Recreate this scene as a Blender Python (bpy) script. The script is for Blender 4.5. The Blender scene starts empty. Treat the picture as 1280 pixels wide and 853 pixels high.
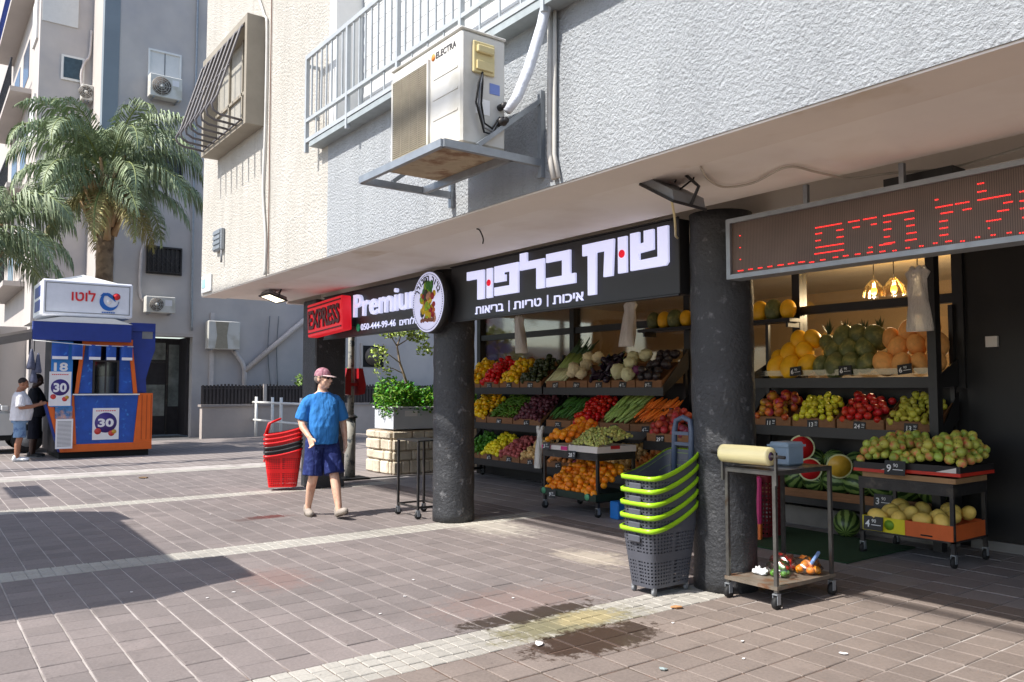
import bpy, bmesh, math, random
from mathutils import Vector, Matrix, Euler

random.seed(11)
sc = bpy.context.scene
COL = sc.collection
R = math.radians
PI = math.pi

# ------------------------------------------------------------------ camera, sky, sun, exposure
# X runs along the shop front, Y goes into the shop, the camera stands 1.5 m above the paving
cam_d = bpy.data.cameras.new('camera')
cam = bpy.data.objects.new('camera', cam_d)
COL.objects.link(cam)
cam.location = (0, 0, 1.5)
cam.rotation_euler = (R(90 + 3.315), 0, R(53.4))
cam_d.sensor_width = 36
cam_d.lens = 28.4
cam_d.clip_start = 0.05
cam_d.clip_end = 400
sc.camera = cam

SUN_TRAVEL = Vector((0.085, 0.83, -1.0)).normalized()      # the way the light goes
wld = bpy.data.worlds.new('World')
sc.world = wld
wld.use_nodes = True
wn = wld.node_tree.nodes
sky = wn.new('ShaderNodeTexSky')
sky.sky_type = 'NISHITA'
sky.sun_disc = False
sky.sun_elevation = math.asin(-SUN_TRAVEL.z)
sky.sun_rotation = math.atan2(-SUN_TRAVEL.x, -SUN_TRAVEL.y)
sky.air_density = 1.0
sky.dust_density = 1.5
wld.node_tree.links.new(sky.outputs[0], wn['Background'].inputs[0])
wn['Background'].inputs[1].default_value = 0.145
sun_d = bpy.data.lights.new('sun', 'SUN')
sun_d.energy = 4.4
sun_d.angle = R(0.53)
sun_d.color = (1.0, 0.955, 0.89)
sun = bpy.data.objects.new('sun', sun_d)
COL.objects.link(sun)
sun.location = (-6, -20, 25)
sun.rotation_euler = SUN_TRAVEL.to_track_quat('-Z', 'Y').to_euler()
sc.view_settings.view_transform = 'Standard'
sc.view_settings.look = 'None'
sc.view_settings.gamma = 1
sc.view_settings.exposure = 0.7
sc.cycles.max_bounces = 7
sc.cycles.diffuse_bounces = 4
sc.cycles.transparent_max_bounces = 12
sc.cycles.caustics_reflective = False
sc.cycles.caustics_refractive = False

# ------------------------------------------------------------------ helpers
def C(r, g, b):
    def l(u):
        u /= 255.0
        return u / 12.92 if u <= 0.04045 else ((u + 0.055) / 1.055) ** 2.4
    return (l(r), l(g), l(b))

def rnd(a, b):
    return random.uniform(a, b)

class MB:
    """collects shapes; build() links them as one mesh object"""
    def __init__(s, T=None):
        s.v = []; s.f = []; s.m = []; s.s = []; s.T = T or Matrix.Identity(4)
    def add(s, vs, fs, mi=0, sm=False):
        o = len(s.v)
        s.v += [s.T @ Vector(v) for v in vs]
        s.f += [tuple(i + o for i in f) for f in fs]
        s.m += [mi] * len(fs); s.s += [sm] * len(fs)
    def box(s, x0, x1, y0, y1, z0, z1, mi=0, bev=0.0, M=None):
        if x0 > x1: x0, x1 = x1, x0
        if y0 > y1: y0, y1 = y1, y0
        if z0 > z1: z0, z1 = z1, z0
        if bev <= 0:
            vs = [(x, y, z) for z in (z0, z1) for y in (y0, y1) for x in (x0, x1)]
            fs = [(0, 2, 3, 1), (4, 5, 7, 6), (0, 1, 5, 4), (2, 6, 7, 3), (0, 4, 6, 2), (1, 3, 7, 5)]
        else:
            b = min(bev, (x1 - x0) * .49, (y1 - y0) * .49, (z1 - z0) * .49)
            X = (x0, x1); Y = (y0, y1); Z = (z0, z1); sg = (1, -1)
            vs = []; idx = {}
            for i in (0, 1):
                for j in (0, 1):
                    for k in (0, 1):
                        p = (X[i], Y[j], Z[k])
                        q = (X[i] + b * sg[i], Y[j] + b * sg[j], Z[k] + b * sg[k])
                        for a in range(3):
                            idx[(i, j, k, a)] = len(vs)
                            vs.append(tuple(p[c] if c == a else q[c] for c in range(3)))
            fs = []
            for i in (0, 1):
                fs.append([idx[(i, 0, 0, 0)], idx[(i, 1, 0, 0)], idx[(i, 1, 1, 0)], idx[(i, 0, 1, 0)]])
                fs.append([idx[(0, i, 0, 1)], idx[(1, i, 0, 1)], idx[(1, i, 1, 1)], idx[(0, i, 1, 1)]])
                fs.append([idx[(0, 0, i, 2)], idx[(1, 0, i, 2)], idx[(1, 1, i, 2)], idx[(0, 1, i, 2)]])
                for j in (0, 1):
                    fs.append([idx[(i, j, 0, 0)], idx[(i, j, 1, 0)], idx[(i, j, 1, 1)], idx[(i, j, 0, 1)]])
                    fs.append([idx[(i, 0, j, 0)], idx[(i, 1, j, 0)], idx[(i, 1, j, 2)], idx[(i, 0, j, 2)]])
                    fs.append([idx[(0, i, j, 1)], idx[(1, i, j, 1)], idx[(1, i, j, 2)], idx[(0, i, j, 2)]])
                    for k in (0, 1):
                        fs.append([idx[(i, j, k, 0)], idx[(i, j, k, 1)], idx[(i, j, k, 2)]])
            c = Vector(((x0 + x1) / 2, (y0 + y1) / 2, (z0 + z1) / 2))
            out = []
            for f in fs:
                a, b2, d = Vector(vs[f[0]]), Vector(vs[f[1]]), Vector(vs[f[2]])
                n = (b2 - a).cross(d - a)
                cc = sum((Vector(vs[q]) for q in f), Vector()) / len(f)
                out.append(tuple(f) if n.dot(cc - c) > 0 else tuple(reversed(f)))
            fs = out
        if M is not None:
            vs = [M @ Vector(v) for v in vs]
        s.add(vs, fs, mi)
        return s
    def bar(s, p0, p1, w, h=None, mi=0):
        """square bar from p0 to p1"""
        h = h or w
        p0, p1 = Vector(p0), Vector(p1)
        d = p1 - p0; L = d.length
        q = d.to_track_quat('X', 'Z').to_matrix().to_4x4()
        s.box(0, L, -w / 2, w / 2, -h / 2, h / 2, mi, 0, Matrix.Translation(p0) @ q)
        return s
    def tube(s, path, r, n=8, mi=0, caps=True, sm=True):
        P = [Vector(p) for p in path]
        rs = r if isinstance(r, (list, tuple)) else [r] * len(P)
        vs = []; fs = []; up = None
        for i, p in enumerate(P):
            t = (P[min(i + 1, len(P) - 1)] - P[max(i - 1, 0)])
            if t.length < 1e-9: t = Vector((0, 0, 1))
            t.normalize()
            if up is None:
                up = Vector((0, 0, 1)) if abs(t.z) < .9 else Vector((1, 0, 0))
            a = up - t * up.dot(t)
            if a.length < 1e-6: a = t.orthogonal()
            a.normalize(); up = a
            b = t.cross(a)
            for k in range(n):
                w = 2 * PI * k / n
                vs.append(p + (a * math.cos(w) + b * math.sin(w)) * rs[i])
        for i in range(len(P) - 1):
            for k in range(n):
                k2 = (k + 1) % n
                fs.append((i * n + k, i * n + k2, (i + 1) * n + k2, (i + 1) * n + k))
        if caps:
            fs.append(tuple(range(n - 1, -1, -1)))
            fs.append(tuple((len(P) - 1) * n + k for k in range(n)))
        s.add(vs, fs, mi, sm)
        return s
    def lathe(s, prof, n=24, c=(0, 0, 0), mi=0, sm=True, ax='z', caps=True):
        vs = []; fs = []
        for r, z in prof:
            for k in range(n):
                w = 2 * PI * k / n
                a, b = r * math.cos(w), r * math.sin(w)
                q = (a, b, z) if ax == 'z' else ((a, -z, b) if ax == 'y' else (z, a, b))
                vs.append((q[0] + c[0], q[1] + c[1], q[2] + c[2]))
        for i in range(len(prof) - 1):
            for k in range(n):
                k2 = (k + 1) % n
                fs.append((i * n + k, i * n + k2, (i + 1) * n + k2, (i + 1) * n + k))
        if caps:
            fs.append(tuple(range(n - 1, -1, -1)))
            fs.append(tuple((len(prof) - 1) * n + k for k in range(n)))
        s.add(vs, fs, mi, sm)
        return s
    def ball(s, c, rx, ry=None, rz=None, n=12, m=8, mi=0, M=None):
        ry = ry or rx; rz = rz or rx
        vs = [(0, 0, rz)]
        for i in range(1, m):
            t = PI * i / m
            for k in range(n):
                w = 2 * PI * k / n
                vs.append((rx * math.sin(t) * math.cos(w), ry * math.sin(t) * math.sin(w), rz * math.cos(t)))
        vs.append((0, 0, -rz)); L = len(vs) - 1
        fs = [(0, 1 + k, 1 + (k + 1) % n) for k in range(n)]
        for i in range(m - 2):
            for k in range(n):
                a = 1 + i * n + k; b = 1 + i * n + (k + 1) % n
                fs.append((a, a + n, b + n, b))
        fs += [(1 + (m - 2) * n + (k + 1) % n, 1 + (m - 2) * n + k, L) for k in range(n)]
        c = Vector(c)
        vs = [(M @ Vector(v) if M is not None else Vector(v)) + c for v in vs]
        s.add(vs, fs, mi, True)
        return s
    def prism(s, poly, ax, d0, d1, mi=0):
        """poly of 2D points; ax 'y': (x,z), 'x': (y,z), 'z': (x,y)"""
        def P(a, b, d):
            return (a, d, b) if ax == 'y' else ((d, a, b) if ax == 'x' else (a, b, d))
        n = len(poly)
        A = sum(poly[i][0] * poly[(i + 1) % n][1] - poly[(i + 1) % n][0] * poly[i][1] for i in range(n))
        if A < 0: poly = list(reversed(poly))
        lo, hi = min(d0, d1), max(d0, d1)
        vs = [P(a, b, lo) for a, b in poly] + [P(a, b, hi) for a, b in poly]
        fs = [tuple(range(n - 1, -1, -1)), tuple(range(n, 2 * n))]
        fs += [(i, (i + 1) % n, n + (i + 1) % n, n + i) for i in range(n)]
        if ax == 'y': fs = [tuple(reversed(f)) for f in fs]
        s.add(vs, fs, mi)
        return s
    def quad(s, a, b, c, d, mi=0):
        s.add([a, b, c, d], [(0, 1, 2, 3)], mi)
        return s
    def mesh(s, name, mats):
        me = bpy.data.meshes.new(name)
        me.from_pydata([tuple(v) for v in s.v], [], s.f)
        for m in (mats if isinstance(mats, (list, tuple)) else [mats]):
            me.materials.append(m)
        me.polygons.foreach_set('material_index', s.m)
        me.polygons.foreach_set('use_smooth', s.s)
        me.update()
        return me
    def build(s, name, mats, parent=None, loc=None, rot=None):
        o = bpy.data.objects.new(name, s.mesh(name, mats))
        COL.objects.link(o)
        if parent is not None: o.parent = parent
        if loc is not None: o.location = loc
        if rot is not None: o.rotation_euler = rot
        return o

def tag(o, label=None, cat=None, group=None, kind=None):
    if label: o['label'] = label
    if cat: o['category'] = cat
    if group: o['group'] = group
    if kind: o['kind'] = kind
    return o

def thing(name, label, cat, loc=(0, 0, 0), rz=0.0, group=None):
    o = bpy.data.objects.new(name, None)
    COL.objects.link(o)
    o.location = loc; o.rotation_euler = (0, 0, rz)
    o.empty_display_size = .1
    return tag(o, label, cat, group)

def W(parent):
    """a builder that takes world coordinates and stores them local to parent"""
    M = Matrix.Translation(parent.location) @ parent.rotation_euler.to_matrix().to_4x4()
    if parent.parent is not None:
        g = parent.parent
        M = Matrix.Translation(g.location) @ g.rotation_euler.to_matrix().to_4x4() @ M
    return MB(M.inverted())

def obj(name, me, parent=None, loc=(0, 0, 0), rot=(0, 0, 0), scale=None):
    o = bpy.data.objects.new(name, me)
    COL.objects.link(o)
    o.parent = parent; o.location = loc; o.rotation_euler = rot
    if scale is not None: o.scale = scale if isinstance(scale, (tuple, list)) else (scale,) * 3
    return o

def copy_tree(o, parent=None, loc=None, rz=None, label=None, group=None):
    kids = [c for c in ALLKIDS(o)]
    c = o.copy(); COL.objects.link(c); c.parent = parent
    if loc is not None: c.location = loc
    if rz is not None: c.rotation_euler = (0, 0, rz)
    if label: c['label'] = label
    if group: c['group'] = group
    for k in kids: copy_tree(k, c)
    return c

def ALLKIDS(o):
    return [c for c in COL.objects if c.parent == o]

def evaluated(o):
    dg = bpy.context.evaluated_depsgraph_get()
    me = bpy.data.meshes.new_from_object(o.evaluated_get(dg))
    return me

_txt = {}
def text_mesh(body, size, ext=0.003, off=0.0, align='CENTER'):
    key = (body, size, ext, off, align)
    if key not in _txt:
        cu = bpy.data.curves.new('lettering', 'FONT')
        cu.body = body; cu.size = size; cu.extrude = ext; cu.offset = off
        cu.align_x = align; cu.resolution_u = 3
        o = bpy.data.objects.new('lettering', cu)
        COL.objects.link(o)
        me = evaluated(o)
        bpy.data.objects.remove(o)
        bpy.data.curves.remove(cu)
        me.materials.clear()
        _txt[key] = me
    return _txt[key]

def text(name, body, size, mat_, parent, loc, rot, ext=0.003, off=0.0, align='CENTER', fit=None):
    """flat lettering; loc in the parent's coordinates; fit = (width, height) the letters are stretched to"""
    me = text_mesh(body, size, ext, off, align).copy()
    me.materials.append(mat_)
    if fit:
        xs = [v.co.x for v in me.vertices]; ys = [v.co.y for v in me.vertices]
        sx = fit[0] / (max(xs) - min(xs)); sy = fit[1] / (max(ys) - min(ys))
        mx = (max(xs) + min(xs)) / 2; my = min(ys)
        for v in me.vertices:
            v.co.x = (v.co.x - mx) * sx; v.co.y = (v.co.y - my) * sy
    return obj(name, me, parent, loc, rot)

RY = (R(90), 0, 0)            # lettering that faces the street (-Y)
RX = (R(90), 0, R(90))        # lettering that faces +X

def seen(x, y, z=0.0, pad=40):
    """is this point inside the photograph's frame (used to build pieces only where the place is seen)"""
    fx, fy = math.cos(R(143.4)), math.sin(R(143.4))
    d = x * fx + y * fy
    if d < .8: return False
    u = 640 + 1010 * (x * fy - y * fx) / d
    v = 485 - 1010 * (z - 1.5) / d
    return -pad < u < 1280 + pad and -pad < v < 853 + pad * 2

# ------------------------------------------------------------------ materials
def newmat(name):
    m = bpy.data.materials.new(name)
    m.use_nodes = True
    nt = m.node_tree
    return m, nt, nt.nodes['Principled BSDF'], nt.nodes['Material Output']

class NB:
    """small node helper"""
    def __init__(s, nt): s.nt = nt; s.n = nt.nodes; s.l = nt.links
    def node(s, t, **kw):
        n = s.n.new(t)
        for k, v in kw.items(): setattr(n, k, v)
        return n
    def link(s, a, b): s.l.new(a, b)
    def put(s, sock, v):
        if isinstance(v, bpy.types.NodeSocket): s.l.new(v, sock)
        elif v is not None: sock.default_value = v
    def noise(s, vec, scale, detail=3, rough=.55, dist=0.0):
        n = s.node('ShaderNodeTexNoise')
        s.put(n.inputs['Vector'], vec)
        n.inputs['Scale'].default_value = scale
        n.inputs['Detail'].default_value = detail
        n.inputs['Roughness'].default_value = rough
        n.inputs['Distortion'].default_value = dist
        return n.outputs['Fac']
    def math(s, op, a, b=None, clamp=False):
        n = s.node('ShaderNodeMath', operation=op); n.use_clamp = clamp
        s.put(n.inputs[0], a); s.put(n.inputs[1], b)
        return n.outputs[0]
    def rng(s, v, a, b, c, d, smooth=False):
        n = s.node('ShaderNodeMapRange')
        n.clamp = True
        if smooth: n.interpolation_type = 'SMOOTHSTEP'
        s.put(n.inputs[0], v)
        for i, q in enumerate((a, b, c, d)): n.inputs[i + 1].default_value = q
        return n.outputs[0]
    def mix(s, f, a, b, mode='MIX'):
        n = s.node('ShaderNodeMix', data_type='RGBA', blend_type=mode)
        s.put(n.inputs[0], f)
        s.put(n.inputs[6], a if isinstance(a, bpy.types.NodeSocket) else tuple(a) + (1,))
        s.put(n.inputs[7], b if isinstance(b, bpy.types.NodeSocket) else tuple(b) + (1,))
        return n.outputs[2]
    def scale(s, c, f):
        n = s.node('ShaderNodeVectorMath', operation='SCALE')
        s.put(n.inputs[0], c); s.put(n.inputs['Scale'], f)
        return n.outputs[0]
    def vmul(s, v, k):
        n = s.node('ShaderNodeVectorMath', operation='MULTIPLY')
        s.put(n.inputs[0], v); n.inputs[1].default_value = k
        return n.outputs[0]
    def vsub(s, v, k):
        n = s.node('ShaderNodeVectorMath', operation='SUBTRACT')
        s.put(n.inputs[0], v); n.inputs[1].default_value = k
        return n.outputs[0]
    def length(s, v):
        n = s.node('ShaderNodeVectorMath', operation='LENGTH')
        s.put(n.inputs[0], v)
        return n.outputs['Value']
    def bump(s, h, strength, dist, normal=None):
        n = s.node('ShaderNodeBump')
        n.inputs['Strength'].default_value = strength
        n.inputs['Distance'].default_value = dist
        s.put(n.inputs['Height'], h)
        if normal is not None: s.put(n.inputs['Normal'], normal)
        return n.outputs[0]

def mat(name, col, rough=.6, var=.12, vscale=7, bump=0.0, bscale=60, metal=0.0, spec=.5, rand=0.0, island=0.0,
        col2=None, c2scale=3, c2lo=.5, c2hi=.65, emit=None, est=0.0, alpha=1.0, trans=0.0, stretch=None, hue=0.0, sss=0.0, coat=0.0):
    m, nt, b, out = newmat(name)
    N = NB(nt)
    tc = N.node('ShaderNodeTexCoord').outputs['Object']
    if stretch: tc = N.vmul(tc, stretch)
    fac = N.rng(N.noise(tc, vscale, 4, .6), .25, .75, 1 - var, 1 + var)
    if rand:
        oi = N.node('ShaderNodeObjectInfo').outputs['Random']
        fac = N.math('MULTIPLY', fac, N.rng(oi, 0, 1, 1 - rand, 1 + rand))
    if island:
        gi = N.node('ShaderNodeNewGeometry').outputs['Random Per Island']
        fac = N.math('MULTIPLY', fac, N.rng(gi, 0, 1, 1 - island, 1 + island))
    base = tuple(col)
    if col2 is not None:
        base = N.mix(N.rng(N.noise(tc, c2scale, 4, .6), c2lo, c2hi, 0, 1), col, col2)
    colr = N.scale(base, fac)
    if hue:
        h = N.node('ShaderNodeHueSaturation')
        src = N.node('ShaderNodeObjectInfo').outputs['Random'] if rand else N.node('ShaderNodeNewGeometry').outputs['Random Per Island']
        s2 = N.math('FRACT', N.math('MULTIPLY', src, 7.31))
        N.put(h.inputs['Hue'], N.rng(s2, 0, 1, .5 - hue, .5 + hue))
        N.put(h.inputs['Color'], colr)
        colr = h.outputs[0]
    N.put(b.inputs['Base Color'], colr)
    b.inputs['Roughness'].default_value = rough
    b.inputs['Metallic'].default_value = metal
    b.inputs['Specular IOR Level'].default_value = spec
    if coat: b.inputs['Coat Weight'].default_value = coat
    if bump:
        N.put(b.inputs['Normal'], N.bump(N.noise(tc, bscale, 5, .6), .6, bump))
    if emit is not None:
        b.inputs['Emission Color'].default_value = tuple(emit) + (1,)
        b.inputs['Emission Strength'].default_value = est
    if alpha < 1: b.inputs['Alpha'].default_value = alpha
    if trans: b.inputs['Transmission Weight'].default_value = trans
    if sss:
        b.inputs['Subsurface Weight'].default_value = sss
        b.inputs['Subsurface Radius'].default_value = (.02, .01, .006)
    return m

def stucco_mat(name, c1, c2, depth=.02, scale=34):
    m, nt, b, out = newmat(name)
    N = NB(nt)
    p = N.node('ShaderNodeNewGeometry').outputs['Position']
    big = N.noise(p, scale * .8, 5, .68, .15)
    vo = N.node('ShaderNodeTexVoronoi'); vo.feature = 'SMOOTH_F1'
    N.put(vo.inputs['Vector'], p); vo.inputs['Scale'].default_value = scale * .9
    blob = N.math('ADD', N.math('MULTIPLY', N.rng(big, .35, .65, 0, 1), .9), N.math('MULTIPLY', vo.outputs['Distance'], -.9))
    fine = N.noise(p, scale * 4, 4, .65)
    h = N.math('ADD', blob, N.math('MULTIPLY', fine, .6))
    wide = N.noise(p, 1.1, 4, .6)
    st = N.vmul(p, (3.0, 3.0, .35))
    streak = N.rng(N.noise(st, 2.0, 5, .65), .48, .75, 0, .42)
    base = N.mix(N.rng(wide, .3, .75, 0, 1), c1, c2)
    base = N.mix(streak, base, tuple(q * .72 for q in c2))
    base = N.scale(base, N.rng(fine, .3, .7, .93, 1.05))
    N.put(b.inputs['Base Color'], base)
    b.inputs['Roughness'].default_value = .9
    b.inputs['Specular IOR Level'].default_value = .15
    N.put(b.inputs['Normal'], N.bump(h, 1.0, depth))
    return m

M_stucco_cream = stucco_mat('cream_stucco', C(205, 201, 193), C(193, 188, 178), .010, 46)
M_stucco_blue = stucco_mat('pale_blue_stucco', C(186, 190, 193), C(175, 179, 183), .012, 54)
M_shutter = mat('white_shutter', C(212, 212, 210), .5, .05)
M_soffit = mat('soffit_paint', C(238, 233, 226), .75, .05, 1.2, .002, 20, col2=C(220, 210, 198), c2scale=.9, c2lo=.5, c2hi=.75, spec=.2)
M_ceiling = mat('canopy_ceiling', C(222, 214, 204), .8, .08, 1.5, spec=.2)
M_column = mat('black_column_paint', C(50, 51, 54), .5, .3, 5, .022, 34, col2=C(112, 112, 114), c2scale=11, c2lo=.60, c2hi=.74)  # pale specks: peeling texture, with its sunlit speckles put into the colour
M_black = mat('black_metal', C(30, 30, 32), .42, .2, 8)
M_blackwall = mat('black_panel', C(24, 24, 26), .5, .25, 4)
M_steel = mat('worn_steel', C(105, 103, 100), .42, .25, 14, metal=.75, col2=C(80, 62, 48), c2scale=11, c2lo=.6, c2hi=.75)
M_darksteel = mat('dark_steel', C(58, 56, 56), .45, .25, 14, metal=.5, col2=C(86, 80, 74), c2scale=9, c2lo=.55, c2hi=.7)
M_galv = mat('galvanised_steel', C(150, 155, 160), .45, .15, 10, metal=.5)
M_railing = mat('grey_railing_paint', C(168, 173, 176), .5, .1, 9)
M_acwhite = mat('ac_white', C(206, 204, 197), .45, .05, 3, col2=C(186, 182, 170), c2scale=2)
M_acgrille = mat('ac_grille', C(150, 142, 124), .6, .15, 12)
M_dark = mat('dark_void', C(18, 18, 18), .8, .1)
M_rubber = mat('rubber', C(28, 28, 29), .7, .2)
M_white = mat('white_paint', C(225, 225, 222), .5, .06)
M_whiteplastic = mat('white_plastic', C(235, 235, 235), .4, .04)
M_grey = mat('grey_plastic', C(120, 122, 125), .5, .1)
M_beige_pl = mat('beige_plastic', C(205, 190, 140), .5, .08)
M_wood = mat('crate_wood', C(134, 92, 58), .7, .25, 9, stretch=(1, 8, 8))
M_card = mat('cardboard', C(168, 130, 92), .8, .15, 5)
M_tagblack = mat('price_card', C(20, 20, 22), .5, .1)
M_tagwhite = mat('price_numerals', C(235, 235, 235), .6, .02)
M_glow = mat('lit_letters', C(225, 225, 240), .4, .0, emit=C(205, 210, 250), est=.46)
M_glow_red = mat('lit_red', C(200, 20, 40), .4, .0, emit=C(220, 10, 40), est=.5)
M_signblack = mat('sign_board', C(40, 40, 42), .45, .15, 3)
M_red = mat('red_sign', C(196, 26, 38), .45, .1, 4, emit=C(215, 24, 38), est=.38)
M_darkred = mat('dark_red_letters', C(84, 6, 14), .5, .1)

# glass that lets light and view through
def glass_mat(name, tint, alpha, rough=.05):
    m, nt, b, out = newmat(name)
    N = NB(nt)
    t = N.node('ShaderNodeBsdfTransparent'); t.inputs[0].default_value = tuple(tint) + (1,)
    g = N.node('ShaderNodeBsdfGlossy'); g.inputs['Roughness'].default_value = rough
    lw = N.node('ShaderNodeLayerWeight'); lw.inputs[0].default_value = .25
    f = N.rng(lw.outputs['Fresnel'], 0, 1, alpha, .8)
    mx = N.node('ShaderNodeMixShader')
    N.put(mx.inputs[0], f); N.link(t.outputs[0], mx.inputs[1]); N.link(g.outputs[0], mx.inputs[2])
    N.link(mx.outputs[0], out.inputs['Surface'])
    return m
M_glass = glass_mat('shop_glass', (.86, .87, .85), .05)
M_film = glass_mat('plastic_film', (.9, .9, .9), .12, .25)
# ------------------------------------------------------------------ ground and paving
def paver_mat(name, c1, c2, rand=.10, stains=True, rough=.8):
    m, nt, b, out = newmat(name)
    N = NB(nt)
    g = N.node('ShaderNodeNewGeometry')
    p = g.outputs['Position']
    oi = N.node('ShaderNodeObjectInfo').outputs['Random']
    r = N.math('FRACT', N.math('ADD', oi, g.outputs['Random Per Island']))
    wide = N.noise(p, .55, 5, .62)
    fine = N.noise(p, 55, 4, .65)
    mid = N.noise(p, 6, 5, .65)
    col = N.mix(N.rng(wide, .35, .68, 0, 1), c1, c2)
    col = N.mix(N.rng(mid, .55, .72, 0, .45), col, tuple(q * .66 for q in c1))
    col = N.scale(col, N.rng(r, 0, 1, 1 - rand, 1 + rand))
    col = N.scale(col, N.rng(fine, .3, .7, .86, 1.12))
    spots = N.rng(N.noise(p, 21, 2, .5), .70, .76, 0, .55)
    grime = N.rng(N.noise(p, 1.7, 6, .7), .52, .72, 0, .4)
    col = N.mix(grime, col, tuple(q * .6 for q in c2))
    col = N.mix(spots, col, C(70, 62, 60))
    rgh = rough
    if stains:
        wob = N.noise(p, 9, 7, .75)
        wet = 0.0
        for (cx, cy, rx, ry, sc_, k, lo, hi, gl) in STAINS:
            d = N.length(N.vmul(N.vsub(p, (cx, cy, 0)), (1 / rx, 1 / ry, 0)))
            d = N.math('ADD', d, N.math('MULTIPLY', N.math('SUBTRACT', wob, .5), 2.6))
            f = N.rng(d, lo, hi, k, 0, True)
            col = N.mix(f, col, sc_)
            if gl: wet = N.math('ADD', wet, f)
        rgh = N.rng(wet, 0, 1, rough, .3) if not isinstance(wet, float) else rough
    N.put(b.inputs['Base Color'], col)
    N.put(b.inputs['Roughness'], rgh)
    b.inputs['Specular IOR Level'].default_value = .3
    N.put(b.inputs['Normal'], N.bump(N.math('ADD', fine, N.math('MULTIPLY', mid, .6)), .5, .003))
    return m

STAINS = [  # centre, radii, colour, strength, falloff, wet: water leaked from the air conditioner, algae, spilt juice
    (-4.62, 3.45, .42, .75, C(132, 104, 94), .35, .3, 1.2, False),
    (-4.02, 3.42, .25, .62, C(104, 98, 62), .75, .55, 1.15, False),
    (-4.30, 3.36, .14, .62, C(62, 54, 48), .9, .7, 1.0, True),
    (-3.66, 3.36, .24, .56, C(62, 48, 40), .92, .7, 1.0, True),
    (-4.03, 3.60, .17, .30, C(176, 160, 118), .5, .4, 1.1, False),
    (-9.32, 3.38, .15, .30, C(92, 46, 40), .8, .5, 1.0, True),
    (-9.28, 3.12, .14, .22, C(88, 72, 68), .6, .5, 1.0, False),
    (-6.3, 2.35, .5, .35, C(128, 98, 90), .45, .3, 1.1, False),
    (-2.35, 3.55, .22, .3, C(120, 60, 46), .6, .3, 1.0, False),
    (-7.3, 5.1, .8, .4, C(186, 180, 168), .6, .3, 1.2, False),
    (-5.4, 4.9, .5, .3, C(186, 176, 160), .55, .3, 1.1, False),
]
M_paver = paver_mat('pink_grey_paver', C(126, 117, 114), C(113, 106, 104), .10)
M_paver_r = paver_mat('brown_grey_paver', C(130, 118, 110), C(116, 106, 100), .11)
M_band = paver_mat('cream_band_tile', C(168, 164, 156), C(152, 148, 140), .07)
M_floor = paver_mat('grey_floor_paver', C(146, 141, 140), C(128, 124, 125), .11, False, .55)

def grout_mat():
    m, nt, b, out = newmat('grout')
    N = NB(nt)
    p = N.node('ShaderNodeNewGeometry').outputs['Position']
    sx = N.node('ShaderNodeSeparateXYZ'); N.link(p, sx.inputs[0])
    n = N.noise(p, 3, 4, .6)
    # the right-hand bay has lost its pointing: brown earth in the joints
    bay = N.rng(sx.outputs[0], -4.45, -4.15, 0, 1)
    yy = N.rng(N.math('ADD', sx.outputs[1], N.math('MULTIPLY', n, 1.2)), 4.6, 5.1, 1, 0)
    f = N.math('MULTIPLY', bay, yy)
    light = N.mix(N.rng(n, .45, .7, 0, 1), C(172, 165, 160), C(136, 128, 123))
    dark = N.mix(N.rng(N.noise(p, 9, 3), .4, .65, 0, 1), C(104, 82, 70), C(84, 74, 64))
    N.put(b.inputs['Base Color'], N.mix(f, light, dark))
    b.inputs['Roughness'].default_value = .95
    return m
M_grout = grout_mat()

def far_paving():
    m, nt, b, out = newmat('far_paving')
    N = NB(nt)
    p = N.node('ShaderNodeNewGeometry').outputs['Position']
    n = N.noise(p, .6, 5, .6)
    col = N.mix(N.rng(n, .35, .7, 0, 1), C(136, 127, 123), C(118, 110, 107))
    br = N.node('ShaderNodeTexBrick')
    br.offset = 0
    N.put(br.inputs['Vector'], N.vsub(p, (0, 0.05, 0)))
    br.inputs['Scale'].default_value = 1
    br.inputs['Brick Width'].default_value = 8.0
    br.inputs['Row Height'].default_value = .21
    br.inputs['Mortar Size'].default_value = .008
    col = N.mix(br.outputs['Fac'], col, C(158, 152, 148))
    col = N.scale(col, N.rng(N.noise(p, 14, 4, .6), .3, .7, .88, 1.1))
    N.put(b.inputs['Base Color'], col)
    b.inputs['Roughness'].default_value = .85
    return m
M_farpave = far_paving()
M_asphalt = mat('asphalt', C(92, 90, 90), .9, .15, 1.5, .004, 90)

g = MB(); g.quad((-150, -150, -.05), (150, -150, -.05), (150, 150, -.05), (-150, 150, -.05))
tag(g.build('ground', M_asphalt), kind='structure', label='asphalt ground beyond the paving')
g = MB(); g.box(-16.2, 5, -16, 6.12, -.06, -.0065)
pavement = tag(g.build('pavement', M_grout), kind='structure', label='pinkish grey paved pavement in front of the shop')
g = MB(); g.box(-24.6, -16.2, -16, 12, -.06, -.001); g.box(-16.2, -12.4, 6.12, 12, -.06, -.001)
tag(g.build('far_pavement', M_farpave), kind='structure', label='pavement around the lottery kiosk')
g = MB(); g.box(-12.4, 5, 6.12, 12.3, -.06, -.007)
shop_floor = tag(g.build('floor', mat('floor_joint', C(58, 55, 54), .9)), kind='structure', label='shaded grey floor under the shop canopy')

def slab(w, d, bev=.004, h=.02):
    m = MB(); x, y = w / 2, d / 2; b = bev
    m.add([(-x, -y, -h), (x, -y, -h), (x, y, -h), (-x, y, -h), (-x, -y, -b), (x, -y, -b), (x, y, -b), (-x, y, -b),
           (-x + b, -y + b, 0), (x - b, -y + b, 0), (x - b, y - b, 0), (-x + b, y - b, 0)],
          [(0, 1, 5, 4), (1, 2, 6, 5), (2, 3, 7, 6), (3, 0, 4, 7), (4, 5, 9, 8), (5, 6, 10, 9), (6, 7, 11, 10), (7, 4, 8, 11), (8, 9, 10, 11)])
    return m

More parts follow.
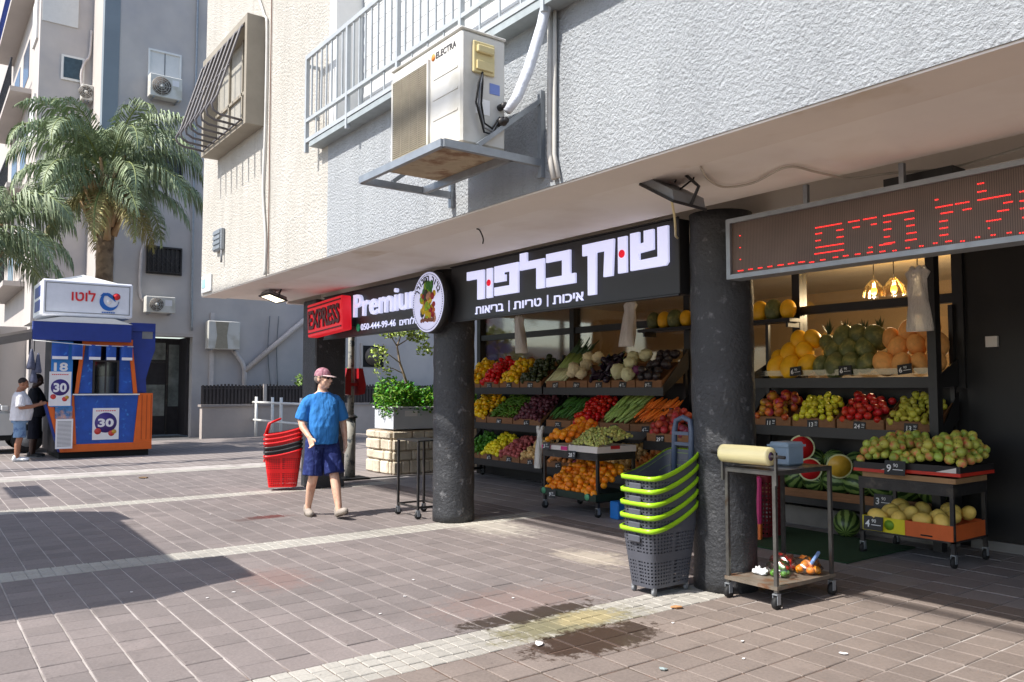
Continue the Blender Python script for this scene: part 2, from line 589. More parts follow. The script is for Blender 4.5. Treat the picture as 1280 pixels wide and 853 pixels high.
def field(items, name, massname, mats, parent, top, label, tl=1.0):
    """items: (x, y, w, d, rot). the nearest become parts of their own, the rest one joined part"""
    items.sort(key=lambda q: q[0] ** 2 + q[1] ** 2)
    cache = {}
    near = items[:top]
    for (x, y, w, d) in near:
        k = (round(w, 3), round(d, 3))
        if k not in cache: cache[k] = slab(*k).mesh(name, mats)
        o = obj(name, cache[k], parent, (x, y, rnd(-.0035, .0015)), (R(rnd(-.5, .5) * tl), R(rnd(-.5, .5) * tl), R(rnd(-.6, .6) * tl)))
    m = MB()
    for (x, y, w, d) in items[top:]:
        m.T = Matrix.Translation((x, y, rnd(-.0015, .001))) @ Euler((R(rnd(-.3, .3) * tl), R(rnd(-.3, .3) * tl), R(rnd(-.3, .3) * tl))).to_matrix().to_4x4()
        sl = slab(w, d)
        m.add(sl.v, sl.f)
    if items[top:]:
        o = m.build(massname, mats, parent)
        tag(o, label, kind='stuff')

BANDS = [-4.03, -7.62, -11.56, -15.4]
BW = .38
pav = []; pavr = []; bnd = []
def rows(x0, x1, nx, y0, y1, py, gx, gy, out, skip=None):
    px = (x1 - x0) / nx
    y = y1
    while y > y0:
        for i in range(nx):
            cx, cy = x0 + (i + .5) * px, y - py / 2
            if seen(cx, cy) and not (skip and skip(cx, cy)):
                out.append((cx, cy, px - gx, py - gy))
        y -= py
rows(BANDS[0] + BW / 2, 2.6, 30, -1, 6.116, .212, .011, .011, pavr)
for a, b_ in ((1, 0), (2, 1), (3, 2)):
    w_ = BANDS[b_] - BANDS[a] - BW
    rows(BANDS[a] + BW / 2, BANDS[b_] - BW / 2, round(w_ / .213), -1, 6.116, .212, .0025, .011, pav)
for bx in BANDS[:3]:
    rows(bx - BW / 2, bx + BW / 2, 4, -1, 6.116, .095, .005, .005, bnd)
rows(BANDS[3] - BW / 2, BANDS[3] + BW / 2, 2, -1, 6.116, .19, .006, .006, bnd)
random.shuffle(pavr)
# both bays share one count of pavers: the 300 nearest become single parts
allp = sorted([(q, 0) for q in pav] + [(q, 1) for q in pavr], key=lambda t: t[0][0] ** 2 + t[0][1] ** 2)
lim = allp[299][0]; lim = lim[0] ** 2 + lim[1] ** 2
field(pavr, 'paver', 'brown_grey_paving', M_paver_r, pavement, sum(1 for q in pavr if q[0] ** 2 + q[1] ** 2 <= lim), 'brownish paving near the bag trolley')
field(pav, 'paver', 'pink_grey_paving', M_paver, pavement, sum(1 for q in pav if q[0] ** 2 + q[1] ** 2 <= lim), 'pinkish grey paving of the middle bays')
field(bnd, 'band_tile', 'cream_paving_bands', M_band, pavement, 200, 'cream tile bands crossing the paving')
fl = []
rows(-12.2, -1.0, 36, 6.12, 8.9, .31, .007, .007, fl)
field(fl, 'floor_tile', 'floor_tiling', M_floor, shop_floor, 60, 'grey tiling of the shaded floor', .3)
# light litter and leaves on the paving
M_litter = mat('litter_paper', C(214, 210, 208), .8, .1)
M_leafdry = mat('dry_leaf', C(176, 128, 84), .8, .2)
def scrap(name, x, y, s, m_, label, cat):
    b = MB(); n = 7
    pts = [(s * rnd(.6, 1.1) * math.cos(2 * PI * i / n), s * rnd(.4, .8) * math.sin(2 * PI * i / n), rnd(.002, s * .25)) for i in range(n)]
    b.add(pts + [(p[0] * .85, p[1] * .85, 0.0) for p in pts] + [(0, 0, s * .3)], [(i, (i + 1) % n, 2 * n) for i in range(n)] + [(i, n + i, n + (i + 1) % n, (i + 1) % n) for i in range(n)])
    tag(b.build(name, m_, None, (x, y, .003), (0, 0, rnd(0, 6))), label, cat)
scrap('crumpled_paper', -3.78, 3.0, .045, M_litter, 'crumpled white paper at the end of the wet stain', 'litter')
scrap('foil_scrap', -3.05, 3.27, .035, mat('foil', C(190, 205, 205), .3, .1, metal=.4), 'small silvery foil scrap on brown joints near the camera', 'litter')
scrap('dry_leaf', -3.83, 4.25, .05, M_leafdry, 'dry tan leaf on the paving in front of the black baskets', 'leaf')
scrap('paper_scrap', -2.62, 4.27, .03, M_litter, 'thin white paper scrap on the paving right of the bag trolley', 'litter')
for i, (x, y) in enumerate([(-6.0, 1.75), (-6.05, 1.95), (-6.5, 1.35), (-5.6, 3.2), (-5.2, 2.9), (-4.9, 2.55), (-2.3, 3.6), (-3.1, 4.0), (-2.9, 3.75), (-3.6, 3.95), (-9.9, 2.9), (-5.0, 4.0), (-4.7, 3.5)]):
    scrap('paper_bit', x, y, .016, M_litter, 'tiny pale bit of litter lying on the paving', 'litter')
    COL.objects[-1]['group'] = 'tiny litter on the paving'
scrap('brown_leaf', -14.5, 3.15, .09, mat('brown_paper', C(120, 96, 70), .8), 'brown scrap on the far cream band near the kiosk', 'litter')

# ------------------------------------------------------------------ the apartment building over the shop
YF = 3.4
bld = thing('apartment_building', 'pale stuccoed apartment building carried on black columns above the shop', 'building', (-12.3, YF, 0))
def bpart(name, m_, *boxes, bev=0):
    b = W(bld)
    for q in boxes: b.box(*q, bev=bev)
    return b.build(name, m_, bld)
bpart('cream_wall', M_stucco_cream, (-12.3, -7.79, YF, YF + .25, 2.85, 9.5))
bpart('blue_wall', M_stucco_blue, (-7.79, 9, YF, YF + .25, 2.85, 4.06))
bpart('end_wall', M_stucco_cream, (-12.3, -12.05, YF + .25, 14, 3.35, 9.5))
bpart('floor_slab', M_ceiling, (-12.3, 9, 4.70, 14, 3.06, 3.34))
bpart('balcony_floor', M_ceiling, (-7.79, 9, YF + .25, 6, 3.9, 4.02))
bpart('roof', M_ceiling, (-12.3, 9, YF, 14, 9.5, 9.7))
bpart('balcony_jamb', M_shutter, (-7.79, -7.62, YF + .001, YF + .34, 4.061, 9.5))
for i in range(62):       # white roller shutter slats behind the railing
    z = 4.05 + i * .075
    if z > 6.9: break
    bpart('shutter_slat', M_shutter, (-7.6, -2.2, YF + .30 + .004 * (i % 2), YF + .33, z, z + .0735))
bpart('back_wall', M_shutter, (-2.19, 9, YF + .30, YF + .4, 4.05, 9.5), (-7.6, -2.2, YF + .3, YF + .4, 6.9, 9.5))
bpart('soffit_edge', mat('soffit_edge_paint', C(232, 225, 216), .8, .06, 1.5, col2=C(198, 180, 154), c2scale=1.3, c2lo=.58, c2hi=.8, spec=.2), (-12.3, 9, YF + .01, YF + .36, 2.838, 2.85))
b = W(bld); b.box(-12.3, 9, YF + .36, 4.70, 2.848, 3.34)
b.build('soffit', M_soffit, bld)
b = W(bld); b.box(-12.3, -12.22, 4.70, 9, 2.82, 3.06); b.build('end_beam', M_soffit, bld)
for cx in (-4.02, -7.85):
    b = W(bld)
    prof = [(.238, -.01), (.238, .02), (.236, 1.0), (.236, 2.0), (.237, 2.8), (.243, 2.84)]
    zz = [-.01 + i * .095 for i in range(31)]
    b.lathe([(.236 + .004 * math.sin(i * 1.7), z) for i, z in enumerate(zz)], 40, (cx, 5.0, 0))
    b.build('column', M_column, bld)
b = W(bld); b.box(-12.0, -11.5, 4.86, 5.36, -.01, 2.84, bev=.02); b.build('column', M_column, bld)
b = W(bld); b.box(-12.3, 9, 5.24, 5.5, 2.86, 3.06); b.build('ceiling_beam', M_ceiling, bld)
# shop interior shell
M_inwall = mat('shop_wall', C(196, 168, 132), .8, .1, 1.5)
bpart('inner_wall', M_inwall, (-12.05, 4, 12.0, 12.2, 0, 3.06), (-12.05, -11.9, 8.2, 12, 0, 3.06), (-2.9, -2.8, 8.3, 12, 0, 3.06))

# shopfront
sf = thing('shopfront', 'black framed glass shopfront behind the fruit displays', 'shopfront', (-7.8, 8.15, 0))
def spart(name, m_, *boxes):
    b = W(sf)
    for q in boxes: b.box(*q)
    return b.build(name, m_, sf)
spart('lower_wall', M_blackwall, (-11.9, -3.62, 8.14, 8.22, 0, 1.5))
PX = [-11.85, -9.33, -7.05, -5.43, -3.66]
for x in PX: spart('mullion', M_black, (x - .05, x + .05, 8.06, 8.2, 0 if x < -11 else 1.5, 3.06))
for i in range(4):
    a, b_ = PX[i] + .05, PX[i + 1] - .05
    spart('transom', M_black, (a, b_, 8.08, 8.18, 2.33, 2.42))
    spart('bottom_rail', M_black, (a, b_, 8.08, 8.18, 1.5, 1.56))
    spart('pane', M_glass, (a, b_, 8.125, 8.135, 1.56, 2.33))
    spart('pane', M_glass, (a, b_, 8.125, 8.135, 2.42, 3.06))
spart('black_panel', M_blackwall, (-3.61, -2.62, 8.10, 8.2, .09, 3.06), (-2.60, -1.5, 8.10, 8.2, .09, 3.06), (-1.48, 6, 8.10, 8.2, .09, 3.06))
spart('skirting', mat('grey_skirting', C(120, 118, 116), .7), (-3.61, 6, 8.07, 8.2, 0, .085))
spart('door_frame', M_black, (-2.62, -2.56, 8.06, 8.1, .09, 2.5), (-1.5, -1.44, 8.06, 8.1, .09, 2.5), (-2.62, -1.44, 8.06, 8.1, 2.5, 2.56))
spart('switch_box', M_white, (-3.42, -3.32, 8.06, 8.1, 1.88, 1.98))
spart('handle', M_steel, (-2.5, -2.47, 8.0, 8.03, 1.0, 1.5), (-2.5, -2.47, 8.03, 8.1, 1.02, 1.05), (-2.5, -2.47, 8.03, 8.1, 1.45, 1.48))
for (px_, nm) in ((-5.02, 'left'), (-4.78, 'right')):
    t = thing('pendant_lamp', f'lit glass pendant lamp inside the shop, the {nm} one of the pair', 'lamp', (px_, 9.0, 2.56), group='pendant lamps in the shop')
    b = MB(); b.lathe([(.13, 0), (.125, .05), (.10, .12), (.05, .18), (.03, .2)], 20, caps=False); b.build('shade', glass_mat('amber_glass', (1, .72, .3), .15, .1), t)
    b = MB(); b.ball((0, 0, .07), .035, rz=.05); b.build('bulb', mat('bulb', C(255, 220, 150), emit=(1, .62, .25), est=2.2), t)
    b = MB(); b.tube([(0, 0, .2), (0, 0, .5)], .006, 6); b.build('cord', M_black, t)
    ld = bpy.data.lights.new('pendant_light', 'POINT'); ld.energy = 45; ld.color = (1, .74, .45); ld.shadow_soft_size = .05
    lo = bpy.data.objects.new('pendant_light', ld); COL.objects.link(lo); lo.parent = t; lo.location = (0, 0, -.06)
# ------------------------------------------------------------------ signs
def fascia(name, label, x0, x1, z0, z1, y0=4.76, y1=4.9):
    t = thing(name, label, 'sign', ((x0 + x1) / 2, y0, z0))
    b = W(t); b.box(x0, x1, y0 + .012, y1, z0, z1, bev=.006); b.build('board', M_signblack, t)
    b = W(t)
    for q in ((x0, x1, y0, y0 + .02, z0 - .012, z0), (x0, x1, y0, y0 + .02, z1, z1 + .012)): b.box(*q)
    b.build('trim', M_black, t)
    return t
s1 = fascia('shop_sign', 'black fascia sign with large lit white Hebrew letters and red dots', -7.56, -4.24, 2.23, 2.825)
LET = {
    'shin': [(-4.33, 2.78), (-4.33, 2.49), (-4.355, 2.465), (-4.745, 2.465), (-4.745, 2.775), (-4.645, 2.775), (-4.645, 2.675), (-4.59, 2.68), (-4.59, 2.775), (-4.485, 2.775), (-4.485, 2.61), (-4.645, 2.60), (-4.645, 2.54), (-4.44, 2.545), (-4.44, 2.78)],
    'vav': [(-4.79, 2.765), (-4.79, 2.46), (-4.89, 2.46), (-4.89, 2.765)],
    'qof': [(-4.94, 2.765), (-4.96, 2.45), (-5.07, 2.45), (-5.055, 2.675), (-5.165, 2.675), (-5.17, 2.31), (-5.27, 2.31), (-5.27, 2.665), (-5.34, 2.665), (-5.34, 2.765)],
    'bet': [(-5.51, 2.75), (-5.51, 2.53), (-5.44, 2.53), (-5.44, 2.44), (-5.85, 2.44), (-5.85, 2.525), (-5.62, 2.525), (-5.62, 2.67), (-5.85, 2.67), (-5.85, 2.75)],
    'lamed': [(-6.26, 2.81), (-6.15, 2.81), (-6.15, 2.72), (-5.885, 2.72), (-5.885, 2.44), (-6.0, 2.44), (-6.0, 2.645), (-6.26, 2.645)],
    'pe': [(-6.29, 2.735), (-6.29, 2.435), (-6.69, 2.435), (-6.69, 2.52), (-6.43, 2.52), (-6.43, 2.66), (-6.54, 2.66), (-6.54, 2.635), (-6.50, 2.635), (-6.50, 2.57), (-6.69, 2.57), (-6.69, 2.735)],
    'vav2': [(-6.735, 2.73), (-6.735, 2.425), (-6.83, 2.425), (-6.83, 2.73)],
    'resh': [(-6.88, 2.73), (-6.88, 2.425), (-7.0, 2.425), (-7.0, 2.645), (-7.2, 2.645), (-7.2, 2.735)],
}
for k_, poly in LET.items():
    b = W(s1); b.prism(poly, 'y', 4.742, 4.764); b.build('letter', [M_glow], s1)
for dx, dz in ((-4.84, 2.62), (-6.783, 2.58)):
    b = W(s1); b.lathe([(.034, 0), (.034, .006)], 20, (dx, 4.741, dz), ax='y'); b.build('red_dot', M_glow_red, s1)
def on(parent, x, y, z):
    return Vector((x, y, z)) - parent.location
# the small line: quality | freshness | healthy (the last letter's foot is added as a small bar)
for (word, xa, xb) in (('חוכיא', -5.76, -5.35), ('חוירט', -6.37, -5.95), ('חואירב', -7.05, -6.56)):
    o = text('lettering', word, .1, M_glow, s1, on(s1, (xa + xb) / 2, 4.765, 2.275), RY, .004, .0015, fit=(xb - xa, .078))
    b = W(s1); b.box(xa - .018, xa + .016, 4.761, 4.769, 2.275, 2.289); b.build('letter_foot', M_glow, s1)
b = W(s1)
for x in (-5.855, -6.465): b.box(x - .005, x + .005, 4.76, 4.77, 2.26, 2.37)
b.build('divider', M_glow, s1)

s2 = fascia('premium_sign', 'dark fascia sign reading Premium with a phone number between columns', -11.0, -8.06, 2.20, 2.80)
text('lettering', 'Premium', .4, M_glow, s2, on(s2, -9.0, 4.745, 2.44), RY, .02, .003, fit=(1.88, .30))
text('lettering', '050-444-99-46', .1, M_glow, s2, on(s2, -9.30, 4.765, 2.26), RY, .004, .001, fit=(.96, .085))
text('lettering', 'םיחולשמ', .1, M_glow, s2, on(s2, -8.43, 4.765, 2.26), RY, .004, .001, fit=(.58, .085))
b = W(s2); b.lathe([(.05, 0), (.05, .006)], 20, (-9.86, 4.766, 2.30), ax='y'); b.build('phone_badge', mat('green_badge', C(20, 120, 84), .5, emit=C(20, 140, 90), est=.2), s2)
t = thing('express_sign', 'red projecting box sign reading EXPRESS', 'sign', (-10.40, 4.60, 2.47))
t.rotation_euler = (0, R(-4.2), R(5))
b = MB(); b.box(-.48, .48, -.09, .06, -.23, .23, bev=.012); b.build('box', M_red, t)
b = MB()
b.box(-.46, .46, -.102, -.088, .172, .19); b.box(-.46, .46, -.102, -.088, -.19, -.172); b.build('stripe', M_darkred, t)
text('lettering', 'EXPRESS', .3, M_darkred, t, (0, -.098, -.135), RY, .008, .008, fit=(.86, .27))
b = MB(); b.box(-.45, .45, .061, .15, -.18, .18); b.build('back_plate', M_black, t)

t = thing('round_sign', 'round white lightbox sign with a fruit basket picture on the column', 'sign', (-7.80, 4.62, 2.46))
b = MB(); b.lathe([(.352, -.10), (.352, -.01), (.345, 0)], 48, (0, 0, 0), ax='y'); b.build('case', M_signblack, t)
b = MB(); b.lathe([(.338, .0), (.338, .004)], 48, ax='y'); b.build('face', mat('lit_face', C(222, 222, 240), .4, .02, emit=C(200, 203, 240), est=.38), t)
b = MB()
for i in range(72):
    a0 = 2 * PI * i / 72; a1 = a0 + .055
    b.prism([(r_ * math.cos(a), r_ * math.sin(a)) for r_, a in ((.312, a0), (.318, a0), (.318, a1), (.312, a1))], 'y', -.0075, -.003)
b.build('dashed_ring', M_signblack, t)
arc = 'ברוך המבורך'
for i, ch in enumerate(arc):
    if ch == ' ': continue
    a = R(90 - 62 + i * 12.4)
    text('letter', ch, .10, M_signblack, t, (.235 * math.cos(a), -.007, .235 * math.sin(a)), (R(90), -(a - PI / 2), 0), .002, .003)
# the basket of fruit is a print: small flat discs of colour
import colorsys
b_cols = {'leaf': C(60, 130, 40), 'yel': C(226, 190, 30), 'org': C(220, 110, 30), 'red': C(170, 36, 40), 'dk': C(60, 60, 40), 'wood': C(140, 80, 50), 'lime': C(150, 190, 40), 'pink': C(210, 150, 120)}
PM = {k_: mat('print_' + k_, v, .5, .25, 40) for k_, v in b_cols.items()}
rs = random.Random(5)
lay = 0
def disc(x, z, r, m_, sq=1.0):
    global lay
    lay += 1
    y = -.005 - lay * .00008
    b = MB(); b.lathe([(r, 0), (r, .0008)], 10, (0, 0, 0), ax='y')
    b.v = [Vector((v.x + x, v.y + y, v.z * sq + z)) for v in b.v]
    b.build('print_spot', m_, t)
for i in range(12): disc(rs.uniform(-.09, .09), rs.uniform(.08, .2), rs.uniform(.03, .055), PM[rs.choice(['leaf', 'leaf', 'lime'])], 1.5)
for i in range(46):
    x, z = rs.uniform(-.15, .15), rs.uniform(-.2, .1)
    disc(x, z, rs.uniform(.025, .05), PM[rs.choice(['org', 'red', 'yel', 'dk', 'lime'] if x < .02 else ['org', 'yel', 'red', 'pink'])])
for i in range(9): disc(-.02 + rs.uniform(-.04, .06), rs.uniform(-.18, -.02), .035, PM[rs.choice(['yel', 'lime'])])
for i in range(12): disc(-.13 + i * .0236, -.205 + rs.uniform(-.01, .01), .022, PM['wood'])
disc(.01, .06, .04, PM['pink'])

# LED message board
led = thing('led_board', 'long dark LED message board with red scrolling Hebrew dashes', 'sign', (-2.3, 4.7, 2.29))
X0, X1, Z0, Z1 = -3.70, -.55, 2.285, 2.70
def led_mat():
    m, nt, b, out = newmat('led_panel')
    N = NB(nt)
    p = N.node('ShaderNodeNewGeometry').outputs['Position']
    w = N.node('ShaderNodeTexWave'); w.wave_type = 'BANDS'; w.bands_direction = 'X'
    N.put(w.inputs['Vector'], p); w.inputs['Scale'].default_value = 26; w.inputs['Distortion'].default_value = 0
    col = N.mix(w.outputs['Fac'], C(88, 72, 63), C(118, 99, 88))
    col = N.scale(col, N.rng(N.noise(p, 4, 3), .3, .7, .85, 1.1))
    N.put(b.inputs['Base Color'], col); b.inputs['Roughness'].default_value = .55
    return m
b = W(led); b.box(X0 + .02, X1, 4.70, 4.82, Z0 + .02, Z1 - .02); b.build('panel', led_mat(), led)
b = W(led)
b.box(X0, X1, 4.675, 4.83, Z0 - .01, Z0 + .022); b.box(X0, X1, 4.675, 4.83, Z1 - .022, Z1 + .01); b.box(X0 - .012, X0 + .022, 4.676, 4.829, Z0 - .009, Z1 + .009)
b.build('frame', M_galv, led)
M_led = mat('led_red', C(255, 60, 50), emit=C(255, 40, 40), est=1.5)
SEG = [(-3.01,2.54,-2.82,2.54),(-3.01,2.5,-2.96,2.5),(-2.86,2.5,-2.81,2.5),(-3.01,2.455,-2.97,2.455),(-2.86,2.455,-2.81,2.455),(-3.01,2.41,-2.81,2.41),(-3.02,2.37,-2.81,2.37),(-2.78,2.54,-2.7,2.54),(-2.75,2.5,-2.7,2.5),(-2.68,2.54,-2.59,2.54),(-2.63,2.5,-2.59,2.5),(-2.65,2.36,-2.62,2.36),(-2.58,2.365,-2.5,2.365),(-2.55,2.54,-2.36,2.54),(-2.55,2.5,-2.5,2.5),(-2.55,2.455,-2.5,2.455),(-2.55,2.41,-2.51,2.41),(-2.55,2.37,-2.48,2.37),(-2.42,2.495,-2.36,2.495),(-2.41,2.455,-2.36,2.455),(-2.41,2.41,-2.35,2.41),(-2.42,2.37,-2.35,2.37),(-2.24,2.58,-2.22,2.58),(-2.24,2.535,-2.14,2.535),(-2.13,2.535,-2.05,2.535),(-2.21,2.495,-2.14,2.495),(-2.09,2.495,-2.04,2.495),(-2.22,2.45,-2.17,2.45),(-2.22,2.41,-2.17,2.41),(-2.22,2.37,-2.17,2.37),(-2.01,2.625,-1.97,2.625),(-2.01,2.58,-1.96,2.58),(-2.01,2.535,-1.84,2.535),(-1.88,2.495,-1.83,2.495),(-1.91,2.455,-1.85,2.455),(-1.97,2.41,-1.89,2.41),(-1.96,2.37,-1.95,2.37),(-1.8,2.54,-1.72,2.54),(-1.8,2.49,-1.74,2.49),(-1.8,2.45,-1.76,2.45),(-1.79,2.4,-1.74,2.4),(-3.63,2.33,-3.58,2.33),(-3.54,2.33,-3.5,2.33),(-3.46,2.33,-3.42,2.33),(-3.38,2.33,-3.34,2.33),(-3.3,2.33,-3.25,2.33),(-3.22,2.33,-3.17,2.33),(-3.14,2.33,-3.09,2.33),(-3.06,2.32,-3.02,2.32),(-2.98,2.325,-2.94,2.325),(-2.89,2.33,-2.85,2.33),(-2.82,2.33,-2.78,2.33),(-2.74,2.33,-2.7,2.33),(-2.66,2.33,-2.62,2.33),(-2.58,2.325,-2.54,2.325),(-2.5,2.32,-2.47,2.32),(-2.42,2.325,-2.39,2.325),(-2.34,2.325,-2.31,2.325),(-2.26,2.33,-2.23,2.33),(-2.19,2.33,-2.15,2.33),(-2.11,2.32,-2.08,2.32),(-2.03,2.33,-2.0,2.33),(-1.95,2.33,-1.92,2.33),(-1.87,2.33,-1.84,2.33),(-1.81,2.32,-1.78,2.32),(-3.61,2.58,-3.6,2.58),(-3.61,2.495,-3.6,2.495),(-3.61,2.41,-3.6,2.41)]
for (xa, za, xb, zb) in SEG:
    b = W(led)
    n = max(1, int(round((xb - xa) / .0125)))
    for i in range(n):
        x = xa + (xb - xa) * (i + .5) / n; z = za + (zb - za) * (i + .5) / n
        b.box(x - .0035, x + .0035, 4.695, 4.7015, z - .0026, z + .0026)
    b.build('lit_dashes', M_led, led)
b = W(led)
for x in (-3.1, -2.45, -1.6): b.box(x - .015, x + .015, 4.73, 4.76, Z1 + .01, 2.85)
b.build('hanger', M_galv, led)
b = W(led); b.box(-2.62, -2.2, 4.84, 5.0, 2.71, 2.80); b.build('power_box', M_black, led)

# flood lamps under the soffit
def flood(name, label, loc, rot, lit):
    t = thing(name, label, 'lamp', loc)
    t.rotation_euler = rot
    b = MB(); b.prism([(-.19, 0), (.19, 0), (.14, .05), (-.14, .05)], 'y', -.13, .13); b.build('housing', M_dark if not lit else M_grey, t)
    b = MB()
    for q in ((-.20, .20, -.14, -.115, -.018, .0), (-.20, .20, .115, .14, -.018, .0), (-.20, -.175, -.115, .115, -.018, .0), (.175, .20, -.115, .115, -.018, .0)): b.box(*q)
    b.build('rim', M_black, t)
    b = MB(); b.box(-.175, .175, -.115, .115, -.012, -.002)
    b.build('lens', mat('lens_' + name, C(230, 225, 205), .3, .02, emit=(1, .86, .6), est=lit), t)
    b = MB(); b.tube([(-.205, 0, .0), (-.21, 0, .12), (-.05, 0, .15), (.05, 0, .15), (.21, 0, .12), (.205, 0, 0)], .011, 6); b.build('bracket', M_black, t)
    b = MB(); b.tube([(.02, .02, .05), (.06, .06, .14), (.0, .1, .2), (-.07, .04, .14), (-.03, 0, .08)], .006, 6); b.build('cable', M_dark, t)
    return t
flood('flood_lamp', 'black flood lamp tilted under the soffit beside the near column', (-3.53, 3.92, 2.745), (R(-6), R(28), R(-10)), 1.2)
flood('soffit_lamp', 'lit square flood lamp under the far end of the soffit', (-10.9, 3.98, 2.745), (R(-18), 0, R(0)), 2.2)
def cable(name, label, pts, r, m_, cat='cable', n=6):
    # smooth the polyline
    P = [Vector(p) for p in pts]
    out = []
    for i in range(len(P) - 1):
        p0, p1, p2, p3 = P[max(i - 1, 0)], P[i], P[i + 1], P[min(i + 2, len(P) - 1)]
        for k_ in range(6):
            t_ = k_ / 6
            out.append(.5 * ((2 * p1) + (p2 - p0) * t_ + (2 * p0 - 5 * p1 + 4 * p2 - p3) * t_ ** 2 + (3 * p1 - p0 - 3 * p2 + p3) * t_ ** 3))
    out.append(P[-1])
    b = MB(); b.tube([p - P[0] for p in out], r, n)
    return tag(b.build(name, m_, None, P[0]), label, cat)
M_cable = mat('pale_cable', C(190, 184, 172), .6)
CABLE1 = [(-3.18, 3.78, 2.83), (-3.33, 4.02, 2.83), (-3.41, 4.28, 2.83), (-3.23, 4.35, 2.83), (-2.87, 4.2, 2.83), (-2.83, 4.44, 2.83), (-2.79, 4.74, 2.83), (-2.58, 4.83, 2.83), (-2.32, 5.0, 2.83), (-2.08, 4.97, 2.83), (-1.84, 4.9, 2.83)]
cable('soffit_cable', 'pale cable looping along the soffit above the message board', CABLE1, .008, M_cable)
cable('lamp_cable', 'yellowed cable hanging from the soffit down to the black sign', [(-3.82, 4.22, 2.84), (-3.88, 4.32, 2.73), (-3.96, 4.42, 2.66), (-4.12, 4.60, 2.65), (-4.22, 4.735, 2.66)], .009, mat('yellow_cable', C(216, 205, 160), .5))
cable('loose_wire', 'short loose wire end hanging from the soffit', [(-5.62, 3.80, 2.845), (-5.6, 3.82, 2.83), (-5.58, 3.84, 2.76), (-5.6, 3.85, 2.72)], .006, M_dark)

# ------------------------------------------------------------------ facade fittings
# large air conditioner on a steel tray
ac = thing('air_conditioner', 'large white air conditioner on a steel bracket over the shop sign', 'air conditioner', (-4.73, 2.93, 3.03))
ax0, ax1, ay0, ay1, az0, az1 = -5.18, -4.245, 2.75, 3.10, 3.06, 3.80
b = W(ac); b.box(ax0, ax1, ay0, ay1, az0, az1, bev=.015); b.build('case', M_acwhite, ac)
b = W(ac); b.box(ax0 - .005, ax1 + .005, ay0 - .006, ay1 + .005, az1 + .001, az1 + .018, bev=.006); b.build('lid', M_acwhite, ac)
b = W(ac)
gx0, gx1, gz0, gz1 = ax0 + .05, ax0 + .53, az0 + .07, az1 - .10
b.box(gx0, gx1, ay0 - .004, ay0 - .001, gz0, gz1)
b.build('grille_back', mat('grille_dark', C(92, 82, 66), .8), ac)
b = W(ac)
for q in ((gx0 - .02, gx1 + .02, gz0 - .02, gz0), (gx0 - .02, gx1 + .02, gz1, gz1 + .02), (gx0 - .02, gx0, gz0, gz1), (gx1, gx1 + .02, gz0, gz1)):
    b.box(q[0], q[1], ay0 - .018, ay0 - .0005, q[2], q[3])
b.build('grille_frame', M_acwhite, ac)
b = W(ac)
z = gz0 + .008
while z < gz1:
    b.box(gx0, gx1, ay0 - .014, ay0 - .005, z, z + .007); z += .0145
for i in range(1, 4):
    x = gx0 + (gx1 - gx0) * i / 4; b.box(x - .002, x + .002, ay0 - .0175, ay0 - .0142, gz0, gz1)
tag(b.build('grille_louvres', M_acgrille, ac), kind='stuff')
for zz in (az0 + .22, az0 + .36, az0 + .5):
    b = W(ac); b.box(gx1 + .06, ax1 - .04, ay0 - .004, ay0 - .0005, zz, zz + .012); b.build('rib', M_acwhite, ac)
text('lettering', 'ELECTRA', .08, mat('print_dark', C(60, 56, 58), .6), ac, on(ac, -4.43, 2.748, 3.70), RY, .001, .001, fit=(.25, .043))
b = W(ac); b.lathe([(.024, 0), (.024, .002)], 16, (-4.59, 2.749, 3.72), ax='y'); b.build('logo', mat('logo_orange', C(226, 130, 40), .5), ac)
b = W(ac); b.box(ax1 + .001, ax1 + .02, 2.83, 3.0, 3.53, 3.74, bev=.006); b.build('valve_cover', M_beige_pl, ac)
b = W(ac); b.box(ax1 + .02, ax1 + .045, 2.85, 2.98, 3.66, 3.71, bev=.006); b.box(ax1 + .02, ax1 + .035, 2.85, 2.98, 3.55, 3.61, bev=.004); b.build('cover_handle', M_beige_pl, ac)
b = W(ac); b.box(ax1 + .0005, ax1 + .003, 2.97, 3.05, 3.42, 3.49); b.build('sticker', mat('blue_sticker', C(110, 130, 190), .6), ac)
b = W(ac); b.box(ax1 + .0005, ax1 + .003, 2.86, 2.97, 3.27, 3.37); b.build('sticker', M_whiteplastic, ac)
for k_ in range(3):
    b = W(ac)
    b.tube([(ax1 + .02, 2.9, 3.54), (ax1 + .05, 2.88 - .015 * k_, 3.45), (ax1 + .05, 2.87 - .02 * k_, 3.32), (ax1 + .04, 2.90, 3.2 - .03 * k_), (ax1 + .03, 2.97, 3.18 - .02 * k_), (ax1 + .02, 3.04, 3.27)], .007, 6)
    b.build('wire', [M_dark, M_grey, M_dark][k_], ac)
b = W(ac)
b.lathe([(.03, -.0), (.03, .05), (.02, .05), (.02, .08)], 12, (ax1, 3.05, 3.24), ax='x'); b.lathe([(.022, 0), (.022, .07)], 12, (ax1, 3.05, 3.34), ax='x')
b.build('valve', M_darksteel, ac)
b = W(ac)
b.tube([(ax1 + .07, 3.06, 3.30), (ax1 + .10, 3.12, 3.40), (ax1 + .12, 3.2, 3.6), (ax1 + .16, 3.28, 3.9), (ax1 + .2, 3.33, 4.2), (ax1 + .24, 3.35, 4.8)], [.028, .035, .037, .036, .038, .036], 10)
b.build('insulated_pipe', mat('white_wrap', C(214, 218, 226), .6, .1, 20, .01, 30), ac)
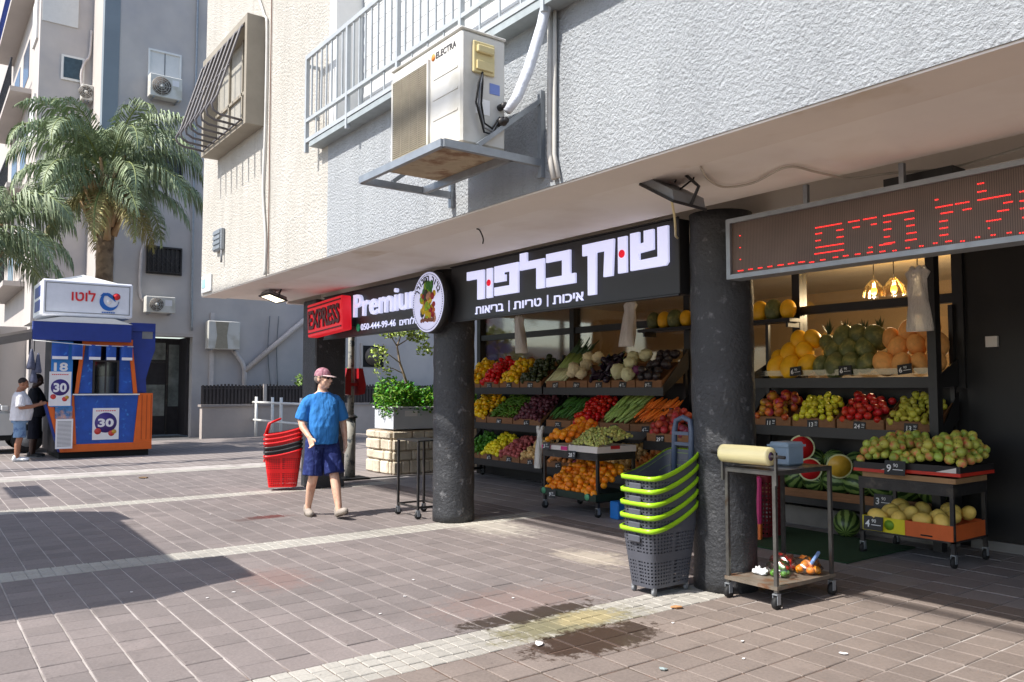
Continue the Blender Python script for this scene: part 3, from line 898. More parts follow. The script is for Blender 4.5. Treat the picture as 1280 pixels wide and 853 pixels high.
# bracket: two wall posts, arms, diagonal braces, tray frame
b = W(ac)
tx0, tx1, ty0 = -5.36, -4.22, 2.60
b.bar((tx0, ty0, 3.02), (tx1, ty0, 3.02), .035, .05); b.bar((tx0, ty0, 3.02), (tx0, 3.39, 3.02), .035, .05)
b.bar((tx1, ty0, 3.02), (tx1, 3.39, 3.02), .035, .05); b.bar((tx0, 3.13, 3.02), (tx1, 3.13, 3.02), .035, .05)
b.build('tray_frame', M_galv, ac)
b = W(ac); b.box(-5.12, tx1 - .02, ty0 + .02, 3.12, 3.046, 3.056); b.build('tray', mat('rusty_tray', C(176, 160, 134), .7, .2, 6, col2=C(128, 98, 72), c2scale=5), ac)
for x in (tx1, tx0):
    b = W(ac); b.box(x - .02, x + .02, 3.365, 3.398, 2.92, 3.52); b.build('wall_post', M_galv, ac)
    b = W(ac); b.bar((x, 2.86, 3.05), (x, 3.38, 3.46), .03); b.build('brace', M_galv, ac)

# conduit and cables on the facade
b = MB()
for dx, r_ in ((0, .022), (.045, .014)): b.tube([(dx, 0, 0), (dx - .01, 0, -.7), (dx - .015, 0, -1.15), (dx + .03, 0, -1.32)], r_, 8)
tag(b.build('conduit', mat('conduit', C(196, 192, 184), .6), None, (-4.10, 3.372, 4.2)), 'pale conduit pair running down the wall beside the air conditioner', 'conduit')
cable('wall_cable', 'pale cable running down the cream wall beside the window box', [(-10.05, 3.37, 6.6), (-9.72, 3.37, 6.15), (-9.62, 3.375, 5.9), (-9.62, 3.375, 4.6), (-9.66, 3.378, 3.9), (-9.55, 3.38, 3.3), (-9.56, 3.38, 2.86)], .016, mat('cable_white', C(206, 204, 198), .6))
cable('thin_wire', 'thin brown wire hanging down the cream wall next to the pale cable', [(-9.5, 3.385, 6.6), (-9.49, 3.385, 5.0), (-9.47, 3.385, 3.6), (-9.46, 3.385, 2.86)], .007, mat('wire_brown', C(120, 90, 76), .6))
t = thing('wall_vent', 'small grey louvred vent box on the cream wall', 'vent', (-11.4, 3.4, 3.55))
b = W(t); b.box(-11.55, -11.2, 3.34, 3.395, 3.40, 3.70, bev=.008); b.build('housing', M_galv, t)
for i in range(4):
    b = W(t); b.box(-11.53, -11.22, 3.325, 3.34, 3.42 + i * .07, 3.465 + i * .07); b.build('slat', M_galv, t)
b = W(t); b.tube([(-11.22, 3.36, 3.40), (-11.22, 3.36, 3.22)], .014, 6); b.build('pipe', M_grey, t)
t = thing('wall_plate', 'small white notice plate at the low corner of the cream wall', 'sign', (-11.9, 3.39, 2.95))
b = W(t); b.box(-12.2, -11.75, 3.375, 3.395, 2.88, 3.13, bev=.004); b.build('plate', M_white, t)
b = W(t); b.box(-12.16, -12.0, 3.37, 3.374, 2.95, 3.08); b.build('print', mat('pale_teal', C(150, 190, 196), .6), t)

# balcony railing
t = thing('balcony_railing', 'pale grey metal balcony railing above the shop', 'railing', (-6, 3.3, 4.05))
def rail(z, h=.03, y=3.27, x0=-8.07, x1=-3.3):
    b = W(t); b.box(x0, x1, y - .018, y + .018, z, z + h); b.build('rail', M_railing, t)
rail(4.98, .045); rail(4.30, .035); rail(4.08, .04)
b = W(t); b.box(-7.95, -3.3, 3.26, 3.41, 4.02, 4.075); b.build('ledge', mat('ledge_paint', C(150, 158, 160), .6, .15), t)
x = -8.05; i = 0
while x < -3.3:
    w_ = .018 if i % 8 == 0 else .009
    b = W(t); b.box(x - w_, x + w_, 3.262 if i % 8 else 3.25, 3.278 if i % 8 else 3.29, 4.335 if i % 8 else 3.98, 4.98); b.build('baluster', M_railing, t)
    if i % 2 == 0 and i % 8:
        b = W(t); b.box(x - .007, x + .007, 3.264, 3.276, 4.12, 4.30); b.build('lower_bar', M_railing, t)
    x += .125; i += 1
for z in (4.35, 4.9):
    b = W(t); b.box(-8.06, -8.03, 3.288, 3.4, z, z + .03); b.build('wall_fixing', M_railing, t)

# projecting window box with a bellied grille
t = thing('window_box', 'grey projecting window box with a bellied bar grille', 'window', (-10.6, 3.4, 4.7))
M_wbox = mat('window_box_paint', C(148, 140, 126), .7, .1, 4)
wx0, wx1, wz0, wz1 = -11.62, -9.74, 4.74, 6.12
for q in ((wx0, wx0 + .08, wz0, wz1), (wx1 - .08, wx1, wz0, wz1)):
    b = W(t); b.box(q[0], q[1], 3.17, 3.398, q[2], q[3]); b.build('side_panel', M_wbox, t)
b = W(t); b.box(wx0 + .081, wx1 - .081, 3.172, 3.398, wz0, wz0 + .08); b.build('bottom_panel', M_wbox, t)
b = W(t); b.box(wx0 + .081, wx1 - .081, 3.172, 3.398, wz1 - .08, wz1); b.build('top_panel', M_wbox, t)
b = W(t); b.box(wx0 + .08, wx1 - .08, 3.36, 3.392, wz0 + .08, wz1 - .08); b.build('shutter', mat('grey_shutter', C(160, 156, 146), .6), t)
b = W(t)
for x in (-10.95, -10.4): b.box(x - .02, x + .02, 3.33, 3.36, wz0 + .08, wz1 - .08)
b.box(wx0 + .08, wx1 - .08, 3.33, 3.36, 5.3, 5.34)
b.build('shutter_frame', M_wbox, t)
M_bar = mat('grille_bar', C(92, 88, 90), .5)
for i in range(8):
    x = wx0 + .12 + i * (wx1 - wx0 - .24) / 7
    b = W(t)
    b.tube([(x, 3.16, wz1 - .12), (x, 3.13, wz1 - .16), (x, 2.86, 5.05), (x, 2.80, 4.93), (x, 2.82, 4.86), (x, 2.9, 4.82), (x, 3.165, 4.80)], .016, 6)
    b.build('bar', M_bar, t)
for z, y in ((wz1 - .14, 3.15), (4.8, 3.15), (5.45, 2.99)):
    b = W(t); b.tube([(wx0 + .1, y, z), (wx1 - .1, y, z)], .012, 6); b.build('cross_bar', M_bar, t)
# ------------------------------------------------------------------ produce
M_stalk = mat('fruit_stalk', C(84, 80, 48), .8)
def fruit_mesh(name, kind, m_, r=.04):
    b = MB()
    if kind == 'round':
        b.lathe([(.001, .86 * r), (.18 * r, .9 * r), (.5 * r, .82 * r), (.85 * r, .5 * r), (1.0 * r, .0), (.88 * r, -.48 * r), (.5 * r, -.83 * r), (.15 * r, -.93 * r), (.001, -.9 * r)], 12, caps=False)
        b.v = [Vector((v.x * (1 + .05 * math.sin(3 * v.z / r + 1)), v.y, v.z)) for v in b.v]
        b.tube([(0, 0, .8 * r), (.08 * r, .05 * r, 1.15 * r)], .06 * r, 5, mi=1)
    elif kind == 'ball':
        b.ball((0, 0, 0), r, n=12, m=8)
    elif kind == 'oval':
        b.ball((0, 0, 0), r, r, r * 1.28, n=16, m=10)
    elif kind == 'pear':
        b.lathe([(.001, 1.45 * r), (.2 * r, 1.42 * r), (.45 * r, 1.1 * r), (.62 * r, .6 * r), (.95 * r, .05 * r), (1.0 * r, -.3 * r), (.75 * r, -.75 * r), (.2 * r, -.95 * r), (.001, -.9 * r)], 12, caps=False)
    elif kind == 'pepper':
        n = 12; prof = [(.05, .8), (.35, .98), (.8, .85), (1.0, .4), (.95, -.2), (.75, -.8), (.4, -1.2), (.05, -1.1)]
        b.lathe([(a * r, z * r) for a, z in prof], n, caps=False)
        b.v = [Vector((v.x * (1 + .14 * math.cos(3 * math.atan2(v.y, v.x))), v.y * (1 + .14 * math.cos(3 * math.atan2(v.y, v.x))), v.z)) for v in b.v]
        b.tube([(0, 0, .8 * r), (.05 * r, 0, 1.25 * r)], .13 * r, 6, mi=1)
    elif kind == 'eggplant':
        b.lathe([(.001, 2.0 * r), (.35 * r, 1.95 * r), (.55 * r, 1.4 * r), (.7 * r, .6 * r), (1.0 * r, -.5 * r), (.85 * r, -1.3 * r), (.4 * r, -1.75 * r), (.001, -1.8 * r)], 14, caps=False)
        b.lathe([(.42 * r, 1.7 * r), (.3 * r, 2.05 * r), (.1 * r, 2.15 * r), (.08 * r, 2.5 * r)], 8, mi=1)
    elif kind == 'long':       # cucumber, zucchini, carrot: lies along Y, tip at -Y
        L = 5.6 * r
        b.tube([(0, -L, 0), (0, -L * .9, 0), (0, -L * .4, .1 * r), (0, L * .3, .1 * r), (0, L * .85, 0), (0, L, 0)], [.12 * r, .5 * r, .85 * r, r, r * .85, r * .3], 8)
    elif kind == 'head':       # cauliflower, cabbage
        b.ball((0, 0, 0), r, r, r * .85, n=20, m=14)
        rs = random.Random(3)
        b.v = [v * (1 + .10 * math.sin(9 * v.x / r + 2) * math.sin(8 * v.y / r) + .08 * math.sin(13 * v.z / r + 5 * v.x / r)) for v in b.v]
    if kind == 'round' and not isinstance(m_, list): m_ = [m_, M_stalk]
    me = b.mesh(name, m_)
    return me

def B(r, g, b):
    return tuple(min(.92, q * 1.35) for q in C(r, g, b))
FRUIT = {
    'orange': ('ball', mat('orange_skin', B(228, 128, 20), .42, .1, 12, .001, 160, rand=.12, hue=.012), .041, 'orange'),
    'red_apple': ('round', mat('red_apple_skin', B(184, 34, 30), .32, .25, 14, rand=.2, hue=.006, col2=B(196, 92, 60), c2scale=10, c2lo=.55, c2hi=.7), .040, 'apple'),
    'green_apple': ('round', mat('green_apple_skin', B(158, 168, 74), .36, .2, 16, rand=.2, hue=.04, col2=B(186, 106, 70), c2scale=9, c2lo=.52, c2hi=.68), .040, 'apple'),
    'yellow_apple': ('round', mat('yellow_apple_skin', B(196, 188, 50), .32, .15, 16, rand=.15, hue=.02), .037, 'apple'),
    'green_pear': ('pear', mat('pear_skin', B(170, 168, 60), .4, .2, 24, rand=.14, hue=.015), .033, 'pear'),
    'mango': ('oval', mat('mango_skin', B(190, 120, 40), .38, .2, 12, rand=.2, hue=.045, col2=B(130, 40, 44), c2scale=9, c2lo=.45, c2hi=.6), .044, 'fruit'),
    'tomato': ('round', mat('tomato_skin', B(196, 30, 20), .25, .1, 10, rand=.15, hue=.005), .037, 'tomato'),
    'plum': ('ball', mat('beet_skin', B(86, 40, 52), .45, .25, 14, rand=.25), .036, 'beet'),
    'lemon': ('oval', mat('lemon_skin', B(226, 200, 36), .4, .1, 12, rand=.1, hue=.012), .033, 'lemon'),
    'lime': ('ball', mat('lime_skin', B(70, 120, 34), .4, .15, 12, rand=.15), .033, 'lime'),
    'red_potato': ('oval', mat('red_potato_skin', B(166, 84, 82), .6, .2, 18, rand=.15), .036, 'potato'),
    'potato': ('oval', mat('potato_skin', B(198, 164, 108), .7, .15, 18, rand=.12), .036, 'potato'),
    'onion': ('round', mat('onion_skin', B(196, 126, 66), .4, .25, 14, rand=.15), .038, 'onion'),
    'red_onion': ('round', mat('red_onion_skin', B(118, 46, 66), .35, .25, 14, rand=.2), .040, 'onion'),
    'pomegranate': ('round', mat('pomegranate_skin', B(158, 56, 44), .4, .25, 10, rand=.25, hue=.012), .045, 'pomegranate'),
    'red_pepper': ('pepper', [mat('red_pepper_skin', B(196, 24, 26), .22, .1, 8, rand=.15), mat('pepper_stalk', B(80, 120, 50), .6)], .043, 'pepper'),
    'yellow_pepper': ('pepper', [mat('yellow_pepper_skin', B(230, 172, 20), .22, .1, 8, rand=.15, hue=.02), mat('pepper_stalk2', B(80, 120, 50), .6)], .043, 'pepper'),
    'dark_pepper': ('pepper', [mat('dark_pepper_skin', B(50, 60, 34), .25, .2, 8, rand=.2), mat('pepper_stalk3', B(70, 100, 44), .6)], .043, 'pepper'),
    'eggplant': ('eggplant', [mat('eggplant_skin', B(36, 26, 42), .16, .2, 6, rand=.2), mat('eggplant_calyx', B(74, 100, 52), .6)], .042, 'eggplant'),
    'artichoke': ('head', mat('dark_eggplant_skin', B(44, 38, 42), .3, .3, 20, rand=.25), .062, 'eggplant'),
    'cauliflower': ('head', mat('cauliflower_curd', B(216, 204, 168), .7, .2, 30, .01, 50, rand=.08), .085, 'cauliflower'),
    'cabbage': ('head', mat('cabbage_leaf', B(206, 206, 166), .5, .2, 9, .008, 20, rand=.1), .095, 'cabbage'),
    'purple_cabbage': ('head', mat('purple_cabbage_leaf', B(104, 50, 92), .4, .3, 12, .006, 30), .078, 'cabbage'),
    'cucumber': ('long', mat('cucumber_skin', B(62, 104, 40), .45, .2, 14, rand=.3), .019, 'cucumber'),
    'zucchini': ('long', mat('zucchini_skin', B(150, 172, 92), .45, .25, 18, rand=.25), .025, 'zucchini'),
    'carrot': ('long', mat('carrot_skin', B(226, 110, 34), .5, .15, 20, rand=.22), .019, 'carrot'),
    'yellow_melon': ('oval', mat('yellow_melon_skin', B(228, 164, 24), .42, .15, 10, .002, 40, rand=.1), .104, 'melon'),
    'green_melon': ('oval', mat('green_melon_skin', B(84, 92, 52), .5, .3, 18, .003, 40, rand=.15, col2=B(120, 118, 66), c2scale=14), .102, 'melon'),
    'cantaloupe': ('oval', mat('cantaloupe_skin', B(206, 150, 86), .7, .15, 26, .003, 60, rand=.1), .102, 'melon'),
    'pale_melon': ('oval', mat('pale_melon_skin', B(206, 176, 88), .5, .15, 20, .002, 60, rand=.12), .068, 'melon'),
}
FM = {k_: fruit_mesh(k_, v[0], v[1], v[2]) for k_, v in FRUIT.items()}

def put(kind, loc, rot, label, group, s=1.0):
    o = obj(kind, FM[kind], None, loc, rot, s * rnd(.84, 1.14))
    return tag(o, label, FRUIT[kind][3], group)

def heap(kind, x0, x1, yf, zf, yb, zb, label, group, d=None, lie=None, mound=.02, layers=1, margin=.02, every=1.0, keep=.4):
    """pile fruit on a tray that rises from (yf, zf) at the front to (yb, zb) at the back"""
    r = FRUIT[kind][2]
    d = d or r * 2.0
    L = math.hypot(yb - yf, zb - zf)
    nx = max(1, int((x1 - x0 - 2 * margin) / d)); ny = max(1, int(L / (d * .88)))
    up = Vector((0, -(zb - zf) / L, (yb - yf) / L))
    for lay in range(layers):
        for j in range(ny):
            for i in range(nx - (j + lay) % 2):
                if rnd(0, 1) > every or (lay and rnd(0, 1) > keep): continue
                u = (i + .5 + .5 * ((j + lay) % 2)) / nx; v = (j + .5) / ny
                w = mound * (1 - (2 * u - 1) ** 2) + r * .75 + lay * r * 1.3
                p = Vector((x0 + margin + u * (x1 - x0 - 2 * margin), yf + (yb - yf) * v, zf + (zb - zf) * v)) + up * w
                p += Vector((rnd(-.15, .15) * d, rnd(-.12, .12) * d, rnd(-.1, .15) * d))
                put(kind, p, (rnd(0, 6.3), rnd(0, 6.3), rnd(0, 6.3)), label, group)

def bundle(kind, x0, x1, yf, zf, yb, zb, label, group, lean=0.0, n=26, layers=2):
    """long vegetables laid side by side, leaning"""
    r = FRUIT[kind][2]
    tilt = math.atan2(zb - zf, yb - yf)
    for k_ in range(layers):
        for row in (.32, .72):
            for i in range(n // 2):
                u = (i + .5) / (n // 2)
                p = Vector((x0 + .02 + u * (x1 - x0 - .04) + rnd(-.02, .02), yf + (yb - yf) * (row + rnd(-.06, .06)), zf + (zb - zf) * row + r + k_ * r * 2.2 + rnd(0, .03)))
                put(kind, p, (tilt + rnd(-.1, .1), rnd(-.1, .1), -lean + rnd(-.3, .3)), label, group)

def price(x, y, z, big, small, label, rz=0.0, s=1.0, tilt=0.0, facing=0.0):
    t = thing('price_tag', label, 'price tag', (x, y, z), facing, 'price tags on the fruit displays')
    t.rotation_euler = (R(-8), R(tilt), facing)
    b = MB(); b.box(-.062 * s, .062 * s, -.002, .002, -.042 * s, .042 * s); b.build('card', M_tagblack, t)
    w_ = .034 * len(big) * s
    text('numeral', big, .06 * s, M_tagwhite, t, (-.05 * s, -.0035, -.024 * s), RY, .0006, .0012, 'LEFT')
    text('small_numeral', small, .03 * s, M_tagwhite, t, (-.045 * s + w_, -.0035, .004 * s), RY, .0006, 0.0, 'LEFT')
    b = MB(); b.box(-.045 * s + w_, .05 * s, -.0035, -.0022, -.012 * s, -.008 * s); b.build('underline', M_tagwhite, t)
    return t

def crate(x0, x1, yf, zf, yb, zb, label, m_=None, h=.10, name='crate'):
    m_ = m_ or M_wood
    t = thing(name, label, 'crate', ((x0 + x1) / 2, yf, zf), group='produce crates')
    b = W(t); b.box(x0 + .006, x1 - .006, yf - .012, yf, zf - .02, zf + h); b.build('front_board', m_, t)
    for x in (x0 + .004, x1 - .016):
        b = W(t); b.prism([(yf + .001, zf - .02), (yb, zb - .02), (yb, zb + h * .8), (yf + .001, zf + h * .95)], 'x', x, x + .012); b.build('side_board', m_, t)
    b = W(t); b.prism([(yf + .001, zf - .02), (yb, zb - .02), (yb, zb - .005), (yf + .001, zf - .005)], 'x', x0 + .017, x1 - .017); b.build('bottom', m_, t)
    return t

WHEEL = {}
def castor(parent, x, y, r=.045):
    """swivel castor with its wheel on the floor, in world x, y"""
    b = W(parent); b.box(x - .02, x + .02, y - .022, y + .022, 2 * r + .012, 2 * r + .02); b.box(x - .021, x - .016, y - .018, y + .018, r * .8, 2 * r + .012); b.box(x + .016, x + .021, y - .018, y + .018, r * .8, 2 * r + .012)
    c = b.build('castor', M_galv, parent)
    b = W(parent); b.lathe([(r * .3, -.0145), (r, -.0135), (r, .0135), (r * .3, .0145)], 14, (x, y, r), ax='x'); b.build('wheel', M_rubber, parent)

def stand(name, label, x0, x1, yf, tiers, yb, posts=True, post_h=2.0, wheels=True):
    t = thing(name, label, 'display stand', ((x0 + x1) / 2, yf, 0))
    for (zf, zb) in tiers:
        b = W(t); b.prism([(yf, zf - .06), (yb, zb - .06), (yb, zb - .035), (yf, zf - .035)], 'x', x0, x1); b.build('shelf', M_black, t)
        b = W(t); b.box(x0, x1, yf - .03, yf - .014, zf - .10, zf + .005); b.build('lip', M_black, t)
        for x in (x0 - .012, x1):
            b = W(t); b.prism([(yf - .03, zf - .1), (yb, zb - .1), (yb, zb + .16), (yf - .03, zf + .02)], 'x', x, x + .012); b.build('end_panel', M_black, t)
    for x in (x0 + .03, x1 - .03):
        b = W(t); b.box(x - .02, x + .02, yb - .04, yb, .1, post_h); b.build('post', M_black, t)
        if wheels:
            b = W(t); b.box(x - .018, x + .018, yf, yb - .04, .105, .14); b.build('foot', M_black, t)
            castor(t, x, yf + .05); castor(t, x, yb - .05)
    return t

def row(prefix, place, x0, x1, yf, zf, yb, zb, items):
    """items: (kind, words, tag, mode) side by side in crates of equal width"""
    n = len(items); w_ = (x1 - x0) / n
    for i, (kind, words, pr, mode) in enumerate(items):
        a, b_ = x0 + i * w_ + .006, x0 + (i + 1) * w_ - .006
        crate(a, b_, yf, zf, yb, zb, f'wooden crate of {words} on the {place}')
        lab = f'one of the {words} on the {place}'
        grp = f'{words} on the {place}'
        if mode == 'heap': heap(kind, a, b_, yf, zf + .03, yb, zb + .03, lab, grp, mound=.075, layers=2)
        elif mode == 'big': heap(kind, a, b_, yf, zf + .05, yb, zb + .06, lab, grp, mound=.05, layers=2, keep=.3)
        elif mode == 'lay': bundle(kind, a, b_, yf, zf + .04, yb, zb + .05, lab, grp, lean=.45, n=int(.72 * w_ / FRUIT[kind][2]), layers=2)
        elif callable(mode): mode(a, b_, yf, zf, yb, zb, words, place)
        if pr:
            price((a + b_) / 2, yf - .02, zf + .035, pr, '90', f'black price tag {pr}.90 on the crate of {words}', s=1.05, tilt=rnd(-6, 6))

def stuffheap(name, m_, label, leaf):
    def f(a, b_, yf, zf, yb, zb, words, place):
        b = MB()
        leaf(b, a, b_, yf, zf, yb, zb)
        o = b.build(name, m_)
        tag(o, label, name.split('_')[-1] if False else None, kind='stuff')
        o['category'] = name.replace('_', ' ').split(' ')[-1]
    return f
def chillies(b, a, b_, yf, zf, yb, zb):
    for i in range(230):
        u, v = rnd(.05, .95), rnd(.02, .98)
        p = Vector((a + u * (b_ - a), yf + v * (yb - yf), zf + .05 + v * (zb - zf) + rnd(0, .05) + .04 * (1 - (2 * u - 1) ** 2)))
        d = Vector((rnd(-1, 1), rnd(-1, 1), rnd(-.5, .5))).normalized() * .05
        b.tube([p - d, p + Vector((0, 0, .008)), p + d], [.009, .011, .003], 5)
def leeks(b, a, b_, yf, zf, yb, zb):
    for i in range(26):
        u = i / 25 + rnd(-.03, .03)
        x = a + .03 + u * (b_ - a - .06)
        p0 = Vector((x - .07, yf + .02, zf + .06 + rnd(0, .06))); p1 = Vector((x + .09, yb - .12, zb + .10 + rnd(0, .08))); p2 = p1 + Vector((.14 + rnd(-.06, .06), .08, .15 + rnd(-.06, .09)))
        b.tube([p0, p0.lerp(p1, .45)], .018, 6, mi=0); b.tube([p0.lerp(p1, .45), p1], .018, 6, mi=1); b.tube([p1, p2], [.02, .006], 5, mi=2)
def grapes(b, a, b_, yf, zf, yb, zb, n=420, r=.012):
    for i in range(n):
        u, v = rnd(.02, .98), rnd(.02, .98)
        h = .17 * (1 - (2 * u - 1) ** 4) * (1 - (2 * v - 1) ** 4) * (.75 + .25 * math.sin(a * 9 + u * 11) * math.cos(v * 7))
        p = (a + u * (b_ - a), yf + v * (yb - yf), zf + .02 + v * (zb - zf) + h * rnd(.6, 1.0))
        b.ball(p, r * rnd(.85, 1.15), n=7, m=5)
M_chili = mat('green_chilli', C(96, 140, 40), .35, .2, 14, island=.25)
M_leek = [mat('leek_white', C(206, 206, 160), .5), mat('leek_pale', C(140, 160, 84), .5), mat('leek_green', C(48, 78, 40), .5, .3)]
M_grape = mat('green_grape', C(180, 182, 100), .3, .2, 30, island=.45, hue=.03)

YF, YB = 7.57, 8.02
R_ = .34
# left stands
stand('display_stand', 'black tiered vegetable stand nearest the far column', -11.62, -9.42, YF, [(1.50, 1.50 + R_), (.93, .93 + R_), (.34, .34 + R_)], YB)
stand('display_stand', 'black tiered vegetable stand with carrots and tomatoes, behind the orange trolley', -9.36, -7.0, YF, [(1.50, 1.50 + R_), (.93, .93 + R_), (.34, .34 + R_)], YB)
pl = 'top tier of the far stand'
row('a', pl, -11.6, -9.44, YF, 1.50, YB, 1.50 + R_, [
    ('yellow_pepper', 'orange peppers', None, 'heap'), ('red_pepper', 'red peppers', '7', 'heap'), ('yellow_pepper', 'yellow peppers', '7', 'heap'),
    ('dark_pepper', 'dark peppers', '10', 'heap')])
row('b', 'top tier of the vegetable stand', -9.34, -7.02, YF, 1.50, YB, 1.50 + R_, [
    ('x', 'leeks', '12', stuffheap('leek_bunch', M_leek, 'bunch of leeks fanned out on the top tier', leeks)), ('cauliflower', 'cauliflowers', '19', 'big'), ('eggplant', 'eggplants', '3', 'big'),
    ('cabbage', 'cabbages', '4', 'big'), ('artichoke', 'dark round eggplants', '9', 'big')])
tag(obj('purple_cabbage', FM['purple_cabbage'], None, (-7.58, 7.68, 1.73)), 'purple cabbage among the white cabbages on the top tier', 'cabbage')
row('c', 'middle tier of the far stand', -11.6, -9.44, YF, .93, YB, .93 + R_, [
    ('yellow_pepper', 'yellow and green peppers', '9', 'heap'), ('x', 'green chillies', '14', stuffheap('chilli_heap', M_chili, 'heap of green chillies on the middle tier', chillies)), ('plum', 'beets', '6', 'heap')])
row('d', 'middle tier of the vegetable stand', -9.34, -7.02, YF, .93, YB, .93 + R_, [
    ('cucumber', 'cucumbers', '7', 'lay'), ('tomato', 'red tomatoes', '7', 'heap'), ('zucchini', 'pale zucchini', '5', 'lay'), ('carrot', 'carrots', '4', 'lay')])
row('e', 'bottom tier of the far stand', -11.6, -9.44, YF, .34, YB, .34 + R_ * .8, [
    ('lime', 'limes', '9', 'heap'), ('lemon', 'lemons', '6', 'heap'), ('red_potato', 'red potatoes', '3', 'heap'), ('potato', 'potatoes', '3', 'heap')])
row('f', 'bottom tier of the vegetable stand', -9.34, -7.02, YF, .34, YB, .34 + R_ * .8, [
    ('onion', 'brown onions', '4', 'heap'), ('red_onion', 'red onions', '6', 'heap'), ('potato', 'pale potatoes', '5', 'heap'), ('onion', 'yellow onions', '5', 'heap')])
# stand between the bays
stand('display_stand', 'low black stand of pomegranates behind the near column', -6.92, -5.95, 7.15, [(.86, 1.06), (.44, .60)], 7.6, post_h=1.25)
row('g', 'low stand behind the near column', -6.9, -5.97, 7.15, .86, 7.6, 1.06, [('pomegranate', 'pomegranates', '29', 'heap'), ('red_onion', 'purple onions', None, 'heap')])
row('h', 'lower tier of the low stand', -6.9, -5.97, 7.15, .44, 7.6, .58, [('x', 'green grapes', None, stuffheap('grape_heap', M_grape, 'heap of green grapes behind the black shopping baskets', lambda b, a, b_, yf, zf, yb, zb: grapes(b, a, b_, yf, zf, yb, zb, 500))), ('lemon', 'yellow lemons', None, 'heap')])

# right stand
RF, RB = 7.72, 8.05
st = stand('display_stand', 'black fruit stand with melons on top and watermelons below', -5.82, -3.68, RF, [(1.60, 1.62), (1.08, 1.30), (.36, .38)], RB, post_h=2.3, wheels=False)
b = W(st); b.box(-5.8, -3.7, 7.9, 8.05, 0, .2); b.build('plinth', mat('grey_plinth', C(118, 114, 108), .8), st)
b = W(st); b.box(-3.735, -3.655, 7.60, 7.70, 0, 3.05); b.build('front_post', M_black, st)
b = W(st); b.box(-5.8, -3.74, 7.70, 7.706, 1.63, 1.69); b.build('glass_guard', M_glass, st)
def melons(kind, spots, label, group):
    for (x, y, z) in spots:
        put(kind, (x, y, z), (R(rnd(-30, 30)), R(rnd(-35, 35)), rnd(0, 6)), label, group)
melons('yellow_melon', [(-5.52, 7.82, 1.73), (-5.33, 7.80, 1.73), (-5.14, 7.82, 1.75), (-5.42, 7.92, 1.88), (-5.22, 7.90, 1.90), (-5.33, 7.98, 2.02), (-5.16, 7.97, 2.04), (-5.55, 7.96, 1.80)], 'yellow melon piled at the left end of the melon shelf', 'yellow melons on the shelf')
melons('green_melon', [(-4.97, 7.82, 1.74), (-4.79, 7.80, 1.73), (-4.62, 7.82, 1.75), (-4.45, 7.80, 1.75), (-4.88, 7.92, 1.89), (-4.70, 7.90, 1.90), (-4.52, 7.92, 1.90), (-4.80, 7.97, 2.04), (-4.62, 7.98, 2.05), (-4.43, 7.97, 2.02), (-4.98, 7.97, 1.98)], 'dark green melon piled in the middle of the melon shelf', 'green melons on the shelf')
melons('cantaloupe', [(-4.27, 7.82, 1.74), (-4.09, 7.80, 1.74), (-3.91, 7.82, 1.74), (-3.78, 7.86, 1.76), (-4.18, 7.92, 1.90), (-3.99, 7.91, 1.92), (-3.80, 7.93, 1.92), (-4.10, 7.98, 2.07), (-3.90, 7.98, 2.08), (-4.28, 7.98, 2.0)], 'tan cantaloupe piled at the right end of the melon shelf', 'cantaloupes on the shelf')
# pineapples at the back of the melon shelf
M_pine = mat('pineapple_skin', C(132, 96, 40), .7, .35, 22, .01, 40); M_pleaf = mat('pineapple_leaf', C(56, 74, 46), .6, .3, 9)
for i, (x, w_) in enumerate(((-5.0, 'first'), (-4.80, 'second'), (-4.6, 'third'), (-4.42, 'fourth'))):
    t = thing('pineapple', f'pineapple behind the green melons, {w_} from the left', 'pineapple', (x, 8.02, 1.88), rnd(0, 6), 'pineapples')
    b = MB(); b.ball((0, 0, .1), .06, .06, .1); b.build('fruit', M_pine, t)
    b = MB()
    for k_ in range(18):
        a = k_ * 2.4; l_ = rnd(.10, .2); e_ = rnd(.15, .75)
        d = Vector((math.cos(a) * e_, math.sin(a) * e_, 1)).normalized(); q = Vector((-math.sin(a), math.cos(a), 0)) * .011
        o_ = Vector((0, 0, .19)); b.add([o_ - q, o_ + q, o_ + d * l_ * .6 + q * .8, o_ + d * l_, o_ + d * l_ * .6 - q * .8], [(0, 1, 2, 3, 4)])
    b.build('crown', M_pleaf, t)
row('i', 'fruit tier of the melon stand', -5.80, -3.70, RF, 1.08, RB, 1.30, [
    ('mango', 'mixed mangoes', '11', 'heap'), ('yellow_apple', 'yellow apples', '13', 'heap'), ('red_apple', 'red apples', '24', 'heap'), ('green_pear', 'green pears', '13', 'heap')])
for x, w_ in ((-5.2, 'yellow melons'), (-4.62, 'green melons'), (-4.0, 'cantaloupes')):
    price(x, 7.69, 1.68, '6', '90', f'black price tag 6.90 in front of the {w_}', s=1.15, tilt=rnd(-8, 8))

# watermelons
def watermelon_mat():
    m, nt, b, out = newmat('watermelon_rind')
    N = NB(nt)
    tc = N.node('ShaderNodeTexCoord').outputs['Object']
    s = N.node('ShaderNodeSeparateXYZ'); N.link(tc, s.inputs[0])
    ang = N.math('ARCTAN2', s.outputs[1], s.outputs[0])
    w_ = N.math('ADD', N.math('MULTIPLY', ang, 10.0), N.math('MULTIPLY', N.noise(tc, 12, 4, .6), 5.0))
    f = N.rng(N.math('SINE', w_), -.35, .35, 0, 1, True)
    N.put(b.inputs['Base Color'], N.mix(f, C(36, 64, 26), C(120, 146, 78)))
    b.inputs['Roughness'].default_value = .35
    return m
M_wm = watermelon_mat()
M_flesh = mat('melon_flesh', C(196, 32, 36), .35, .15, 14, .002, 60)
M_yflesh = mat('yellow_melon_flesh', C(222, 176, 60), .35, .15, 14)
M_rindw = mat('rind_white', C(206, 210, 160), .5)
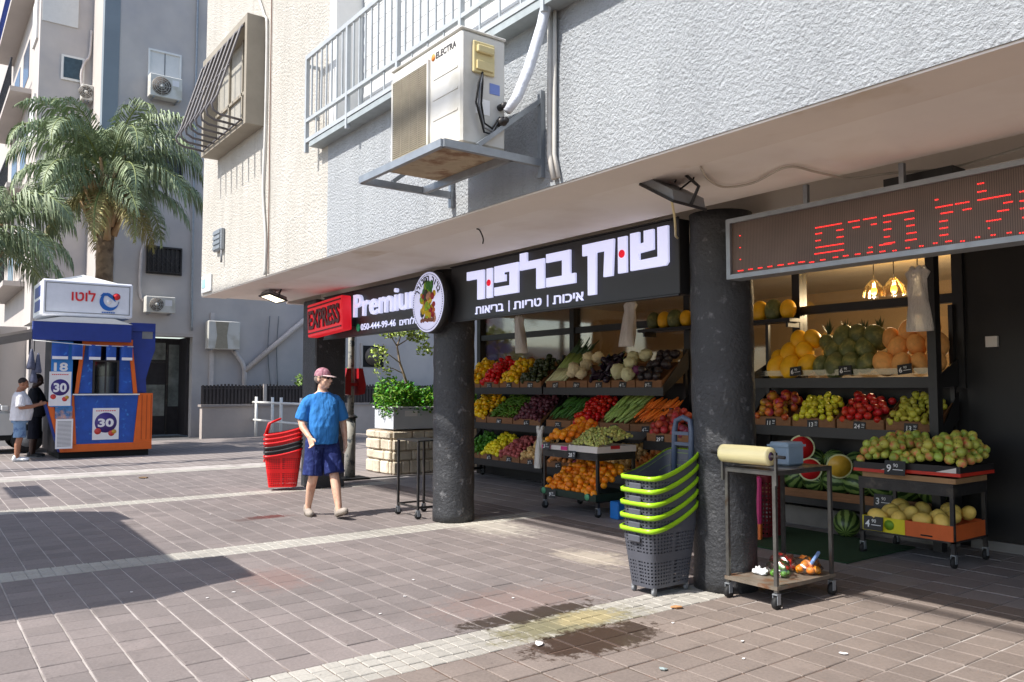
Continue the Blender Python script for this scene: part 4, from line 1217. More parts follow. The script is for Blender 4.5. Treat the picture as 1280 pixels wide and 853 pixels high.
b = MB(); b.ball((0, 0, 0), .135, .135, .155, n=24, m=14); WM = b.mesh('watermelon', M_wm)
def wmelon(x, y, z, label, s=1.0, group='watermelons on the shelf'):
    tag(obj('watermelon', WM, None, (x, y, z), (R(rnd(50, 110)), rnd(0, 6), rnd(0, 6)), s * rnd(.95, 1.05)), label, 'watermelon', group)
b = MB(); 
for i in range(8):
    wmelon(-5.55 + i * .245, 7.80 + .03 * (i % 2), .52, 'striped watermelon in the front row on the lower shelf')
for i in range(7):
    wmelon(-5.4 + i * .25, 7.93, .72, 'striped watermelon in the upper row on the lower shelf', .9, 'upper row of watermelons')
wmelon(-4.60, 7.62, .136, 'lone striped watermelon on the floor by the cart', 1.0, None)
def half(x, y, z, flesh, label, rot, s=1.0):
    t = thing('cut_watermelon', label, 'watermelon', (x, y, z))
    t.rotation_euler = rot
    b = MB(); b.lathe([(.001, -.15 * s), (.07 * s, -.13 * s), (.115 * s, -.08 * s), (.135 * s, 0)], 28, ax='y', caps=False); b.build('rind', M_wm, t)
    b = MB(); b.lathe([(.135 * s, 0), (.118 * s, .002)], 28, ax='y', caps=False); b.build('rind_edge', M_rindw, t)
    b = MB(); b.lathe([(.118 * s, .001), (.118 * s, .0035)], 28, ax='y'); b.build('flesh', flesh, t)
half(-5.15, 7.70, .86, M_flesh, 'cut watermelon half showing red flesh on top of the watermelons', (0, 0, R(35)))
half(-5.03, 7.66, .64, M_flesh, 'lower cut watermelon half with red flesh', (R(-10), 0, R(30)), .9)
half(-4.68, 7.64, .70, M_yflesh, 'cut watermelon half showing yellow flesh', (R(10), 0, R(40)), .95)
b = MB(); b.box(-1.04, 1.04, -.006, .006, -.03, .055)
tag(b.build('shelf_board', M_wood, None, (-4.75, 7.655, .37)), 'long wooden board edging the watermelon shelf', 'board')
price(-4.22, 7.63, .40, '3', '90', 'black price tag 3.90 below the watermelons', s=1.5)
# melons on the high shelf running behind the near column
t = thing('high_shelf', 'narrow black high shelf with round melons along the shop window', 'shelf', (-6.3, 7.95, 2.24))
b = W(t); b.box(-7.7, -5.35, 7.82, 8.05, 2.24, 2.28); b.build('board', M_black, t)
for x in (-7.6, -6.4, -5.4):
    b = W(t); b.box(x - .015, x + .015, 7.84, 8.06, 2.18, 2.24); b.build('bracket', M_black, t)
for i in range(12):
    kind = 'yellow_melon' if i % 2 else 'green_melon'
    put(kind, (-7.5 + i * .187, 7.93, 2.385), (0, 0, rnd(0, 6)), ('yellow' if i % 2 else 'dark green') + ' melon standing in the row on the high shelf', ('yellow' if i % 2 else 'green') + ' melons on the high shelf', .92)

# orange trolley
def trolley(name, label, x0, x1, y0, y1, zt, zb, m_=None, apron=.07):
    m_ = m_ or M_darksteel
    t = thing(name, label, 'trolley', ((x0 + x1) / 2, (y0 + y1) / 2, 0))
    for x in (x0, x1):
        for y in (y0, y1):
            b = W(t); b.box(x - .016, x + .016, y - .016, y + .016, .10, zt); b.build('leg', m_, t)
            castor(t, x, y)
    b = W(t); b.box(x0 - .02, x1 + .02, y0 - .02, y0 + .004 - .02 + .02, zt - apron, zt); b.box(x0 - .02, x1 + .02, y1, y1 + .02, zt - apron, zt); b.box(x0 - .02, x0 - .0165, y0 + .005, y1, zt - apron, zt); b.box(x1 + .0165, x1 + .02, y0 + .005, y1, zt - apron, zt)
    b.build('apron', m_, t)
    b = W(t); b.box(x0 - .02, x1 + .02, y0 - .02, y1 + .02, zt + .001, zt + .014); b.build('top_tray', m_, t)
    b = W(t); b.box(x0 - .016, x1 + .016, y0 - .016, y1 + .016, zb, zb + .016); b.build('bottom_tray', m_, t)
    return t
trolley('orange_trolley', 'black wheeled trolley of oranges and grapes in front of the vegetables', -7.95, -6.98, 6.42, 7.0, .72, .17)
M_pink = mat('pink_wrap', C(214, 40, 130), .5, .2, 12); M_pbox = mat('printed_white_box', C(222, 214, 208), .6, .08); M_dgreen = mat('green_black_print', C(24, 44, 34), .5, .4, 9)
def carton(name, label, x0, x1, y0, y1, z0, h, m_, m2=None, spots=None, slope=0.0):
    t = thing(name, label, 'box', ((x0 + x1) / 2, (y0 + y1) / 2, z0))
    for nm, q in (('front_panel', (x0, x1, y0, y0 + .006)), ('back_panel', (x0, x1, y1 - .006, y1)), ('side_panel', (x0, x0 + .006, y0 + .0065, y1 - .0065)), ('side_panel', (x1 - .006, x1, y0 + .0065, y1 - .0065))):
        b = W(t); b.box(*q, z0, z0 + h); b.build(nm, m_, t)
    b = W(t); b.box(x0 + .007, x1 - .007, y0 + .007, y1 - .007, z0, z0 + .006); b.build('base', m_, t)
    return t
c_ = carton('orange_carton', 'white and pink carton of oranges on the trolley top', -7.98, -7.48, 6.39, 7.02, .74, .055, M_pbox)
b = W(c_); b.box(-7.6, -7.48, 6.384, 6.3895, .745, .79); b.box(-7.97, -7.80, 6.384, 6.3895, .745, .79); b.build('pink_print', M_pink, c_)
heap('orange', -7.98, -7.46, 6.42, .80, 7.0, .98, 'orange in the pile on top of the trolley', 'oranges on the trolley top', layers=2, mound=.06)
c_ = carton('grape_carton', 'white printed carton of grapes on the trolley top', -7.46, -6.95, 6.39, 7.02, .74, .075, M_pbox)
b = W(c_); b.box(-6.9496, -6.9475, 6.6, 6.75, .78, .82); b.build('red_print', mat('red_print', C(180, 40, 44), .6), c_)
b = MB(); grapes(b, -7.47, -6.94, 6.4, .79, 7.0, .90, 760, .019)
o = b.build('grape_heap', M_grape); tag(o, 'heap of pale green grapes on the orange trolley', 'grapes', kind='stuff')
c_ = carton('fruit_box', 'dark green printed box of oranges on the trolley bottom', -7.98, -6.95, 6.36, 6.98, .19, .08, M_dgreen)
for i, x in enumerate((-7.9, -7.1)):
    b = W(c_); b.lathe([(.04, 0), (.04, .003)], 16, (x, 6.358, .23), ax='y'); b.build('round_label', mat('mint_label', C(90, 160, 120), .6), c_)
heap('orange', -7.96, -6.97, 6.39, .22, 6.95, .52, 'orange in the sloping box at the bottom of the trolley', 'oranges on the trolley bottom', layers=2, mound=.03)
price(-7.86, 6.37, .78, '3', '90', 'black price tag 3.90 on the orange carton', s=1.1)
price(-7.38, 6.37, .70, '28', '90', 'black price tag 28.90 on the trolley edge under the grapes', s=1.1)
price(-7.72, 6.345, .20, '9', '90', 'black price tag 9.90 on the box at the trolley bottom', s=1.1)
b = MB(); b.box(-.07, .07, -.12, .12, 0, .2, bev=.01)
tag(b.build('blue_crate', mat('blue_plastic', C(28, 110, 190), .4), None, (-6.80, 6.62, .0)), 'bright blue plastic box beside the orange trolley', 'box')

# apple cart
trolley('apple_cart', 'black wheeled cart of apples and melons at the right', -4.08, -3.28, 7.02, 7.6, .68, .20, apron=.09)
M_prb = mat('black_red_print', C(32, 28, 30), .5, .3, 14); M_redp = mat('red_edge', C(206, 52, 34), .5)
for i, (x0, x1, nm) in enumerate(((-4.12, -3.66, 'left'), (-3.655, -3.19, 'right'))):
    z0 = .745 if i == 0 else .76
    y0 = 6.96 + .02 * i
    c_ = carton('apple_tray', f'black and red printed apple tray at the {nm} of the cart top', x0, x1, y0, 7.6, z0, .085, M_prb)
    b = W(c_); b.box(x0, x1 + .001, y0 - .004, y0 - .0006, z0, z0 + .028); b.build('red_edge', M_redp, c_)
    b = W(c_); b.box(x1 + .0005, x1 + .003, y0, 7.6, z0, z0 + .03); b.build('red_edge', M_redp, c_)
    b = W(c_); b.add([(x1 - .2, y0 - .005, z0 + .03), (x1 - .03, y0 - .005, z0 + .03), (x1 - .03, y0 - .005, z0 + .075)], [(0, 1, 2)]); b.build('white_print', M_pbox, c_)
    heap('green_apple', x0, x1 + .02, y0 + .02, z0 + .05, 7.62, z0 + .13, f'green apple in the {nm} tray on the cart', f'apples in the {nm} tray', layers=3, mound=.07, margin=.0, keep=.6)
c_ = carton('wood_tray', 'flat wooden tray under the apple trays on the cart', -4.06, -3.24, 7.0, 7.58, .696, .045, M_card)
price(-3.72, 6.935, .80, '9', '90', 'black price tag 9.90 on the apple trays', s=1.5)
c1 = carton('yellow_carton', 'yellow printed carton of melons on the cart bottom', -4.07, -3.68, 7.0, 7.3, .217, .13, mat('yellow_card', C(214, 200, 24), .5))
b = W(c1); b.lathe([(.045, 0), (.045, .002)], 14, (-3.82, 6.999, .285), ax='y'); b.build('green_print', mat('green_print', C(110, 150, 30), .6), c1)
c2 = carton('orange_box', 'orange printed carton of melons at the cart bottom', -3.675, -3.27, 6.995, 7.6, .217, .13, mat('orange_card', C(206, 96, 40), .6))
b = W(c2); b.box(-3.54, -3.44, 6.992, 6.9946, .235, .247); b.build('dark_print', M_dark, c2)
c3 = carton('rear_carton', 'yellow carton of melons behind the front carton on the cart', -4.07, -3.68, 7.31, 7.6, .217, .13, mat('yellow_card2', C(200, 190, 40), .5))
heap('pale_melon', -4.07, -3.68, 7.02, .27, 7.58, .33, 'pale melon in the yellow cartons on the cart', 'melons in the yellow cartons', d=.125, mound=.02)
heap('pale_melon', -3.67, -3.28, 7.02, .27, 7.58, .33, 'pale melon in the orange carton on the cart', 'melons in the orange carton', d=.125, mound=.02)
price(-3.96, 6.985, .285, '4', '90', 'black price tag 4.90 on the yellow carton', s=1.45)

# green turf mat
b = MB(); b.box(-5.7, -3.9, 6.45, 7.6, .003, .014)
tag(b.build('turf_mat', mat('turf', C(28, 62, 34), .95, .3, 60, .01, 200), None), 'green artificial turf mat under the fruit stand', 'mat')

# hanging carrier bags
M_bag = mat('carrier_bag', C(240, 236, 228), .4, .1, 10, .03, 22, stretch=(1.6, 1.6, .5), trans=.25)
def bags(x, y, z0, z1, label, w_=.15, lean=0.0):
    t = thing('bag_bunch', label, 'bags', (x, y, z1), group='hanging bag bunches')
    b = MB(); n = 18; prof = [(.55, 0), (.74, -.03), (.55, -.09), (.60, -.15), (.66, -.25), (.74, -.36), (.84, z0 - z1 + .03), (.80, z0 - z1)]
    vs = []; fs = []
    for r_, z in prof:
        for k_ in range(n):
            a = 2 * PI * k_ / n
            q = 1 + .13 * math.sin(4 * a + z * 14 + x * 3) + .12 * math.sin(7 * a + z * 5 + x)
            vs.append((w_ * r_ * q * math.cos(a) + lean * z, w_ * .55 * r_ * q * math.sin(a), z))
    for i in range(len(prof) - 1):
        for k_ in range(n): fs.append((i * n + k_, i * n + (k_ + 1) % n, (i + 1) * n + (k_ + 1) % n, (i + 1) * n + k_))
    fs.append(tuple(range(n)))
    b.add(vs, fs, 0, True); b.build('bags', M_bag, t)
    b = MB()
    for k_ in range(5):
        a = k_ * 1.26 + x; b.ball((.05 * math.cos(a), .03 * math.sin(a), .0), .03, .02, .035, n=7, m=5)
    b.build('handles', M_bag, t)
    b = MB(); b.tube([(0, 0, 0), (0, 0, .12)], .005, 5); b.build('hook', M_black, t)
bags(-9.72, 7.35, 2.02, 2.56, 'bunch of white carrier bags hanging over the peppers', .15, -.12)
bags(-7.2, 7.2, 2.02, 2.56, 'bunch of white carrier bags hanging over the cabbages', .15, .16)
bags(-3.58, 7.15, 2.0, 2.55, 'bunch of white carrier bags hanging beside the cantaloupes', .13, 0)
bags(-9.02, 7.2, .36, .93, 'bunch of thin white bags hanging low by the onions', .09, .1)

# paper-roll trolley in the sun
t = thing('bag_trolley', 'bare steel trolley with a big roll of produce bags', 'trolley', (-3.6, 5.08, 0))
x0, x1, y0, y1, zt, zb = -3.80, -3.40, 4.76, 5.42, .925, .13
for x in (x0, x1):
    for y in (y0, y1):
        b = W(t); b.box(x - .0125, x + .0125, y - .0125, y + .0125, .112, zt); b.build('leg', M_steel, t)
        castor(t, x, y, .043)
b = W(t)
for q in ((x0 + .0125, x1 - .0125, y0 - .012, y0 + .012), (x0 + .0125, x1 - .0125, y1 - .012, y1 + .012), (x0 - .012, x0 + .012, y0 + .0125, y1 - .0125), (x1 - .012, x1 + .012, y0 + .0125, y1 - .0125)): b.box(*q, zt - .026, zt - .001)
b.build('top_frame', M_steel, t)
b = W(t); b.box(x0 - .013, x1 + .013, y0 - .013, y1 + .013, zt + .001, zt + .006); b.build('top_plate', M_steel, t)
b = W(t); b.box(x0 - .02, x1 + .02, y0 - .02, y1 + .02, zb, zb + .025); b.build('bottom_shelf', mat('rusty_shelf', C(120, 110, 98), .6, .3, 8, metal=.3, col2=C(110, 76, 52), c2scale=6), t)
for x in (x0 - .02, x1 + .03):
    b = W(t); b.box(x - .008, x + .008, y0 - .035, y0 - .014, zt - .09, zt + .135); b.build('roll_bracket', M_steel, t)
b = W(t); b.lathe([(.012, -.32), (.012, .30)], 10, (-3.6, y0 - .02, zt + .105), ax='x'); b.build('spindle', M_darksteel, t)
roll = thing('bag_roll', 'thick pale yellow roll of produce bags on the steel trolley', 'roll', (-3.615, y0 - .02, zt + .105))
M_roll = mat('bag_roll_film', C(236, 224, 170), .3, .06, 5, .002, 12, stretch=(1, 20, 20), coat=.4)
b = MB(); b.lathe([(.02, -.205), (.062, -.205), (.064, -.19), (.066, 0), (.064, .19), (.062, .205), (.02, .205)], 36, ax='x'); b.build('film', M_roll, roll)
b = MB(); b.lathe([(.018, .2052), (.030, .2055)], 20, ax='x'); b.build('core', mat('purple_core', C(110, 84, 120), .6), roll)
b = MB(); b.box(-.08, .08, -.10, .10, 0, .17, bev=.012); b.box(-.09, .09, -.11, .11, .135, .15)
tag(b.build('plastic_tub', mat('blue_grey_tub', C(140, 160, 178), .35, .1), None, (-3.62, 5.22, zt + .008)), 'blue grey plastic tub on top of the steel trolley', 'tub')
def fruitbag(x, y, z, kind, n, label, r, w_):
    for i in range(n):
        a = i * 2.4; q = w_ * math.sqrt((i + .5) / n) * .8
        o = obj(kind, FM[kind], None, (x + q * math.cos(a), y + q * math.sin(a), z + r + (.035 if i < n / 3 else 0)), (rnd(0, 6), rnd(0, 6), 0), r / FRUIT[kind][2])
        tag(o, f'one of the fruit inside the {label}', FRUIT[kind][3], f'fruit in the {label}')
    b = MB(); b.ball((0, 0, .045), w_ * 1.25, w_ * 1.1, .07, n=18, m=10)
    b.v = [v * (1 + .12 * math.sin(23 * v.x / w_ + 11 * v.z / w_) + .1 * math.sin(17 * v.y / w_)) for v in b.v]
    b.v = [Vector((v.x, v.y, max(v.z, .002))) for v in b.v]
    tag(b.build('produce_bag', M_film, None, (x, y, z)), label, 'bag')
fruitbag(-3.50, 5.27, zb + .026, 'orange', 9, 'clear bag of apricots on the trolley shelf', .030, .085)
fruitbag(-3.66, 5.22, zb + .026, 'tomato', 10, 'clear bag of small red tomatoes on the trolley shelf', .022, .08)
fruitbag(-3.56, 5.04, zb + .026, 'lime', 8, 'clear bag of green limes on the trolley shelf', .024, .075)
b = MB(); b.ball((0, 0, .02), .06, .04, .028, n=26, m=16); b.v = [v * (1 + .3 * math.sin(140 * v.x + 90 * v.y) * math.sin(110 * v.z + 60 * v.x)) for v in b.v]; b.v = [Vector((v.x, v.y, max(v.z, .002))) for v in b.v]
tag(b.build('crumpled_film', mat('crumpled_film', C(225, 228, 230), .25, .1, 20), None, (-3.68, 4.97, zb + .026)), 'crumpled clear film wrapper on the trolley shelf', 'wrapper')
b = MB(); b.box(-.012, .012, -.07, .07, 0, .05, bev=.008)
tag(b.build('label_strip', mat('blue_white_label', C(120, 150, 200), .5), None, (-3.44, 5.26, zb + .13), (R(20), R(30), R(25))), 'blue and white label on the bag of apricots', 'label')

# small empty stand by the far round column
t = thing('bare_stand', 'tall narrow black metal stand beside the far round column', 'stand', (-8.4, 4.85, 0))
x0, x1, y0, y1 = -8.60, -8.13, 4.70, 5.05
for x in (x0, x1):
    for y in (y0, y1):
        b = W(t); b.box(x - .012, x + .012, y - .012, y + .012, .1, .88); b.build('leg', M_darksteel, t)
        castor(t, x, y, .04)
b = W(t); b.box(x0 - .02, x1 + .02, y0 - .02, y1 + .02, .881, .895); b.build('top_plate', M_darksteel, t)
b = W(t)
for q in ((x0, x1, y0 - .01, y0 + .01), (x0, x1, y1 - .01, y1 + .01)): b.box(q[0] + .013, q[1] - .013, q[2], q[3], .12, .14)
for x in (x0, x1): b.box(x - .01, x + .01, y0 + .013, y1 - .013, .12, .14)
b.build('lower_frame', M_darksteel, t)

# ------------------------------------------------------------------ rolling shopping baskets
def basket_shell(w0, d0, w1, d1, h, cell=(64, 22), solid=None):
    """tapered lattice shell: local x width, y depth, open top"""
    nu, nv = cell; vs = []; fs = []
    def ring(w_, d_, z, a):
        c_, s_ = math.cos(a), math.sin(a); e = .32
        return (w_ / 2 * math.copysign(abs(c_) ** e, c_), d_ / 2 * math.copysign(abs(s_) ** e, s_), z)
    # even spacing round the rounded rectangle
    fine = [ring(1, d0 / w0, 0, 2 * PI * i / 720) for i in range(720)]
    cum = [0]
    for i in range(720): cum.append(cum[-1] + (Vector(fine[(i + 1) % 720]) - Vector(fine[i])).length)
    ang = []; j = 0
    for k_ in range(nu):
        s_ = cum[-1] * k_ / nu
        while cum[j + 1] < s_: j += 1
        ang.append(2 * PI * (j + (s_ - cum[j]) / max(1e-9, cum[j + 1] - cum[j])) / 720)
    for i in range(nv + 1):
        t_ = i / nv
        for a in ang: vs.append(ring(w0 + (w1 - w0) * t_, d0 + (d1 - d0) * t_, h * t_, a))
    for i in range(nv):
        for k_ in range(nu):
            hole = 2 <= i < nv - 3 and (i % 2 == 0) and (k_ % 2 == 0) and not (solid and solid(k_ / nu, i / nv))
            if not hole: fs.append((i * nu + k_, i * nu + (k_ + 1) % nu, (i + 1) * nu + (k_ + 1) % nu, (i + 1) * nu + k_))
    fs.append(tuple(range(nu - 1, -1, -1)))
    b = MB(); b.add(vs, fs, 0, False)
    return b, ang, ring
def make_basket(name, label, loc, rz, m_body, m_rim, group, h=.43, rise=.17, rings=1, tops=True):
    t = thing(name, label, 'basket', loc, rz, group)
    b, ang, ring = basket_shell(.25, .40, .335, .52, h, (96, 34), lambda u, v: (.44 < v < .56))
    o = b.build('body', m_body, t)
    md = o.modifiers.new('thick', 'SOLIDIFY'); md.thickness = .006
    # rim: a band that climbs toward the back
    vs = []; fs = []; n = len(ang)
    for lvl, (off, dz) in enumerate(((.0, -.03), (.016, -.028), (.018, .0), (.004, .004))):
        for a in ang:
            x, y, z = ring(.335 + off * 2, .52 + off * 2, h, a)
            v = (y + .26) / .52
            vs.append((x, y, h + dz + rise * max(0, v) ** 1.7))
    for i in range(3):
        for k_ in range(n): fs.append((i * n + k_, i * n + (k_ + 1) % n, (i + 1) * n + (k_ + 1) % n, (i + 1) * n + k_))
    b = MB(); b.add(vs, fs, 0, True); b.build('rim', m_rim, t)
    # collar wall between body and rim
    vs = []; fs = []
    for top in (0, 1):
        for a in ang:
            x, y, z = ring(.335 + .004, .52 + .004, h, a)
            v = (y + .26) / .52
            vs.append((x, y, h - .002 + (rise * max(0, v) ** 1.7 if top else 0)))
    for k_ in range(n): fs.append((k_, (k_ + 1) % n, n + (k_ + 1) % n, n + k_))
    b = MB(); b.add(vs, fs, 0, True); b.build('collar', m_body, t)
    b = MB(); b.box(-.06, .06, -.275, -.262, h - .1, h - .05, bev=.006); b.build('grip', m_body, t)
    return t
M_bgrey = mat('charcoal_plastic', C(78, 80, 88), .45, .1, 6)
M_lime = mat('lime_plastic', C(150, 196, 28), .35, .08)
loc = Vector((-4.24, 4.52, .055))
NAMES = ['bottom', 'second from the bottom', 'middle', 'second from the top', 'top']
base = make_basket('shopping_basket', 'charcoal rolling basket with lime rim, bottom of the stack by the column', loc, 0, M_bgrey, M_lime, 'stack of lime rimmed baskets')
for i in range(1, 5):
    copy_tree(base, None, loc + Vector((0, .004 * i, .093 * i)), 0, f'charcoal rolling basket with lime rim, {NAMES[i]} in the stack by the column')
for k_, (x, y) in enumerate(((-.10, -.17), (.10, -.17), (-.10, .17), (.10, .17))):
    b = MB(); b.lathe([(.008, -.01), (.022, -.009), (.022, .009), (.008, .01)], 12, (x, y, -.032), ax='x'); b.box(x - .014, x + .014, y - .014, y + .014, -.028, .004); b.build('wheel', M_grey, base)
# pull handle of the top basket
top = [o for o in COL.objects if o.get('label', '').endswith('top in the stack by the column')][-1]
b = MB()
hz = .62; yy = .235
b.tube([(-.085, yy, .2), (-.085, yy + .02, hz + .12), (-.07, yy + .025, hz + .2), (0, yy + .025, hz + .225), (.07, yy + .025, hz + .2), (.085, yy + .02, hz + .12), (.085, yy, .2)], .022, 8)
b.box(-.07, .07, yy + .0, yy + .03, hz + .09, hz + .115); b.box(-.07, .07, yy + .0, yy + .03, hz + .01, hz + .035)
b.build('pull_handle', mat('slate_plastic', C(72, 84, 104), .4), top)
# red baskets by the square column
M_redpl = mat('red_plastic', C(214, 22, 26), .35, .08); M_blk = mat('black_plastic', C(34, 32, 36), .45)
loc = Vector((-11.66, 4.45, .05))
base2 = make_basket('red_basket', 'red rolling basket, bottom of the stack beside the walking man', loc, R(-25), M_redpl, M_redpl, 'stack of red baskets', h=.46, rise=.10)
for i, (mb_, nm) in enumerate(((M_blk, 'black basket second'), (M_blk, 'black basket third'), (M_redpl, 'red basket fourth'), (M_redpl, 'red basket fifth'), (M_redpl, 'red basket topmost'))):
    c_ = copy_tree(base2, None, loc + Vector((0, 0, .062 * (i + 1))), R(-25), f'{nm} from the bottom in the stack beside the man' if i < 4 else 'topmost red basket in the stack beside the man')
    for k_ in ALLKIDS(c_):
        k_.data = k_.data.copy(); k_.data.materials.clear(); k_.data.materials.append(mb_)
c_['label'] = 'topmost red basket of the stack beside the man'
b = MB(); b.tube([(-.13, -.25, .46), (-.13, -.2, .62), (-.1, -.05, .68), (.1, -.05, .68), (.13, -.2, .62), (.13, -.25, .46)], .016, 8); b.build('handle', M_redpl, c_)
# red wire basket and packets behind the near column
t = thing('red_crate', 'red mesh crate standing behind the near column', 'crate', (-5.12, 7.0, 0))
b, _, _ = basket_shell(.22, .26, .24, .28, .62, (44, 30)); o = b.build('mesh_body', mat('dark_red_plastic', C(110, 20, 32), .45), t)
md = o.modifiers.new('thick', 'SOLIDIFY'); md.thickness = .006
b = MB(); b.box(-.06, .06, -.03, .03, 0, .62, bev=.015); b.box(-.061, .061, -.031, .031, .0, .16, 1)
tag(b.build('pink_sack', [mat('pink_sack', C(196, 40, 110), .5, .2), mat('orange_sack', C(220, 110, 40), .5)], None, (-5.05, 6.74, 0), (R(-4), 0, R(20))), 'pink and orange packet leaning behind the near column', 'packet')
# ------------------------------------------------------------------ lottery kiosk (faces +X)
M_kblue = mat('kiosk_blue', C(28, 52, 130), .5, .12, 4); M_korange = mat('kiosk_orange', C(214, 96, 24), .5, .1, 4)
M_kpanel = mat('kiosk_panel_blue', C(24, 74, 160), .45, .25, 5, col2=C(60, 130, 210), c2scale=7, c2lo=.6, c2hi=.7)
M_kdark = mat('kiosk_inside', C(46, 42, 44), .7, .3, 5)
M_poster = mat('poster_white', C(226, 224, 226), .5, .04); M_purple = mat('poster_purple', C(62, 44, 120), .5)
M_posterblue = mat('poster_blue', C(36, 120, 196), .5, .2, 5); M_pred = mat('poster_red', C(200, 60, 56), .5, .3, 20)
kx = -19.4
ki = thing('lottery_kiosk', 'blue and orange lottery kiosk with a white sign box on its roof', 'kiosk', (-20.4, 3.3, 0))
def kp(name, m_, fn):
    b = W(ki); fn(b); return b.build(name, m_, ki)
kp('plinth', M_dark, lambda b: b.box(-21.3, kx - .1, 2.55, 4.32, 0, .14))
kp('cabin', M_kdark, lambda b: (b.box(-21.4, -21.3, 2.5, 4.35, .14, 2.75), b.box(-21.3, kx - .56, 4.05, 4.12, 1.3, 2.75), b.box(-21.3, kx - .05, 2.45, 2.5, .14, 2.75)))
kp('floor', M_kdark, lambda b: b.box(-21.3, kx - .05, 2.5, 4.25, .14, .2))
# front: counter panel, frame, window
kp('counter_panel', M_kpanel, lambda b: b.prism([(2.86, .30), (3.98, .30), (4.06, 1.34), (2.80, 1.34)], 'x', kx - .04, kx))
kp('base_band', M_korange, lambda b: b.prism([(2.56, .14), (4.36, .14), (4.36, .30), (2.52, .30)], 'x', kx - .05, kx + .012))
kp('left_frame', M_korange, lambda b: b.prism([(2.52, .31), (2.86, .31), (2.79, 1.34), (2.72, 1.34)], 'x', kx - .05, kx + .01))
kp('right_cabinet', M_korange, lambda b: (b.prism([(3.985, .302), (4.36, .302), (4.36, 1.38), (4.07, 1.38)], 'x', kx - .6, kx + .008),))
for y in (4.14, 4.24, 4.33):
    kp('groove', mat('orange_dark', C(170, 70, 16), .6), lambda b: b.box(kx + .008, kx + .014, y - .008, y + .008, .36, 1.34))
kp('counter_top', M_white, lambda b: b.box(kx - .1, kx + .06, 2.76, 4.08, 1.342, 1.37))
kp('window_post', M_korange, lambda b: b.prism([(2.80, 1.372), (2.87, 1.372), (2.98, 2.42), (2.90, 2.42)], 'x', kx - .05, kx + .005))
kp('window_post', M_korange, lambda b: b.prism([(3.96, 1.372), (4.04, 1.372), (3.92, 2.42), (3.84, 2.42)], 'x', kx - .05, kx + .005))
kp('window_head', M_korange, lambda b: b.box(kx - .05, kx + .007, 2.92, 3.92, 2.421, 2.56))
kp('window_pane', glass_mat('kiosk_glass', (.5, .62, .78), .12), lambda b: b.prism([(2.875, 1.375), (3.955, 1.375), (3.845, 2.418), (2.985, 2.418)], 'x', kx - .035, kx - .028))
kp('window_side_panel', M_kpanel, lambda b: b.prism([(2.88, 1.38), (3.135, 1.38), (3.135, 2.41), (2.99, 2.41)], 'x', kx - .026, kx - .02))
kp('window_side_panel', M_kpanel, lambda b: b.prism([(3.665, 1.38), (3.95, 1.38), (3.84, 2.41), (3.665, 2.41)], 'x', kx - .026, kx - .02))
kp('service_hatch', M_kdark, lambda b: (b.box(kx - .03, kx - .01, 3.14, 3.18, 1.39, 2.1), b.box(kx - .03, kx - .01, 3.62, 3.66, 1.39, 2.1), b.box(kx - .03, kx - .01, 3.181, 3.619, 2.06, 2.1), b.box(kx - .03, kx - .01, 3.38, 3.41, 1.39, 2.06)))
kp('counter_machine', M_grey, lambda b: (b.box(kx - .5, kx - .2, 3.3, 3.6, 1.37, 1.75), b.box(kx - .6, kx - .3, 2.95, 3.15, 1.37, 1.9)))
kp('side_panel', M_kblue, lambda b: b.prism([(3.95, 1.39), (4.24, 1.39), (4.22, 1.7), (4.32, 2.1), (4.40, 2.35), (4.40, 2.95), (3.9, 2.95), (3.9, 2.45)], 'x', kx - .55, kx - .06))
kp('side_window', M_grey, lambda b: b.box(kx - .058, kx - .05, 4.12, 4.34, 2.60, 2.82))
kp('valance', M_kblue, lambda b: b.box(kx - .02, kx + .14, 1.98, 3.86, 2.50, 2.88))
kp('canopy', M_white, lambda b: b.prism([(1.98, 2.885), (3.88, 2.885), (3.5, 3.0), (2.5, 3.0)], 'x', -21.2, kx + .14))
kp('roof_slab', M_kblue, lambda b: b.box(-21.4, kx - .03, 2.4, 4.38, 2.76, 2.88))
# sign box on the roof
kp('sign_box', mat('sign_white', C(216, 218, 226), .4, .05), lambda b: b.box(-20.9, kx - .02, 2.14, 3.90, 3.03, 3.80, bev=.03))
kp('sign_end', M_kblue, lambda b: (b.box(-20.6, kx - .3, 2.132, 2.1395, 3.15, 3.38), b.box(-20.6, kx - .3, 2.132, 2.1395, 3.45, 3.68)))
kp('sign_frame', M_grey, lambda b: (b.box(kx - .0195, kx - .012, 2.20, 3.84, 3.10, 3.115), b.box(kx - .0195, kx - .012, 2.20, 3.84, 3.72, 3.735), b.box(kx - .0195, kx - .012, 2.20, 2.215, 3.115, 3.72), b.box(kx - .0195, kx - .012, 3.825, 3.84, 3.115, 3.72)))
kp('roof_cap', M_white, lambda b: b.add([(-20.8, 2.4, 3.805), (kx - .1, 2.4, 3.805), (kx - .1, 3.6, 3.805), (-20.8, 3.6, 3.805), (-20.1, 3.0, 4.02)], [(0, 1, 4), (1, 2, 4), (2, 3, 4), (3, 0, 4)]))
M_kred = mat('logo_red', C(206, 30, 40), .5); M_klogo = mat('logo_blue', C(20, 92, 170), .5)
text('lettering', 'וטול', .3, M_kred, ki, on(ki, kx - .011, 2.92, 3.36), RX, .003, .006, fit=(.46, .24))
def swirl(b):
    pts = []
    for i in range(25):
        a = R(100 + i * 11); pts.append((3.42 + .19 * math.cos(a), 3.38 + .20 * math.sin(a)))
    for i in range(24, -1, -1):
        a = R(100 + i * 11); w_ = .19 - .085 * math.sin(PI * i / 24); pts.append((3.42 + w_ * math.cos(a) + .012, 3.38 + w_ * 1.05 * math.sin(a)))
    b.prism(pts, 'x', kx - .016, kx - .008)
kp('logo_swirl', M_klogo, swirl)
